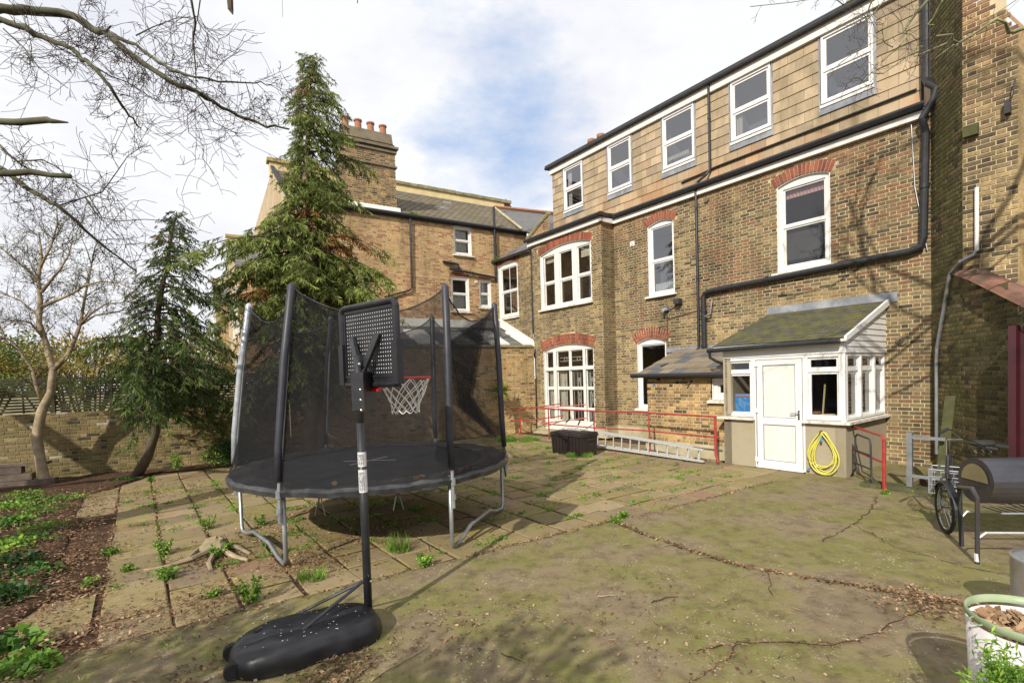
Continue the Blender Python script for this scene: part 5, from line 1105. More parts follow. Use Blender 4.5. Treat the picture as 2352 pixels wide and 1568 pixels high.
for px_, pz_ in ((bw_ * .68, .62), (bw_ * .22, .60)):
    e1 = FBb.p(px_, .02, zb_ + bh_ * pz_); s1 = HP + ZU * 1.98; dd_ = e1 - s1; dd_ /= np.linalg.norm(dd_); sd_ = np.cross(dd_, yb); sd_ /= np.linalg.norm(sd_)
    mb.hexa([s1 - sd_ * .03, s1 + sd_ * .03, s1 + sd_ * .03 - yb * .03, s1 - sd_ * .03 - yb * .03, e1 - sd_ * .03, e1 + sd_ * .03, e1 + sd_ * .03 - yb * .03, e1 - sd_ * .03 - yb * .03])
mb.hexa([HP + np.array([-.055, -.02, 1.72]), HP + np.array([.05, -.05, 1.72]), HP + np.array([.08, .2, 1.72]), HP + np.array([-.03, .22, 1.72]), HP + np.array([-.055, -.02, 2.02]), HP + np.array([.05, -.05, 2.02]), HP + np.array([.08, .2, 2.02]), HP + np.array([-.03, .22, 2.02])])
mb.build('support_bracket', M['black'], HO)
RC = P(929, 868, 4.36); RC = np.array([RC[0], RC[1], RC[2]]); rr_ = .222
mb = MB(); mb.tube([RC + np.array([math.cos(a) * rr_, math.sin(a) * rr_, 0]) for a in np.linspace(0, 2 * math.pi, 41)], .009, 8, cap=False)
mid_b = FBb.p(bw_ * .5, -.02, RC[2]); dvv = RC - mid_b; dvv[2] = 0; dvv /= np.linalg.norm(dvv)
for s_ in (-.07, .07): mb.tube([mid_b + xb * s_ - ZU * .08, mid_b + xb * s_ + dvv * .06 - ZU * .075, RC - dvv * (rr_ - .02) + xb * s_ * 1.3], .008, 6)
mb.box(Fr(mid_b, xb, -dvv), -.08, .08, -.012, .01, -.10, .03); rim = mb.build('rim', M['hoopred'], HO, smooth=False)
mb = MB(); NK = 12; lev = [(rr_ - .004, -.012), (.19, -.075), (.165, -.135), (.142, -.19), (.125, -.235), (.118, -.275)]
for i in range(NK):
    for s_ in (1, -1):
        pts = []
        for j, (r, z) in enumerate(lev):
            a = 2 * math.pi * (i + s_ * j * .5) / NK; pts.append(RC + np.array([math.cos(a) * r, math.sin(a) * r, z + .012 * math.sin(i * 2.1 + j)]))
        mb.tube(pts, .0038, 4)
for i in range(NK):
    a0, a1 = 2 * math.pi * (i + .5) / NK, 2 * math.pi * (i + 1.5) / NK; mb.tube([RC + np.array([math.cos(a0 + (a1 - a0) * t) * .118, math.sin(a0 + (a1 - a0) * t) * .118, -.275 - .03 * math.sin(math.pi * t)]) for t in np.linspace(0, 1, 6)], .0038, 4)
mb.build('net', M['rope'], HO)

# ------------------------------------------------------------ storage box, ladder, railings, hose
Fbx = Fr(UN(8.29, 8.2), D1, -D2)
BX = thing('storage_box', 'dark brown resin storage box standing in front of the french doors', 'storage box', Fbx.p(.7, -.3, 0))
mb = MB(); mb.hexa([Fbx.p(.03, -.02, 0), Fbx.p(1.02, -.02, 0), Fbx.p(1.02, -.54, 0), Fbx.p(.03, -.54, 0), Fbx.p(0, 0, .47), Fbx.p(1.05, 0, .47), Fbx.p(1.05, -.56, .47), Fbx.p(0, -.56, .47)]); bd = mb.build('body', M['box'], BX)
mb = MB()
for i in range(9): mb.box(Fbx, .06 + i * .113, .06 + i * .113 + .008, -.0, .012, .03, .45)
mb.box(Fbx, .40, .66, -.0, .016, .40, .47); mb.build('moulded_rib', M['box'], bd)
mb = MB(); mb.hexa([Fbx.p(-.02, .03, .47), Fbx.p(1.07, .03, .47), Fbx.p(1.07, -.58, .47), Fbx.p(-.02, -.58, .47), Fbx.p(0, 0, .545), Fbx.p(1.05, 0, .545), Fbx.p(1.05, -.56, .56), Fbx.p(0, -.56, .56)]); mb.box(Fbx, .1, .95, -.46, -.1, .548, .566); mb.build('lid', M['box'], BX)
mb = MB(); Fe = Fr(Fbx.p(0, 0, 0), -D2 * -1, -D1); mb.box(Fe, .2, .42, .005, .03, .38, .41); mb.build('handle', M['felt'], BX)
SR = thing('metal_frame', 'folded tubular metal frame lying on top of the brown storage box', 'frame', Fbx.p(.7, -.3, .58))
mb = MB(); mb.tube([Fbx.p(1.0, -.35, .60), Fbx.p(.85, -.3, .62), Fbx.p(.80, -.3, .80), Fbx.p(.73, -.3, .82)], .012, 6); mb.tube([Fbx.p(.6, -.4, .60), Fbx.p(.42, -.3, .63), Fbx.p(.35, -.3, .78)], .012, 6); mb.tube([Fbx.p(1.0, -.5, .60), Fbx.p(.2, -.45, .60)], .012, 6); mb.tube([Fbx.p(.95, -.2, .60), Fbx.p(.2, -.2, .60)], .01, 6); mb.build('tube', M['alu'], SR)
mb = MB(); mb.tube([Fbx.p(.80, -.3, .76), Fbx.p(.70, -.3, .83)], .018, 8); mb.tube([Fbx.p(.38, -.3, .72), Fbx.p(.3, -.3, .84)], .018, 8); mb.build('grip', M['felt'], SR)
Fl = FD1(9.35)
LD = thing('ladder', 'aluminium extension ladder lying on its side against the wall base', 'ladder', Fl.p(7.3, 0, 0))
for dy, nm in ((0, 1), (-.09, 1)):
    for z0, z1, zz in ((.43, .27, .035), (.07, .03, .04)):
        mb = MB(); mb.hexa([Fl.p(9.0, dy - .03, z0 + .02 * (dy < 0)), Fl.p(5.86 + (.3 if dy < 0 else 0), dy - .03, z1 + .02 * (dy < 0)), Fl.p(5.86 + (.3 if dy < 0 else 0), dy + .03, z1 + .02 * (dy < 0)), Fl.p(9.0, dy + .03, z0 + .02 * (dy < 0)), Fl.p(9.0, dy - .03, z0 + zz + .02 * (dy < 0)), Fl.p(5.86 + (.3 if dy < 0 else 0), dy - .03, z1 + zz + .02 * (dy < 0)), Fl.p(5.86 + (.3 if dy < 0 else 0), dy + .03, z1 + zz + .02 * (dy < 0)), Fl.p(9.0, dy + .03, z0 + zz + .02 * (dy < 0))]); mb.build('stile', M['alu'], LD)
    for i in range(12):
        u = 5.97 + i * .262 + (.08 if dy < 0 else 0); t = (u - 5.86) / 3.14; mb = MB(); mb.tube([Fl.p(u, dy, .06 + .02 * t), Fl.p(u - .02, dy, .27 + .17 * t)], .015, 6); mb.build('rung', M['alu'], LD)
Fr1 = FD1(9.45)
RL = thing('red_handrail', 'long red metal handrail running along the wall to the porch', 'railing', Fr1.p(8, 0, 0))
up_ = [Fr1.p(11.2, -.0, .99), Fr1.p(10.85, 0, .97), Fr1.p(9.06, 0, .975), Fr1.p(7.31, 0, 1.0), Fr1.p(5.63, 0, .985)]
mb = MB(); mb.tube(up_, .019, 8); mb.build('rail', M['redpaint'], RL); mb = MB(); mb.tube([Fr1.p(11.2, 0, .53), Fr1.p(9.06, 0, .54), Fr1.p(7.31, 0, .58), Fr1.p(5.55, 0, .56)], .017, 8); mb.build('rail', M['redpaint'], RL)
for u, z0 in ((10.85, .1), (9.06, .05), (7.31, .0)): mb = MB(); mb.tube([Fr1.p(u - .02, 0, z0), Fr1.p(u, 0, .98)], .019, 8); mb.build('post', M['redpaint'], RL)
mb = MB(); mb.tube([Fr1.p(5.60, 0, .04), Fr1.p(5.65, .0, .2), Fr1.p(5.65, 0, .985)], .028, 8); mb.build('post', M['redpaint'], RL)
mb = MB(); mb.tube([Fr1.p(11.2, 0, .985), UN(10.22, 10.35, 1.06)], .016, 8); mb.tube([Fr1.p(11.2, 0, .53), UN(10.2, 10.35, .67)], .016, 8); mb.build('return_rail', M['redpaint'], RL)
RL2 = thing('red_ramp_rail', 'shorter red ramp handrail left of the french doors', 'railing', UN(12.2, 10.2))
mb = MB(); mb.tube([UN(13.3, 9.9, .86), UN(12.56, 10.2, .88), UN(11.36, 10.5, 1.06)], .017, 8); mb.build('rail', M['redpaint'], RL2); mb = MB(); mb.tube([UN(13.3, 9.9, .46), UN(12.56, 10.2, .51), UN(11.36, 10.5, .67)], .017, 8); mb.build('rail', M['redpaint'], RL2)
mb = MB(); mb.tube([UN(12.95, 10.05, 0), UN(12.95, 10.05, .5)], .02, 8); mb.tube([UN(12.95, 10.05, .5), UN(12.95, 10.05, .87)], .016, 8); mb.tube([UN(12.95, 9.95, .0), UN(12.95, 10.05, .14), UN(12.95, 10.15, .0)], .018, 6); mb.build('post', M['redpaint'], RL2)
RL3 = thing('red_end_rail', 'short red rail on the right side of the porch wall', 'railing', UN(2.6, 9.6))
A3 = np.array([P(2030, 1128, 6.35)[0], 6.35, 0]); pt_ = P(2029, 985, 6.35); 
mb = MB(); mb.tube([G(2031, 1128), np.array([G(2031, 1128)[0], G(2031, 1128)[1], .80])], .026, 8); mb.build('post', M['redpaint'], RL3)
g3 = G(2031, 1128); eR = UN(3.36, 9.95)
mb = MB(); mb.tube([g3 + ZU * .78, g3 + (eR - g3) * .06 + ZU * .85, eR + ZU * .88], .02, 8); mb.build('rail', M['redpaint'], RL3); mb = MB(); mb.tube([g3 + ZU * .44, eR + ZU * .48], .018, 8); mb.build('rail', M['redpaint'], RL3)
TRL = thing('black_trolley', 'folded black tubular trolley frame leaning against the porch wall', 'trolley', g3 + (eR - g3) * .5)
d3 = (eR - g3) / np.linalg.norm(eR - g3); q3 = lambda s_, z, o=.05: g3 + d3 * s_ + np.array([d3[1], -d3[0], 0]) * -o + ZU * z
mb = MB(); mb.tube([q3(.18, .0), q3(.30, .16), q3(.32, .68), q3(.36, .76), q3(.80, .78), q3(.88, .74), q3(.90, .18), q3(1.08, .0)], .016, 8); mb.build('frame', M['felt'], TRL); mb = MB(); mb.tube([q3(.32, .50), q3(.89, .50)], .013, 6); mb.tube([q3(.32, .28), q3(.90, .28)], .013, 6); mb.build('crossbar', M['felt'], TRL)
# hose coil on the porch wall
HZ = thing('garden_hose', 'coiled yellow garden hose hanging on the porch wall', 'hose', FP.p(3.73, .05, .4))
mb = MB(); rs_ = random.Random(12)
pts = []
for k in range(5):
    cx_, w_, z0, z1 = 3.75 + rs_.uniform(-.06, .04), rs_.uniform(.15, .31), rs_.uniform(.02, .24), rs_.uniform(.72, .80)
    for t in np.linspace(0, 2 * math.pi, 26)[:-1]:
        a = t + math.pi / 2; hh = (math.sin(a) + 1) / 2; x = cx_ + w_ * math.cos(a) * (1 - .72 * hh ** 1.8); pts.append(FP.p(x, .03 + .012 * k + .006 * math.sin(t * 3), z0 + (z1 - z0) * hh))
mb.tube(pts, .0125, 7); mb.build('hose_coil', M['hose'], HZ, smooth=True)
mb = MB(); mb.tube([FP.p(3.72, .1, .68), FP.p(3.725, .1, .62)], .02, 8); mb.tube([FP.p(3.96, .1, .12), FP.p(3.92, .1, .11)], .02, 8); mb.build('connector', M['bluefit'], HZ)
mb = MB(); mb.tube([FP.p(3.75, 0, .80), FP.p(3.75, .1, .79)], .012, 6); mb.build('hook', M['felt'], HZ)
# grey metal frame, planks by the corner
GF = thing('grey_gate_frame', 'grey metal gate frame against the wall corner', 'gate', FD1(9.35).p(2.3, 0, 0)); Fg = FD1(9.35)
mb = MB(); mb.box(Fg, 2.37, 2.44, -.04, .03, 0, .90); mb.build('post', M['galv'], GF)
for z in (.24, .83): mb = MB(); mb.box(Fg, 1.98, 2.37, -.02, .02, z - .022, z + .022); mb.build('bar', M['galv'], GF)
mb = MB(); mb.hexa([Fg.p(2.12, -.0, 0), Fg.p(2.0, -.0, 0), Fg.p(2.0, -.04, 0), Fg.p(2.12, -.04, 0), Fg.p(2.03, -.2, 1.45), Fg.p(1.91, -.2, 1.45), Fg.p(1.91, -.24, 1.45), Fg.p(2.03, -.24, 1.45)]); mb.build('timber_plank', M['mosswood'], origin=Fg.p(2.06, 0, 0), label='mossy timber plank leaning in the dark wall corner', cat='plank')

# ------------------------------------------------------------ barbecue
QB = thing('barrel_barbecue', 'black barrel barbecue on steel legs at the right edge', 'barbecue', (5.0, 4.95, 0))
A_ = P(2240, 1103, 5.0); axb = np.array([.985, -.12, 0]); axb /= np.linalg.norm(axb); Lb = 1.25; rb_ = .225
def half(a0, a1, name, mat, r=rb_):
    mb = MB(); n = 14; sidev = np.cross(axb, ZU)
    ring_ = lambda s_: [A_ + axb * s_ + (sidev * math.cos(t) + ZU * math.sin(t)) * r for t in np.linspace(a0, a1, n)]
    vs = ring_(0) + ring_(Lb); mb.add(vs, [(i, i + 1, n + i + 1, n + i) for i in range(n - 1)]); 
    mb.add(ring_(0), [tuple(range(n))]); mb.add(ring_(Lb), [tuple(range(n))]); return mb.build(name, mat, QB)
lid = half(-.12, math.pi + .12, 'lid', M['bbq'], rb_ + .004); half(math.pi + .12, 2 * math.pi - .12, 'firebox', M['bbq'])
sdv = np.cross(axb, ZU); mb = MB(); n = 14; mb.add([A_ - axb * .01 + (sdv * math.cos(t) + ZU * math.sin(t)) * .17 for t in np.linspace(0, math.pi, n)], [tuple(range(n))]); mb.build('end_plate', M['bbqw'], lid)
mb = MB(); mb.tube([A_ + axb * .62 + sdv * .26 + ZU * .03, A_ + axb * .62 + sdv * .3 + ZU * .06, A_ + axb * .75 + sdv * .31 + ZU * .065, A_ + axb * .86 + sdv * .3 + ZU * .06, A_ + axb * .86 + sdv * .26 + ZU * .03], .014, 8); mb.build('handle', M['felt'], lid)
L1f, L2f = G(2245, 1297), G(2209, 1256)
mb = MB(); t1 = P(2233, 1128, 4.74); t2 = P(2203, 1122, 5.15)
lgs = [([t2 + ZU * .02, t1 + ZU * .03, t1 + np.array([.03, -.02, -.06]), L1f], .02, 'bbq'), ([t2 + ZU * .02, L2f], .022, 'felt'), ([t1 + axb * 1.05, L1f + axb * 1.1], .02, 'bbq'), ([t2 + axb * 1.1, L2f + axb * 1.1], .02, 'bbq')]
for p_, r_, m_ in lgs: mb = MB(); mb.tube(p_, r_, 8); lg = mb.build('leg', M[m_], QB)
mb = MB(); a0 = L1f + (t1 - L1f) * .30; mb.tube([L1f + (t1 - L1f) * .05, L1f + (t1 - L1f) * .16], .021, 8); mb.build('white_sticker', M['whitetape'], QB)
mb = MB(); b1_ = L1f + (t1 - L1f) * .20; mb.tube([b1_, b1_ + ZU * .12 + axb * .02, b1_ + ZU * .17 + axb * .08, b1_ + ZU * .17 + axb * 1.1], .011, 6); mb.tube([L2f + ZU * .32, L2f + ZU * .38 + axb * .05, L2f + ZU * .38 + axb * 1.1], .011, 6); mb.build('lower_rail', M['alu'], QB)
mb = MB(); 
for i in range(16): p = A_ + axb * (.08 + i * .07) + sdv * .24 - ZU * .27; mb.tube([p, p - sdv * .35], .006, 4)
mb.tube([A_ + axb * .05 + sdv * .24 - ZU * .27, A_ + axb * 1.2 + sdv * .24 - ZU * .27], .012, 6); mb.build('shelf_grille', M['chrome'], QB)

# ------------------------------------------------------------ bicycle
fw_ = np.array([4.90, 5.63, 0]); bd_ = np.array([.72, .69, 0]); bd_ /= np.linalg.norm(bd_); bs2 = np.array([-bd_[1], bd_[0], 0])
BK = thing('bicycle', 'black shopper bicycle with chrome handlebars and basket behind the barbecue', 'bicycle', fw_ + bd_ * .5)
wd_ = np.array([.42, .907, 0])
def wheel(c, d, r=.27):
    root_ = MB(); ns_ = np.cross(d, ZU); root_.tube([c + (d * math.cos(t) + ZU * math.sin(t)) * r for t in np.linspace(0, 2 * math.pi, 37)], .022, 8, cap=False); o = root_.build('wheel', M['rubber'], BK, smooth=True)
    m2 = MB(); m2.tube([c + (d * math.cos(t) + ZU * math.sin(t)) * (r - .03) for t in np.linspace(0, 2 * math.pi, 37)], .009, 6, cap=False); m2.tube([c - ns_ * .05, c + ns_ * .05], .02, 8)
    for k in range(20): t = 2 * math.pi * k / 20; m2.tube([c + ns_ * .02 * (-1) ** k, c + (d * math.cos(t) + ZU * math.sin(t)) * (r - .03)], .0018, 3)
    m2.build('rim', M['chrome'], o)
    m3 = MB(); 
    for k in range(13):
        t0, t1_ = .3 + 2.9 * k / 13, .3 + 2.9 * (k + 1) / 13; q = lambda t, w_: c + (d * math.cos(t) + ZU * math.sin(t)) * (r + .035) + ns_ * w_
        m3.quad(q(t0, -.035), q(t1_, -.035), q(t1_, .035), q(t0, .035)); 
        for w_ in (-.035, .035): m3.quad(q(t0, w_), q(t1_, w_), q(t1_, w_) - (d * math.cos(t1_) + ZU * math.sin(t1_)) * .025, q(t0, w_) - (d * math.cos(t0) + ZU * math.sin(t0)) * .025)
    m3.build('mudguard', M['black'], o)
cF, cR = fw_ + ZU * .295, fw_ + bd_ * 1.02 + ZU * .295
wheel(cF, wd_); wheel(cR, bd_)
hd_ = fw_ + bd_ * .17
mb = MB(); mb.tube([cF + bs2 * .05, hd_ + ZU * .60 + bs2 * .05, hd_ + ZU * .62], .012, 6); mb.tube([cF - bs2 * .05, hd_ + ZU * .60 - bs2 * .05, hd_ + ZU * .62], .012, 6); mb.tube([hd_ + ZU * .60, hd_ + bd_ * .06 + ZU * .86], .02, 8)
mb.tube([hd_ + ZU * .68, fw_ + bd_ * .58 + ZU * .32, cR], .02, 8); mb.tube([fw_ + bd_ * .60 + ZU * .28, fw_ + bd_ * .72 + ZU * .80], .018, 8); mb.tube([fw_ + bd_ * .70 + ZU * .6, cR], .012, 6); mb.build('frame', M['black'], BK)
hb = hd_ + bd_ * .08; L_ = P(2024 - 0, 0, 1)
mb = MB(); mb.tube([hb + ZU * .84, hb + ZU * 1.04], .013, 8); 
h_ = [P(2197, 995, 5.35), P(2178, 985, 5.45), P(2222, 1003, 5.6), P(2222, 1008, 5.7), P(2242, 1015, 5.8), P(2262, 1013, 5.75)]
h_ = [P(2160, 993, 5.3), P(2176, 985, 5.45), P(2185, 988, 5.58), P(2205, 1003, 5.72), P(2222, 1010, 5.75), P(2242, 1018, 5.82), P(2265, 1028, 5.8)]
mb.tube(h_, .012, 8); mb.tube([hb + ZU * 1.04, h_[4]], .013, 8); mb.build('handlebar', M['chrome'], BK)
mb = MB(); mb.tube([h_[0], h_[1]], .018, 8); mb.tube([h_[6], h_[6] + np.array([.06, -.08, -.01])], .018, 8); mb.build('grip', M['rubber'], BK)
sp_ = P(2258, 1018, 6.0)
mb = MB(); mb.lathe(sp_, [(0, -.03), (.09, -.03), (.11, 0), (.09, .035), (0, .04)], 16, sx=1.25, sy=.9); mb.hexa([sp_ + np.array([.02, -.04, -.02]), sp_ + np.array([.22, -.10, -.05]), sp_ + np.array([.24, -.04, -.05]), sp_ + np.array([.06, .06, -.02]), sp_ + np.array([.02, -.04, .02]), sp_ + np.array([.22, -.10, -.02]), sp_ + np.array([.24, -.04, -.02]), sp_ + np.array([.06, .06, .02])]); sad = mb.build('saddle', M['rubber'], BK)
mb = MB()
for dx in (-.09, 0., .09): mb.tube([sp_ + np.array([dx + .016 * math.cos(t), .016 * math.sin(t), -.04 - .009 * t / 1.6]) for t in np.linspace(0, 18, 40)], .004, 4)
mb.build('saddle_spring', M['chrome'], sad)
mb = MB(); B0 = P(2150, 1060, 5.9)
bx = hd_ + bd_ * .10 + ZU * .40
for i in range(7): 
    for s_ in (-1, 1): mb.tube([bx + bs2 * .17 * s_ + bd_ * (i * .055 - .05), bx + bs2 * .17 * s_ + bd_ * (i * .055 - .05) + ZU * .28], .0035, 4)
    mb.tube([bx - bs2 * .17 + bd_ * -.05 + bs2 * i * .057, bx - bs2 * .17 + bd_ * -.05 + bs2 * i * .057 + ZU * .28], .0035, 4)
for z in (0, .1, .2, .28): mb.tube([bx + bs2 * .17 - bd_ * .05 + ZU * z, bx + bs2 * .17 + bd_ * .28 + ZU * z, bx - bs2 * .17 + bd_ * .28 + ZU * z, bx - bs2 * .17 - bd_ * .05 + ZU * z, bx + bs2 * .17 - bd_ * .05 + ZU * z], .004 if z < .28 else .007, 5)
mb.build('wire_basket', M['galv'], BK)

# ------------------------------------------------------------ planters at the right edge
def leafpile(parent, c, r, n, z, seed, sz=.05, tb=.5):
    q = np.random.default_rng(seed); a = q.random(n) * 6.283; rr2 = r * np.sqrt(q.random(n)); C_ = np.stack([c[0] + np.cos(a) * rr2, c[1] + np.sin(a) * rr2, z + q.random(n) * .035], 1); arr_leaves('dead_leaves', M['litter'], C_, n, sz, .5, seed=seed, parent=parent, kind='stuff', asp=.6, tones=np.clip(tb + q.random(n) * .5, 0, 1))
def tubpot(name, label, c, r, h, rimm, bodym, seed, handle=False):
    o = thing(name, label, 'planter', (c[0], c[1], 0)); mb = MB(); cc = np.array([c[0], c[1], 0])
    pr = [(r * .80, 0), (r * .86, .15 * h), (r * .93, .5 * h), (r * .985, .93 * h), (r * .96, .93 * h), (r * .9, h * .85)]
    n = 72; vs = []
    for ra, z in pr:
        for k in range(n):
            t = 2 * math.pi * k / n; fl_ = 1 + (.010 * math.cos(t * 24) if .1 < z / h < .9 else 0); vs.append(cc + np.array([math.cos(t) * ra * fl_, math.sin(t) * ra * fl_, z]))
    mb.add(vs, [(i * n + k, i * n + (k + 1) % n, (i + 1) * n + (k + 1) % n, (i + 1) * n + k) for i in range(len(pr) - 1) for k in range(n)]); mb.build('body', bodym, o, smooth=True)
    mb = MB(); mb.lathe(cc, [(r * .985, h * .955), (r * 1.015, h * .965), (r * 1.015, h * .99), (r * 1.0, h), (r * .98, h), (r * .975, h * .95)], 64); mb.build('rim', rimm, o, smooth=True); mb = MB(); mb.lathe(cc, [(r * .925, h * .42), (r * .96, h * .44), (r * .962, h * .47), (r * .93, h * .49)], 64); mb.build('band', rimm, o, smooth=True)
    mb = MB(); mb.lathe(cc, [(0, h * .87), (r * .93, h * .87)], 32); mb.build('soil', M['soil'], o)
    if handle:
        e_ = cc + np.array([-r * .97, .1 * r, h]); mb = MB(); mb.tube([e_ + np.array([.01, .03, -.01]), e_ + np.array([-.03, .02, -.015]), e_ + np.array([-.04, 0, -.03]), e_ + np.array([-.02, -.02, -.03]), e_ + np.array([.01, -.03, -.02])], .004, 6); mb.build('handle', M['greenrim'], o)
    leafpile(o, c, r * .9, int(900 * r * r / .12), h * .88, seed, .06); return o
T1 = tubpot('enamel_tub', 'large white enamel tub with green rim full of dead leaves', (2.39, 2.26), .25, .76, M['greenrim'], M['enamel'], 21, True)
mb = MB(); mb.quad(*[np.array([2.39 + math.cos(a) * .247, 2.26 + math.sin(a) * .247, z]) for a, z in ((-1.9, .52), (-1.55, .52), (-1.55, .64), (-1.9, .64))]); mb.build('teal_label', plain('teal print', (.03, .16, .16), .5), T1)
T2 = tubpot('small_enamel_tub', 'smaller white enamel tub with bright green seedlings at bottom right corner', (1.945, 1.86), .15, .70, M['greenrim'], M['enamel'], 22)
BN = thing('galvanised_bin', 'galvanised steel bin with rusty side behind the enamel tub', 'bin', (3.62, 3.42, 0))
mb = MB(); cc = np.array([3.64, 3.30, 0]); mb.lathe(cc, [(.24, 0), (.245, .02), (.24, .04), (.235, .3), (.24, .58), (.245, .6), (.23, .6)], 48); mb.build('body', plain('rusty galvanised', (.36, .36, .35), .45, .5, .2, 4, dirt=(.32, .17, .07), dirtamt=.8, dscale=2.2), BN, smooth=True)
mb = MB(); mb.lathe(cc, [(.0, .57), (.235, .585)], 32); mb.build('lid', M['galv'], BN); leafpile(BN, (3.64, 3.3), .16, 60, .58, 31, .03)
# ------------------------------------------------------------ trees
def conifer(name, label, base, axis_pts, env, nbr, mat, seed, blade=.30, z0=1.2, asym=None, dens=1.0):
    rgc = np.random.default_rng(seed); o = thing(name, label, 'tree', base)
    axp = [np.array(p, float) for p in axis_pts]; zs = np.array([p[2] for p in axp]); top = zs[-1]
    ap = lambda z: np.array([np.interp(z, zs, [p[0] for p in axp]), np.interp(z, zs, [p[1] for p in axp]), z])
    mb = MB(); rad = [max(.012, (.17 if top > 8 else .10) * (1 - (z / top)) ** .8 + .01) for z in zs]; mb.tube(axp, rad, 9); mb.build('trunk', M['bark'] if top > 8 else M['barkd'], o, smooth=True)
    br = MB(); V = []; T = []
    for b in range(nbr):
        z = z0 + (top - z0) * (b + rgc.random()) / nbr; z = min(z, top - .05); az = b * 2.39996 + rgc.normal(0, .25)
        r = np.interp(z, [e_[0] for e_ in env], [e_[1] for e_ in env]) * rgc.uniform(.55, 1.1) * (1 + .75 * noise.noise(Vector((math.cos(az) * 1.2, math.sin(az) * 1.2, z * .9 + seed))))
        if asym: r *= 1 + asym[0] * math.cos(az - asym[1])
        if top > 8 and z > 6.1: r *= 1 + .45 * math.cos(az)
        elif top > 8 and z > 4.6: r *= 1 - .15 * math.cos(az)
        if r < .08: r = .08
        dirv = np.array([math.cos(az), math.sin(az), 0]); p0 = ap(z); n = max(4, int(r / .16)); pts = []
        lift, droop = rgc.uniform(.10, .5), rgc.uniform(.35, .9)
        for k in range(n + 1):
            t = k / n; q = p0 + dirv * r * t + ZU * (r * (lift * t - droop * t * t)); q[:2] += rgc.normal(0, .02, 2) * t; pts.append(q)
        br.tube(pts, [max(.004, .024 * min(1, r) * (1 - k / n) + .004) for k in range(n + 1)], 4)
        dead = rgc.random() < .035
        for k in range(n * 2):
            t = .18 + .82 * (k + rgc.random()) / (n * 2); c = p0 + dirv * r * t + ZU * (r * (lift * t - droop * t * t)) + rgc.normal(0, .07, 3); side = np.array([-dirv[1], dirv[0], 0]) * (1 if k % 2 else -1)
            sl_ = blade * rgc.uniform(.7, 1.35) * (1.15 - .35 * t) * (1 if top > 8 else .9) * min(1.1, .42 + .5 * r); w_ = dirv * rgc.uniform(.25, .9) + side * rgc.uniform(.3, 1.0) * (1 - .5 * t) - ZU * rgc.uniform(.25, .8); w_ /= np.linalg.norm(w_)
            if k % 3 == 0: br.tube([c, c + w_ * sl_ * .8], .004, 3, cap=False)
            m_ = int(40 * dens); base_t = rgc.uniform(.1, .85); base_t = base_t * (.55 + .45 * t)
            tt = rgc.random(m_); cc = c + w_[None] * (sl_ * tt)[:, None]
            sp = rgc.normal(size=(m_, 3)); sp[:, 2] = sp[:, 2] * .35 - 1.0; sp += w_[None] * .9; sp /= np.linalg.norm(sp, axis=1)[:, None]
            ln = (sl_ * .40 * rgc.uniform(.4, 1.2, m_))[:, None]; wd = rgc.normal(size=(m_, 3)); wd -= sp * (wd * sp).sum(1)[:, None]; wd /= np.linalg.norm(wd, axis=1)[:, None]; ww = ln * rgc.uniform(.05, .10, m_)[:, None]
            V.append(np.stack([cc, cc + sp * ln * .45 + wd * ww, cc + sp * ln, cc + sp * ln * .5 - wd * ww], 1).reshape(-1, 3))
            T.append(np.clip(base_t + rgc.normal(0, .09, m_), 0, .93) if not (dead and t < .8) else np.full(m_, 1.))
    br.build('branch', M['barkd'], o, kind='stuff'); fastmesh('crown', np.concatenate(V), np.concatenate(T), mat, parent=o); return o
bcx = np.array([-5.25, 12.7, 0])
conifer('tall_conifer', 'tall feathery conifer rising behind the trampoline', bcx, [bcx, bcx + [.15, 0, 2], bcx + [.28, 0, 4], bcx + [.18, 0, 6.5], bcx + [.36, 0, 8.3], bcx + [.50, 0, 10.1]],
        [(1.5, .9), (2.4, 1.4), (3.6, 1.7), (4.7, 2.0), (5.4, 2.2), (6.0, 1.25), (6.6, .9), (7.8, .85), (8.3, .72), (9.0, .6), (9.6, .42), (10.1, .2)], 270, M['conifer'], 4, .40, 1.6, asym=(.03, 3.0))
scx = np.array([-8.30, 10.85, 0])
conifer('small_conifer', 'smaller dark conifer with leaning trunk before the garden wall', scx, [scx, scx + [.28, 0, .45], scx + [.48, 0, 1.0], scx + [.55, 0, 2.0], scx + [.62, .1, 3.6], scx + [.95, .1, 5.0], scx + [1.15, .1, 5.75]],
        [(1.2, .9), (1.8, 1.35), (2.6, 1.5), (3.2, 1.15), (3.9, .9), (4.6, .7), (5.2, .42), (5.75, .1)], 105, M['coniferd'], 9, .40, 1.3, asym=(.42, .0), dens=1.0)

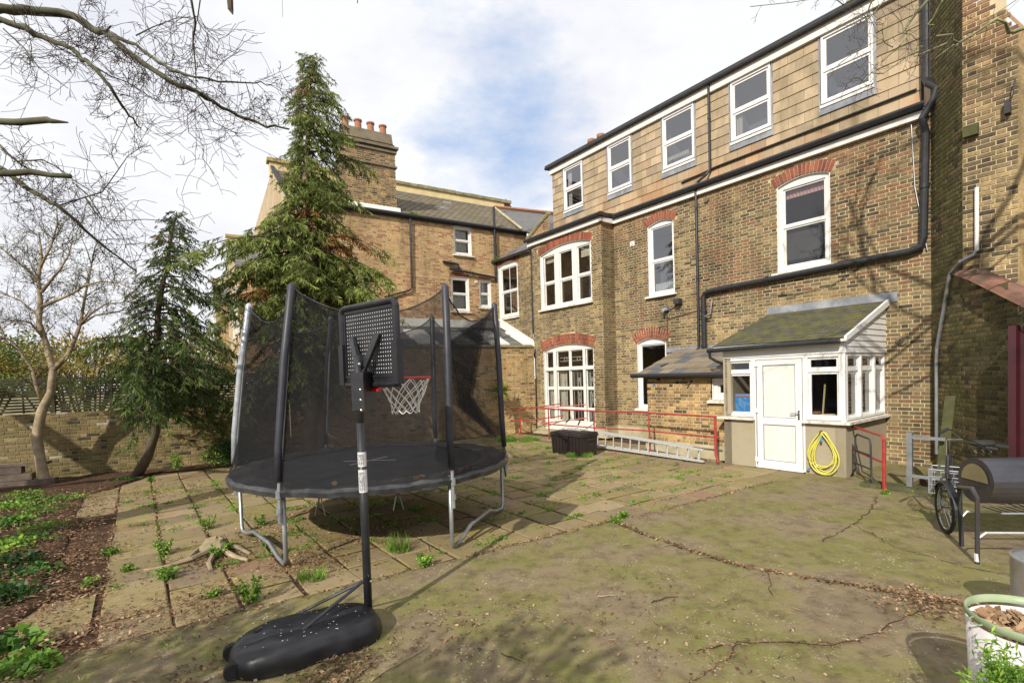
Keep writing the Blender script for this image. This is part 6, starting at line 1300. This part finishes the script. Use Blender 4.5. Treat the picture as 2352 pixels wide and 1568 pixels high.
def twigs_on(mb, pts, r, n, L_, seed, depth=2, up=0., buds=None, jit=.35, rmin=.0016, bias=None):
    rr2 = random.Random(seed); pts = [np.asarray(p, float) for p in pts]; seg = [np.linalg.norm(b - a) for a, b in zip(pts, pts[1:])]; tot = sum(seg)
    for i in range(n):
        s_ = rr2.uniform(.12, 1.0) * tot; k = 0
        while k < len(seg) - 1 and s_ > seg[k]: s_ -= seg[k]; k += 1
        t = min(1, s_ / seg[k]); p = pts[k] * (1 - t) + pts[k + 1] * t; d = (pts[k + 1] - pts[k]) / seg[k]
        v = np.array([rr2.gauss(0, 1), rr2.gauss(0, 1), rr2.gauss(0, 1)]); v -= d * (v @ d) * .6; v /= np.linalg.norm(v); v = d * .55 + v * .75 + ZU * up + (bias if bias is not None else 0); v /= np.linalg.norm(v)
        l = L_ * rr2.uniform(.4, 1.15); m_ = 5; q = [p]
        for j in range(m_):
            v = v + np.array([rr2.gauss(0, jit), rr2.gauss(0, jit), rr2.gauss(0, jit) + up * .15]) * .5; v /= np.linalg.norm(v); q.append(q[-1] + v * l / m_)
        r0 = r * .5
        mb.tube(q, [max(rmin, r0 * (1 - j / (m_ + .5))) for j in range(m_ + 1)], 3 if r0 < .01 else 5, cap=False)
        if buds is not None:
            for j in range(1, m_ + 1):
                for _ in range(2): buds.append(q[j] + np.array([rr2.gauss(0, .02), rr2.gauss(0, .02), rr2.gauss(0, .02)]))
        if depth > 1: twigs_on(mb, q, r0, max(2, int(n * .28)) if depth > 2 else 4, l * .55, rr2.randint(0, 10 ** 6), depth - 1, up, buds, jit, rmin, bias)
C1_ = lambda l, Y, o=(0, 0), s=.3906: [P(o[0] + x * s, o[1] + y * s, Y[i] if hasattr(Y, '__len__') else Y) for i, (x, y) in enumerate(l)]
# pale multi-branched small tree at the left
BT_ = thing('small_bare_tree', 'small pale-barked tree with thin budding branches before the wall', 'tree', G(105, 1112))
gb = G(105, 1112); Yb = gb[1]; o_ = (0, 612.5)
tr_ = [gb] + C1_([(240, 1150), (215, 1000), (245, 850), (300, 740), (312, 600), (270, 450), (230, 330), (238, 200), (225, 80), (245, -60), (230, -200)], Yb, o_)
mb = MB(); mb.tube([gb - ZU * .05] + tr_, [.125, .098, .088, .092, .085, .074, .064, .056, .05, .042, .034, .024, .012], 10); mb.build('trunk', M['bark'], BT_, smooth=True)
limbs = [(C1_([(310, 610), (400, 520), (450, 400), (475, 330), (495, 200), (530, 30), (560, -120)], [Yb, Yb + .05, Yb + .1, Yb + .2, Yb + .2, Yb + .3, Yb + .3], o_), .055),
         (C1_([(470, 340), (540, 270), (620, 220), (720, 210), (800, 190)], [Yb + .2, Yb + .1, Yb, Yb - .1, Yb - .2], o_), .026),
         (C1_([(470, 345), (560, 285), (700, 265), (745, 235)], [Yb + .2, Yb + .3, Yb + .4, Yb + .5], o_), .024),
         (C1_([(250, 790), (215, 700), (190, 600), (120, 500), (60, 430), (-30, 400)], [Yb, Yb - .1, Yb - .2, Yb - .3, Yb - .4, Yb - .5], o_), .045),
         (C1_([(235, 240), (330, 200), (420, 160), (500, 110), (600, 85), (700, 95), (800, 140)], [Yb, Yb - .1, Yb - .1, Yb - .2, Yb - .2, Yb - .3, Yb - .3], o_), .034),
         (C1_([(245, 150), (300, 80), (350, 20), (400, -60), (430, -160)], Yb, o_), .034), (C1_([(265, 430), (180, 330), (90, 310), (20, 360)], [Yb, Yb - .2, Yb - .4, Yb - .6], o_), .026),
         (C1_([(225, 90), (150, 0), (60, -60), (-30, -150)], [Yb, Yb + .2, Yb + .3, Yb + .4], o_), .03), (C1_([(235, 300), (120, 200), (0, 150)], [Yb, Yb + .3, Yb + .5], o_), .026), (C1_([(240, 0), (300, -120), (340, -260), (330, -380)], [Yb, Yb, Yb + .2, Yb + .3], o_), .026), (C1_([(215, 960), (180, 940)], Yb, o_), .05)]
bm = MB(); tm_ = MB(); buds = []
for k, (pp, r) in enumerate(limbs):
    bm.tube(pp, [max(.006, r * (1 - i / (len(pp) + .3))) for i in range(len(pp))], 7)
    if k < 10: twigs_on(tm_, pp, r * .45, 17, .85, 100 + k, 3, .22, buds, .28, .0022)
twigs_on(tm_, tr_[5:], .018, 26, .9, 300, 3, .2, buds, .28, .0022)
bm.build('limb', M['bark'], BT_, smooth=True); tm_.build('twigs', M['twig'], BT_, kind='stuff'); bb_ = np.array(buds)[::9]; arr_leaves('buds', M['shrubg'], bb_, len(bb_), .034, 0, seed=11, parent=BT_, kind='stuff', asp=.5)
# limbs of a big bare tree standing just out of frame on the left
OT = thing('overhanging_tree', 'large bare tree whose lichened limbs reach in from the left edge', 'tree', (-7.6, 4.6, 0))
mb = MB(); mb.tube([(-7.6, 4.6, 0), (-7.5, 4.7, 2), (-7.7, 4.8, 4.5), (-7.4, 5, 7.5), (-7.6, 5.2, 11), (-7.3, 5.4, 14)], [.34, .28, .25, .2, .13, .05], 12); mb.build('trunk', M['barkd'], OT, smooth=True)
tk = np.array([-7.6, 4.85, 5.5])
LM = [([(0, 45), (210, 68), (430, 95), (560, 175), (620, 195), (730, 290), (850, 380), (1000, 480), (1150, 540), (1250, 600), (1400, 680), (1568, 742), (1700, 760)], .055, 1),
      ([(0, 115), (150, 170), (300, 235), (400, 270), (480, 340), (560, 410), (650, 510), (720, 620), (760, 680), (830, 755)], .04, 1),
      ([(640, 200), (800, 262), (900, 340), (1000, 410), (1140, 452), (1280, 480), (1500, 478), (1600, 500)], .022, 0),
      ([(0, 985), (100, 1055), (200, 1130), (340, 1210), (450, 1300), (580, 1430), (680, 1500), (800, 1590)], .036, 1),
      ([(0, 860), (60, 920), (130, 970), (180, 1000)], .02, 1), ([(1120, -20), (1150, 130), (1135, 250), (1150, 400), (1155, 540)], .014, 0), ([(1180, -20), (1160, 120), (1200, 180), (1280, 250)], .008, 0),
      ([(570, 400), (650, 450), (740, 480), (850, 550), (940, 605), (1060, 595)], .010, 0), ([(20, 170), (140, 280), (230, 400), (330, 470), (400, 520)], .009, 0), ([(510, 360), (440, 330), (330, 270), (200, 190)], .01, 0),
      ([(620, 190), (650, 155)], .016, 0), ([(1150, 540), (1220, 640), (1260, 720), (1400, 790)], .009, 0), ([(1200, 600), (1100, 680), (1110, 780), (1200, 860), (1190, 930), (1260, 1020)], .005, 0),
      ([(800, 210), (900, 160), (1030, 110), (1120, 100)], .009, 0), ([(340, 1210), (500, 1160), (600, 1130), (680, 1020), (750, 920), (850, 850)], .010, 0), ([(450, 1090), (520, 1150), (600, 1280), (700, 1300), (850, 1290), (1000, 1300), (1100, 1260)], .009, 0),
      ([(500, 1160), (560, 1250), (600, 1290)], .012, 0), ([(100, 950), (250, 940), (330, 980), (450, 1070), (560, 1140)], .010, 0)]
bm = MB(); tm_ = MB()
for k, (l, r, root_) in enumerate(LM):
    Y0 = 5.0; pp = [P(x * .3906, y * .3906, Y0 + .25 * math.sin(i * .7 + k)) for i, (x, y) in enumerate(l)]
    if root_: pp = [np.array([-7.55, 4.9, pp[0][2] + (-.6 if k != 3 else -.3)])] + pp
    m_ = len(pp); rs2 = [max(.0035, .72 * r * (1.15 - 1.0 * i / m_)) for i in range(m_)]
    if r > .012:
        fine = []; fr_ = []
        for i in range(m_ - 1):
            for t in (0, .33, .66): fine.append(pp[i] * (1 - t) + pp[i + 1] * t + np.array([0, 0, R.gauss(0, .008)])); fr_.append((rs2[i] * (1 - t) + rs2[i + 1] * t) * R.uniform(.9, 1.12))
        fine.append(pp[-1]); fr_.append(rs2[-1]); bm.tube(fine, fr_, 8)
    else: bm.tube(pp, rs2, 5)
    twigs_on(tm_, pp[1:] if root_ else pp, min(r, .014) * .5, int(4 + 1.6 * m_), .55, 500 + k, 3 if r > .015 else 2, .02, None, .36, .0022)
for l in ([(-60, 712), (100, 720), (280, 705), (300, 712), (400, 721)], [(-60, 1022), (80, 1018), (180, 1010), (300, 1030), (415, 1037)]):
    pp = [P(x * .3906, y * .3906, 4.2) for x, y in l]; bm.tube([np.array([-7.5, 4.7, pp[0][2] + .2])] + pp, [.035, .026, .028, .026, .020, .006 if l[0][1] < 900 else .02], 8)
bm.build('limb', M['barkg'], OT, smooth=True); tm_.build('twigs', M['twig'], OT, kind='stuff')
# a broken branch end hanging into the top of the view
bm = MB(); bm.tube([P(527, -60, 4.6), P(528, -10, 4.6), P(530, 22, 4.6), P(535, 34, 4.6)], [.03, .028, .024, .004], 7); bm.tube([P(822, -30, 5.5), P(821, 8, 5.5)], .005, 4); bm.tube([P(648, -40, 5.5), P(649, 40, 5.5)], .002, 3); bm.tube([np.array([-7.4, 5.0, 8.5]), P(300, -260, 5.0), P(527, -60, 4.6), P(700, -120, 5.2), P(822, -30, 5.5)], [.06, .045, .03, .015, .006], 7); bm.build('hanging_branch', M['barkd'], OT)
# twigs reaching in at the top right, from a tree out of frame
RT_ = thing('right_overhanging_tree', 'bare lichened branches reaching in from the top right corner', 'tree', (13.5, 4.0, 0))
C5 = lambda l, Y: [P((3200 + x * .408) / 1.63265, y * .408 / 1.63265, Y) for x, y in l]
RMs = [([(1900, 150), (1568, 228), (1480, 262), (1330, 260), (1230, 238), (1140, 290), (1060, 325), (940, 345), (840, 372), (700, 385)], .017), ([(1060, 330), (980, 400), (900, 450), (830, 480), (740, 550)], .009), ([(700, 385), (640, 435), (540, 490), (450, 560), (330, 632), (220, 625)], .008), ([(820, 480), (780, 455), (720, 475), (600, 490)], .010),
       ([(720, -60), (650, 30), (600, 100), (540, 220), (480, 285), (440, 370), (370, 470), (300, 540)], .012), ([(160, -60), (150, 60), (180, 120), (130, 240)], .007), ([(330, -60), (250, 60), (180, 130), (60, 160), (-60, 200)], .006), ([(220, 620), (150, 700), (60, 740), (-50, 760)], .005), ([(440, 370), (300, 390), (200, 420), (0, 500), (-100, 560)], .005),
       ([(-60, 20), (-200, 60), (-330, 40), (-560, 0), (-900, -10)], .005), ([(1600, -60), (1420, 60), (1260, 160), (1150, 240)], .006), ([(820, -60), (780, 60), (800, 110), (740, 180), (700, 260)], .009)]
bm = MB(); tm_ = MB()
for k, (l, r) in enumerate(RMs):
    pp = C5(l, 4.6 + .15 * (k % 4)); pp = [p + np.array([0, .1 * math.sin(i * 1.3 + k), 0]) for i, p in enumerate(pp)]
    if l[0][0] > 1800: pp = [np.array([13.3, 4.2, 6.0])] + pp
    bm.tube(pp, [max(.003, r * (1 - .8 * i / len(pp))) * R.uniform(.9, 1.3) for i in range(len(pp))], 6); twigs_on(tm_, pp, r * .4, 9, .28, 900 + k, 2, 0, None, .4, .0016)
bm.tube([np.array([13.5, 4, 0]), np.array([13.4, 4.1, 3]), np.array([13.3, 4.2, 6]), np.array([13.0, 4, 9])], [.3, .25, .2, .1], 10); hub2 = np.array([13.2, 4.2, 8.2])
for x, y in ((720, -60), (160, -60), (330, -60), (820, -60), (1600, -60), (-60, 20)): bm.tube([hub2, (hub2 + C5([(x, y)], 4.7)[0]) / 2 + ZU * .5, C5([(x, y)], 4.7)[0]], [.05, .03, .010], 6)
bm.build('limb', M['barkl'], RT_, smooth=True); tm_.build('twigs', M['twig'], RT_, kind='stuff')

def bigtree(name, label, base, h, seed, spread=.55, n=9, lv=4):
    o = thing(name, label, 'tree', base, 'bare trees around the viewer'); rr2 = random.Random(seed); tb_ = MB()
    def grow(p, d, l, r, lev):
        q = [p]; dd_ = np.array(d)
        for i in range(4):
            dd_ = dd_ + np.array([rr2.gauss(0, .13), rr2.gauss(0, .13), .05]); dd_ /= np.linalg.norm(dd_); q.append(q[-1] + dd_ * l / 4)
        tb_.tube(q, [r * (1 - .13 * i) for i in range(5)], 8 if lev > 2 else 4, cap=False)
        if lev == 0: return
        for k in range(3 if lev > 1 else 4):
            v = np.array([rr2.gauss(0, 1), rr2.gauss(0, 1), rr2.gauss(0, .5)]); v -= dd_ * (v @ dd_); v /= np.linalg.norm(v); nd = dd_ * (1 - spread * .5) + v * spread * rr2.uniform(.8, 1.3); nd /= np.linalg.norm(nd)
            grow(q[-1 if k < 2 else 3], nd, l * rr2.uniform(.62, .8), r * .55, lev - 1)
    grow(np.array(base, float), np.array([0, 0, 1.]), h * .34, h * .022, 5); tb_.build('trunk', M['barkd'], o); return o
bigtree('bare_tree', 'low bare tree behind the viewer shading the concrete', (-5.4, -2.6, 0), 5.8, 5)
bigtree('bare_tree', 'small bare tree just behind the viewer on the left', (-3.3, -3.4, 0), 5.4, 6)
bigtree('bare_tree', 'tall bare tree behind the viewer shading the right wall', (2.6, -5.5, 0), 17, 8)
bigtree('bare_tree', 'spreading bare tree beyond the left edge of the view', (-12.6, 4.6, 0), 13, 21, .7)

# ------------------------------------------------------------ shrubs, weeds, yucca
def blob(name, label, cat, c, r, n, mat, size, seed, asp=.5, sticks=0, **k):
    q = np.random.default_rng(seed); v = q.normal(size=(n, 3)); v /= np.linalg.norm(v, axis=1)[:, None]; rad = q.random(n) ** .45; nz_ = np.array([noise.noise(Vector((a * 2.2 + seed, b * 2.2, c_ * 2.2))) for a, b, c_ in v]); pts = np.array(c) + v * (rad * (1 + .55 * nz_))[:, None] * np.array(r)
    pts = pts[pts[:, 2] > .02]; o = thing(name, label, cat, (c[0], c[1], 0), k.get('group')); arr_leaves('foliage', mat, pts, len(pts), size, .1, seed=seed, parent=o, asp=asp, tones=np.clip(.45 + .9 * np.array([noise.noise(Vector(tuple(p * 1.7))) for p in pts]) + q.normal(0, .12, len(pts)), 0, 1))
    mb = MB(); rr2 = random.Random(seed)
    for i in range(max(3, sticks)):
        a = np.array([c[0] + rr2.uniform(-.3, .3) * r[0], c[1] + rr2.uniform(-.3, .3) * r[1], 0.]); b = np.array(c) + np.array([rr2.uniform(-.8, .8) * r[0], rr2.uniform(-.8, .8) * r[1], rr2.uniform(.2, .95) * r[2]]); mb.tube([a, (a + b) / 2 + np.array([rr2.gauss(0, .08) * r[0], 0, 0]), b], [.02 * max(r), .012 * max(r), .004 * max(r)], 4)
    mb.build('stem', M['twig'], o); return o
blob('shrub', 'yellow-green shrub beyond the fence at the left edge', 'shrub', (-16.2, 14.5, 2.7), (2.4, 1.2, .95), 6000, M['shrubg'], .12, 31, sticks=20)
blob('shrub', 'autumn-toned shrub beyond the fence behind the pale tree', 'shrub', (-14.2, 16.5, 2.8), (2.3, 1.2, 1.0), 6000, M['shruby'], .11, 32, sticks=30)
blob('shrub', 'dark evergreen shrub overhanging the fence at the left edge', 'shrub', (-12.6, 10.9, 2.0), (.9, .6, .9), 3500, M['coniferd'], .12, 33, sticks=12)
blob('shrub', 'twiggy tan shrub beyond the fence left of the small conifer', 'shrub', (-13.2, 20.5, 2.8), (2.8, 1.5, 1.1), 5000, M['shruby'], .09, 34, sticks=60)
blob('tree', 'distant brown-leaved tree above the fence', 'tree', (-21, 30, 2.8), (4.5, 2, 2.8), 6000, M['shruby'], .22, 35, sticks=40)
blob('tree', 'distant green tree at the far left skyline', 'tree', (-28, 28, 3.0), (4, 2, 2.8), 6000, M['shrubg'], .22, 36, sticks=20)
blob('shrub', 'low green shrub at the wall foot left of the trampoline', 'shrub', (-6.9, 12.2, .28), (.75, .4, .42), 2600, M['ivy'], .07, 37)
blob('shrub', 'small bright plant beside the leaning conifer trunk', 'plant', (-7.9, 11.6, .2), (.15, .1, .25), 300, M['weed'], .06, 38)
mb = MB(); Fpw = Fr((-27, 17, 0), dl, (dl[1], -dl[0], 0)); mb.box(Fpw, 0, 22, -.2, 0, 0, 1.72); mb.build('pale_garden_wall', M['plinth'], origin=(-20, 20, 0), label='pale painted wall seen through the gaps of the slatted fence', cat='wall')
blob('shrub', 'tall evergreen shrub just behind the viewer on the left', 'shrub', (-4.6, -1.2, 2.9), (1.3, .9, 1.1), 2600, M['coniferd'], .13, 51, sticks=14)
blob('shrub', 'second evergreen shrub behind the viewer, nearer the middle', 'shrub', (-2.7, -1.7, 3.3), (.9, .6, .7), 1100, M['coniferd'], .12, 52, sticks=10)
# bed plants at the lower left
for k, (x, y, r, h, mt, lb, s_) in enumerate(((40, 1300, .34, .22, 'ivy', 'dense leafy clump at the left edge of the bed', .06), (95, 1180, .42, .24, 'weed', 'bright green spreading weeds at the middle of the bed', .05), (30, 1210, .32, .24, 'ivy', 'dark ivy mound at the far left of the bed', .07), (45, 1160, .42, .16, 'ivy', 'low ivy patch below the timber sleepers', .07), (150, 1150, .35, .14, 'weed', 'fresh green weeds at the bed edge near the pale tree', .05), (25, 1500, .26, .20, 'ivy', 'broad-leaved plant in the bottom left corner', .10), (60, 1540, .22, .12, 'weed', 'small leafy weeds at the bottom left corner', .07), (70, 1245, .35, .15, 'weed', 'light green weeds along the bed middle', .05), (15, 1380, .3, .2, 'ivy', 'ivy clump at the left edge under shade', .07), (60, 1140, .4, .16, 'weed', 'bright weeds just in front of the sleeper stack', .05), (20, 1172, .35, .22, 'weed', 'yellow-green leafy mound at the far left edge', .055), (112, 1215, .33, .13, 'weed', 'loose bright weeds on the right side of the bed', .05), (75, 1320, .3, .14, 'ivy', 'dark leaves on litter in the lower bed', .06), (20, 1265, .32, .24, 'weed', 'tall bright leaves at the left edge of the bed', .06), (285, 1105, .3, .06, 'ivy', 'creeping ivy below the leaning conifer', .05))):
    g = G(x, y); blob('bed_plant', lb, 'plant', (g[0], g[1], .03), (r, r * .8, h * .62), 620 if s_ < .09 else 220, M[mt], s_ * .85, 60 + k, asp=.75, group='leafy plants in the bed')
def bud_plant(x, y, h, seed, label, n=9, mat='weed'):
    g = G(x, y); o = thing('weed', label, 'weed', g, 'weeds sprouting between the slabs'); q = np.random.default_rng(seed); V = []; mb = MB()
    for i in range(n):
        a = q.random() * 6.28; d = np.array([math.cos(a) * q.uniform(.1, .6), math.sin(a) * q.uniform(.1, .6), 1.]); d /= np.linalg.norm(d); hh = h * q.uniform(.5, 1.); b = g + np.array([math.cos(a), math.sin(a), 0]) * q.uniform(0, .05)
        mb.tube([b, b + d * hh], .003, 4)
        for t in np.linspace(.2, 1, int(5 + hh * 26)):
            for _ in range(3): V.append(b + d * hh * t + q.normal(0, .014, 3))
    mb.build('stem', M['weed'], o); V = np.array(V); arr_leaves('leaves', M[mat], V, len(V), q.uniform(.026, .042), .2, seed=seed, parent=o, asp=.6)
for k, (x, y, h, lb) in enumerate(((578, 1385, .26, 'leafy upright weed by the rear of the hoop base'), (375, 1275, .22, 'tall bushy weed between slabs left of the trampoline leg'), (480, 1215, .22, 'spreading feathery weed left of the trampoline leg'), (600, 1205, .14, 'weed clump between the two left trampoline legs'), (975, 1300, .13, 'low bright weed by the right front trampoline leg'), (385, 1330, .15, 'small bright weed in front of the tree stump'), (500, 1280, .16, 'weeds growing around the old stump'), (250, 1275, .10, 'flat weed clump near the bed edge'), (295, 1310, .08, 'small weed in the slab joint near the bed'), (210, 1345, .09, 'weed patch on leaf litter lower left'), (1430, 1190, .11, 'grassy clump at the corner of the far concrete pad'), (1415, 1200, .08, 'low weed just left of the pad corner clump'), (345, 1105, .11, 'weed clump at the wall foot'), (520, 1265, .1, 'low weed beside the stump roots'), (490, 1370, .06, 'flat leafy rosette on a near slab'), (2030, 1135, .07, 'small green weed at the foot of the red post'))):
    bud_plant(x, y, h, 200 + k, lb, 12)
def grass(x, y, r, h, n, seed, label):
    g = G(x, y); q = np.random.default_rng(seed); a = q.random(n) * 6.28; rr2 = np.sqrt(q.random(n)) * r; b = g + np.stack([np.cos(a) * rr2, np.sin(a) * rr2 * .7, np.zeros(n)], 1); d = np.stack([q.normal(0, .4, n), q.normal(0, .4, n), np.ones(n)], 1); d /= np.linalg.norm(d, axis=1)[:, None]; L_ = (h * q.uniform(.5, 1.2, n))[:, None]; w_ = np.stack([np.cos(a), np.sin(a), np.zeros(n)], 1) * .004
    V = np.stack([b - w_, b + w_, b + d * L_ * .6 + w_ * .7 + ZU * 0, b + d * L_], 1).reshape(-1, 3); return fastmesh('grass_tuft', V, q.random(n), M['weed'], origin=g, label=label, cat='grass', group='grass tufts on the paving')
grass(915, 1265, .14, .22, 160, 1, 'thin grass tuft under the right side of the trampoline'); grass(715, 1330, .14, .14, 160, 2, 'grass tuft on slabs behind the hoop brace'); grass(1330, 1048, .32, .12, 700, 3, 'grass growing along the front of the storage box'); grass(1190, 1012, .65, .16, 1300, 4, 'bright grass at the wall foot right of the trampoline'); grass(1395, 1030, .2, .08, 250, 5, 'small grass patch right of the storage box'); grass(1265, 1030, .15, .1, 200, 6, 'grass at the left corner of the storage box'); grass(1160, 1010, .3, .14, 500, 7, 'grass by the ramp rail foot')
# uncountable weeds and moss in the slab joints
q = np.random.default_rng(77); V = []; T = []
for i in range(640):
    if q.random() < .6: u, v = ue(0) + .66 * q.integers(0, 11) + q.normal(0, .03), q.uniform(-.3, 9)
    else: u, v = q.uniform(4.5, 12), -.35 + .505 * q.integers(1, 20) + q.normal(0, .02)
    if noise.noise(Vector((u * .5, v * .5, 1))) < -.12 and v < 4: continue
    if v > 9.2: continue
    p = UN(u, v); m_ = int(q.integers(10, 70)); s_ = q.uniform(.015, .085)
    b = p + np.stack([q.normal(0, s_, m_), q.normal(0, s_, m_), np.abs(q.normal(0, .012, m_)) + .008], 1); V.append(b)
VV = np.concatenate(V); arr_leaves('joint_weeds', M['weed'], VV, len(VV), .032, .1, seed=12, kind='stuff', asp=.4)
e1 = np.array([UN(ue(v) + q.normal(0, .03), v) + ZU * abs(q.normal(0, .012)) for v in q.uniform(4.8, 8.6, 900)]); e1 = e1[np.array([noise.noise(Vector(tuple(p * 1.6))) > .05 for p in e1])]; arr_leaves('edge_weeds', M['weed'], e1, len(e1), .035, .3, seed=13, kind='stuff', asp=.35)
g1 = np.array([UN(a, b) + ZU * abs(q.normal(0, .02)) for a, b in zip(q.uniform(1.9, 3.1, 500), q.normal(9.2, .06, 500))]); arr_leaves('kerb_moss', M['weed'], g1, len(g1), .03, .3, seed=14, kind='stuff')
# yucca in front of the high wall
yx = P(1150, 925, 15.9); YC = thing('yucca', 'spiky yucca plant against the high sunlit wall', 'plant', (yx[0], yx[1], 0)); mb = MB(); mb.tube([(yx[0], yx[1], 0), (yx[0] + .02, yx[1], .8), (yx[0], yx[1], 1.45)], .04, 7); mb.build('stem', M['bark'], YC)
V = []; T = []; q = np.random.default_rng(3); c0 = np.array([yx[0], yx[1], 1.45])
for i in range(100):
    a = q.random() * 6.28; el = q.uniform(-.7, 1.3); d = np.array([math.cos(a) * math.cos(el), math.sin(a) * math.cos(el), math.sin(el)]); L_ = q.uniform(.35, .62) * (1 if el > -.2 else .75); s_ = np.cross(d, ZU); s_ /= np.linalg.norm(s_); m1 = c0 + d * L_ * .4; e_ = c0 + d * L_ - ZU * .10 * (1 - el / 1.4)
    V += [c0 - s_ * .012, m1 - s_ * .034, e_, m1 + s_ * .034]; T.append(q.random())
fastmesh('leaves', np.array(V), T, M['yucca'], parent=YC)
# dark planter stems behind net: small pale stump with roots, sleepers
SG = G(500, 1262); ST_ = thing('tree_stump', 'gnarled pale tree stump with roots among the slabs', 'stump', SG)
mb = MB(); q = random.Random(2)
n = 14; vs = []
for z, r in ((-.02, .16), (.03, .14), (.09, .10), (.13, .085), (.145, .03)):
    for k in range(n): t = 6.283 * k / n; rr2 = r * (1 + .35 * noise.noise(Vector((math.cos(t) * 1.5, math.sin(t) * 1.5, z * 8)))); vs.append(SG + np.array([math.cos(t) * rr2 * 1.3, math.sin(t) * rr2, z + .05 * noise.noise(Vector((math.cos(t) * 3, math.sin(t) * 3, 1)))]))
mb.add(vs, [(i * n + k, i * n + (k + 1) % n, (i + 1) * n + (k + 1) % n, (i + 1) * n + k) for i in range(4) for k in range(n)]); mb.build('stump', M['bark'], ST_)
mb = MB()
for l in ([(490, 1270), (440, 1290), (380, 1305), (330, 1310)], [(510, 1272), (540, 1285), (570, 1290)], [(495, 1275), (480, 1300), (485, 1312)], [(480, 1262), (455, 1268), (430, 1290)], [(515, 1262), (545, 1262), (575, 1275)]):
    pp = [G(x, y) + ZU * (.05 - .015 * i) for i, (x, y) in enumerate(l)]; mb.tube(pp, [.035 - .008 * i for i in range(len(pp))], 6)
mb.build('root', M['bark'], ST_)
for k, (x0, y0, z0, L_, lb) in enumerate(((-11.6, 9.42, .0, 2.2, 'lowest old timber sleeper in the stack at the left edge'), (-11.6, 9.47, .14, 1.8, 'middle old timber sleeper in the stack at the left edge'), (-11.6, 9.52, .28, 1.6, 'second from top old timber sleeper in the stack'), (-11.6, 9.56, .42, 2.0, 'topmost thin board on the timber stack'))):
    mb = MB(); dxx = np.array([.9, .43, 0]); F_ = Fr((x0, y0, 0), dxx, (dxx[1], -dxx[0], 0)); mb.box(F_, 0, L_, -.2, 0, z0, z0 + (.13 if k < 3 else .05)); mb.build('timber_sleeper', M['oldwood'], origin=(x0, y0, z0), label=lb, cat='sleeper', group='old timber sleepers stacked at the left')
mb = MB(); mb.box(Fr(G(128, 1100), (.9, .43, 0), (.43, -.9, 0)), -.12, .06, -.35, -.2, 0, .5); mb.build('timber_post', M['oldwood'], origin=G(128, 1100), label='short dark timber post just behind the pale tree trunk', cat='post')
# seedlings in the small tub
q = np.random.default_rng(9); V = []
for i in range(60):
    a = q.random() * 6.28; r = .15 * math.sqrt(q.random()); b = np.array([1.93 + math.cos(a) * r, 1.88 + math.sin(a) * r, .62]); d = np.array([q.normal(0, .35) - .12, q.normal(0, .35), 1.]); h = q.uniform(.06, .17)
    for t in np.linspace(.25, 1, 7):
        for _ in range(4): V.append(b + d * h * t + q.normal(0, .014, 3))
V = np.array(V); arr_leaves('seedlings', M['weed'], V, len(V), .036, .0, seed=5, parent=T2, kind='stuff', asp=.25)
# a few bits of litter people dropped
g = G(1240, 1044); mb = MB(); mb.lathe(g, [(0, .02), (.03, .015), (.02, 0)], 8); mb.build('paper_scrap', M['whitetape'], origin=g, label='small white scrap lying on the grass left of the box', cat='litter')
# gutter weed and moss tufts on the roofs
pg = np.array([FH.p(-3.55 + R.gauss(0, .12), .15, 8.02 + abs(R.gauss(0, .05))) for _ in range(160)]); arr_leaves('gutter_weed', M['weed'], pg, 160, .07, .2, seed=6, parent=H1, kind='stuff')
pg = np.array([FC.p(16.6 + R.gauss(0, .2), .16, 6.68 + abs(R.gauss(0, .03))) for _ in range(160)]); arr_leaves('gutter_moss', M['weed'], pg, 160, .06, .2, seed=6, parent=H, kind='stuff')
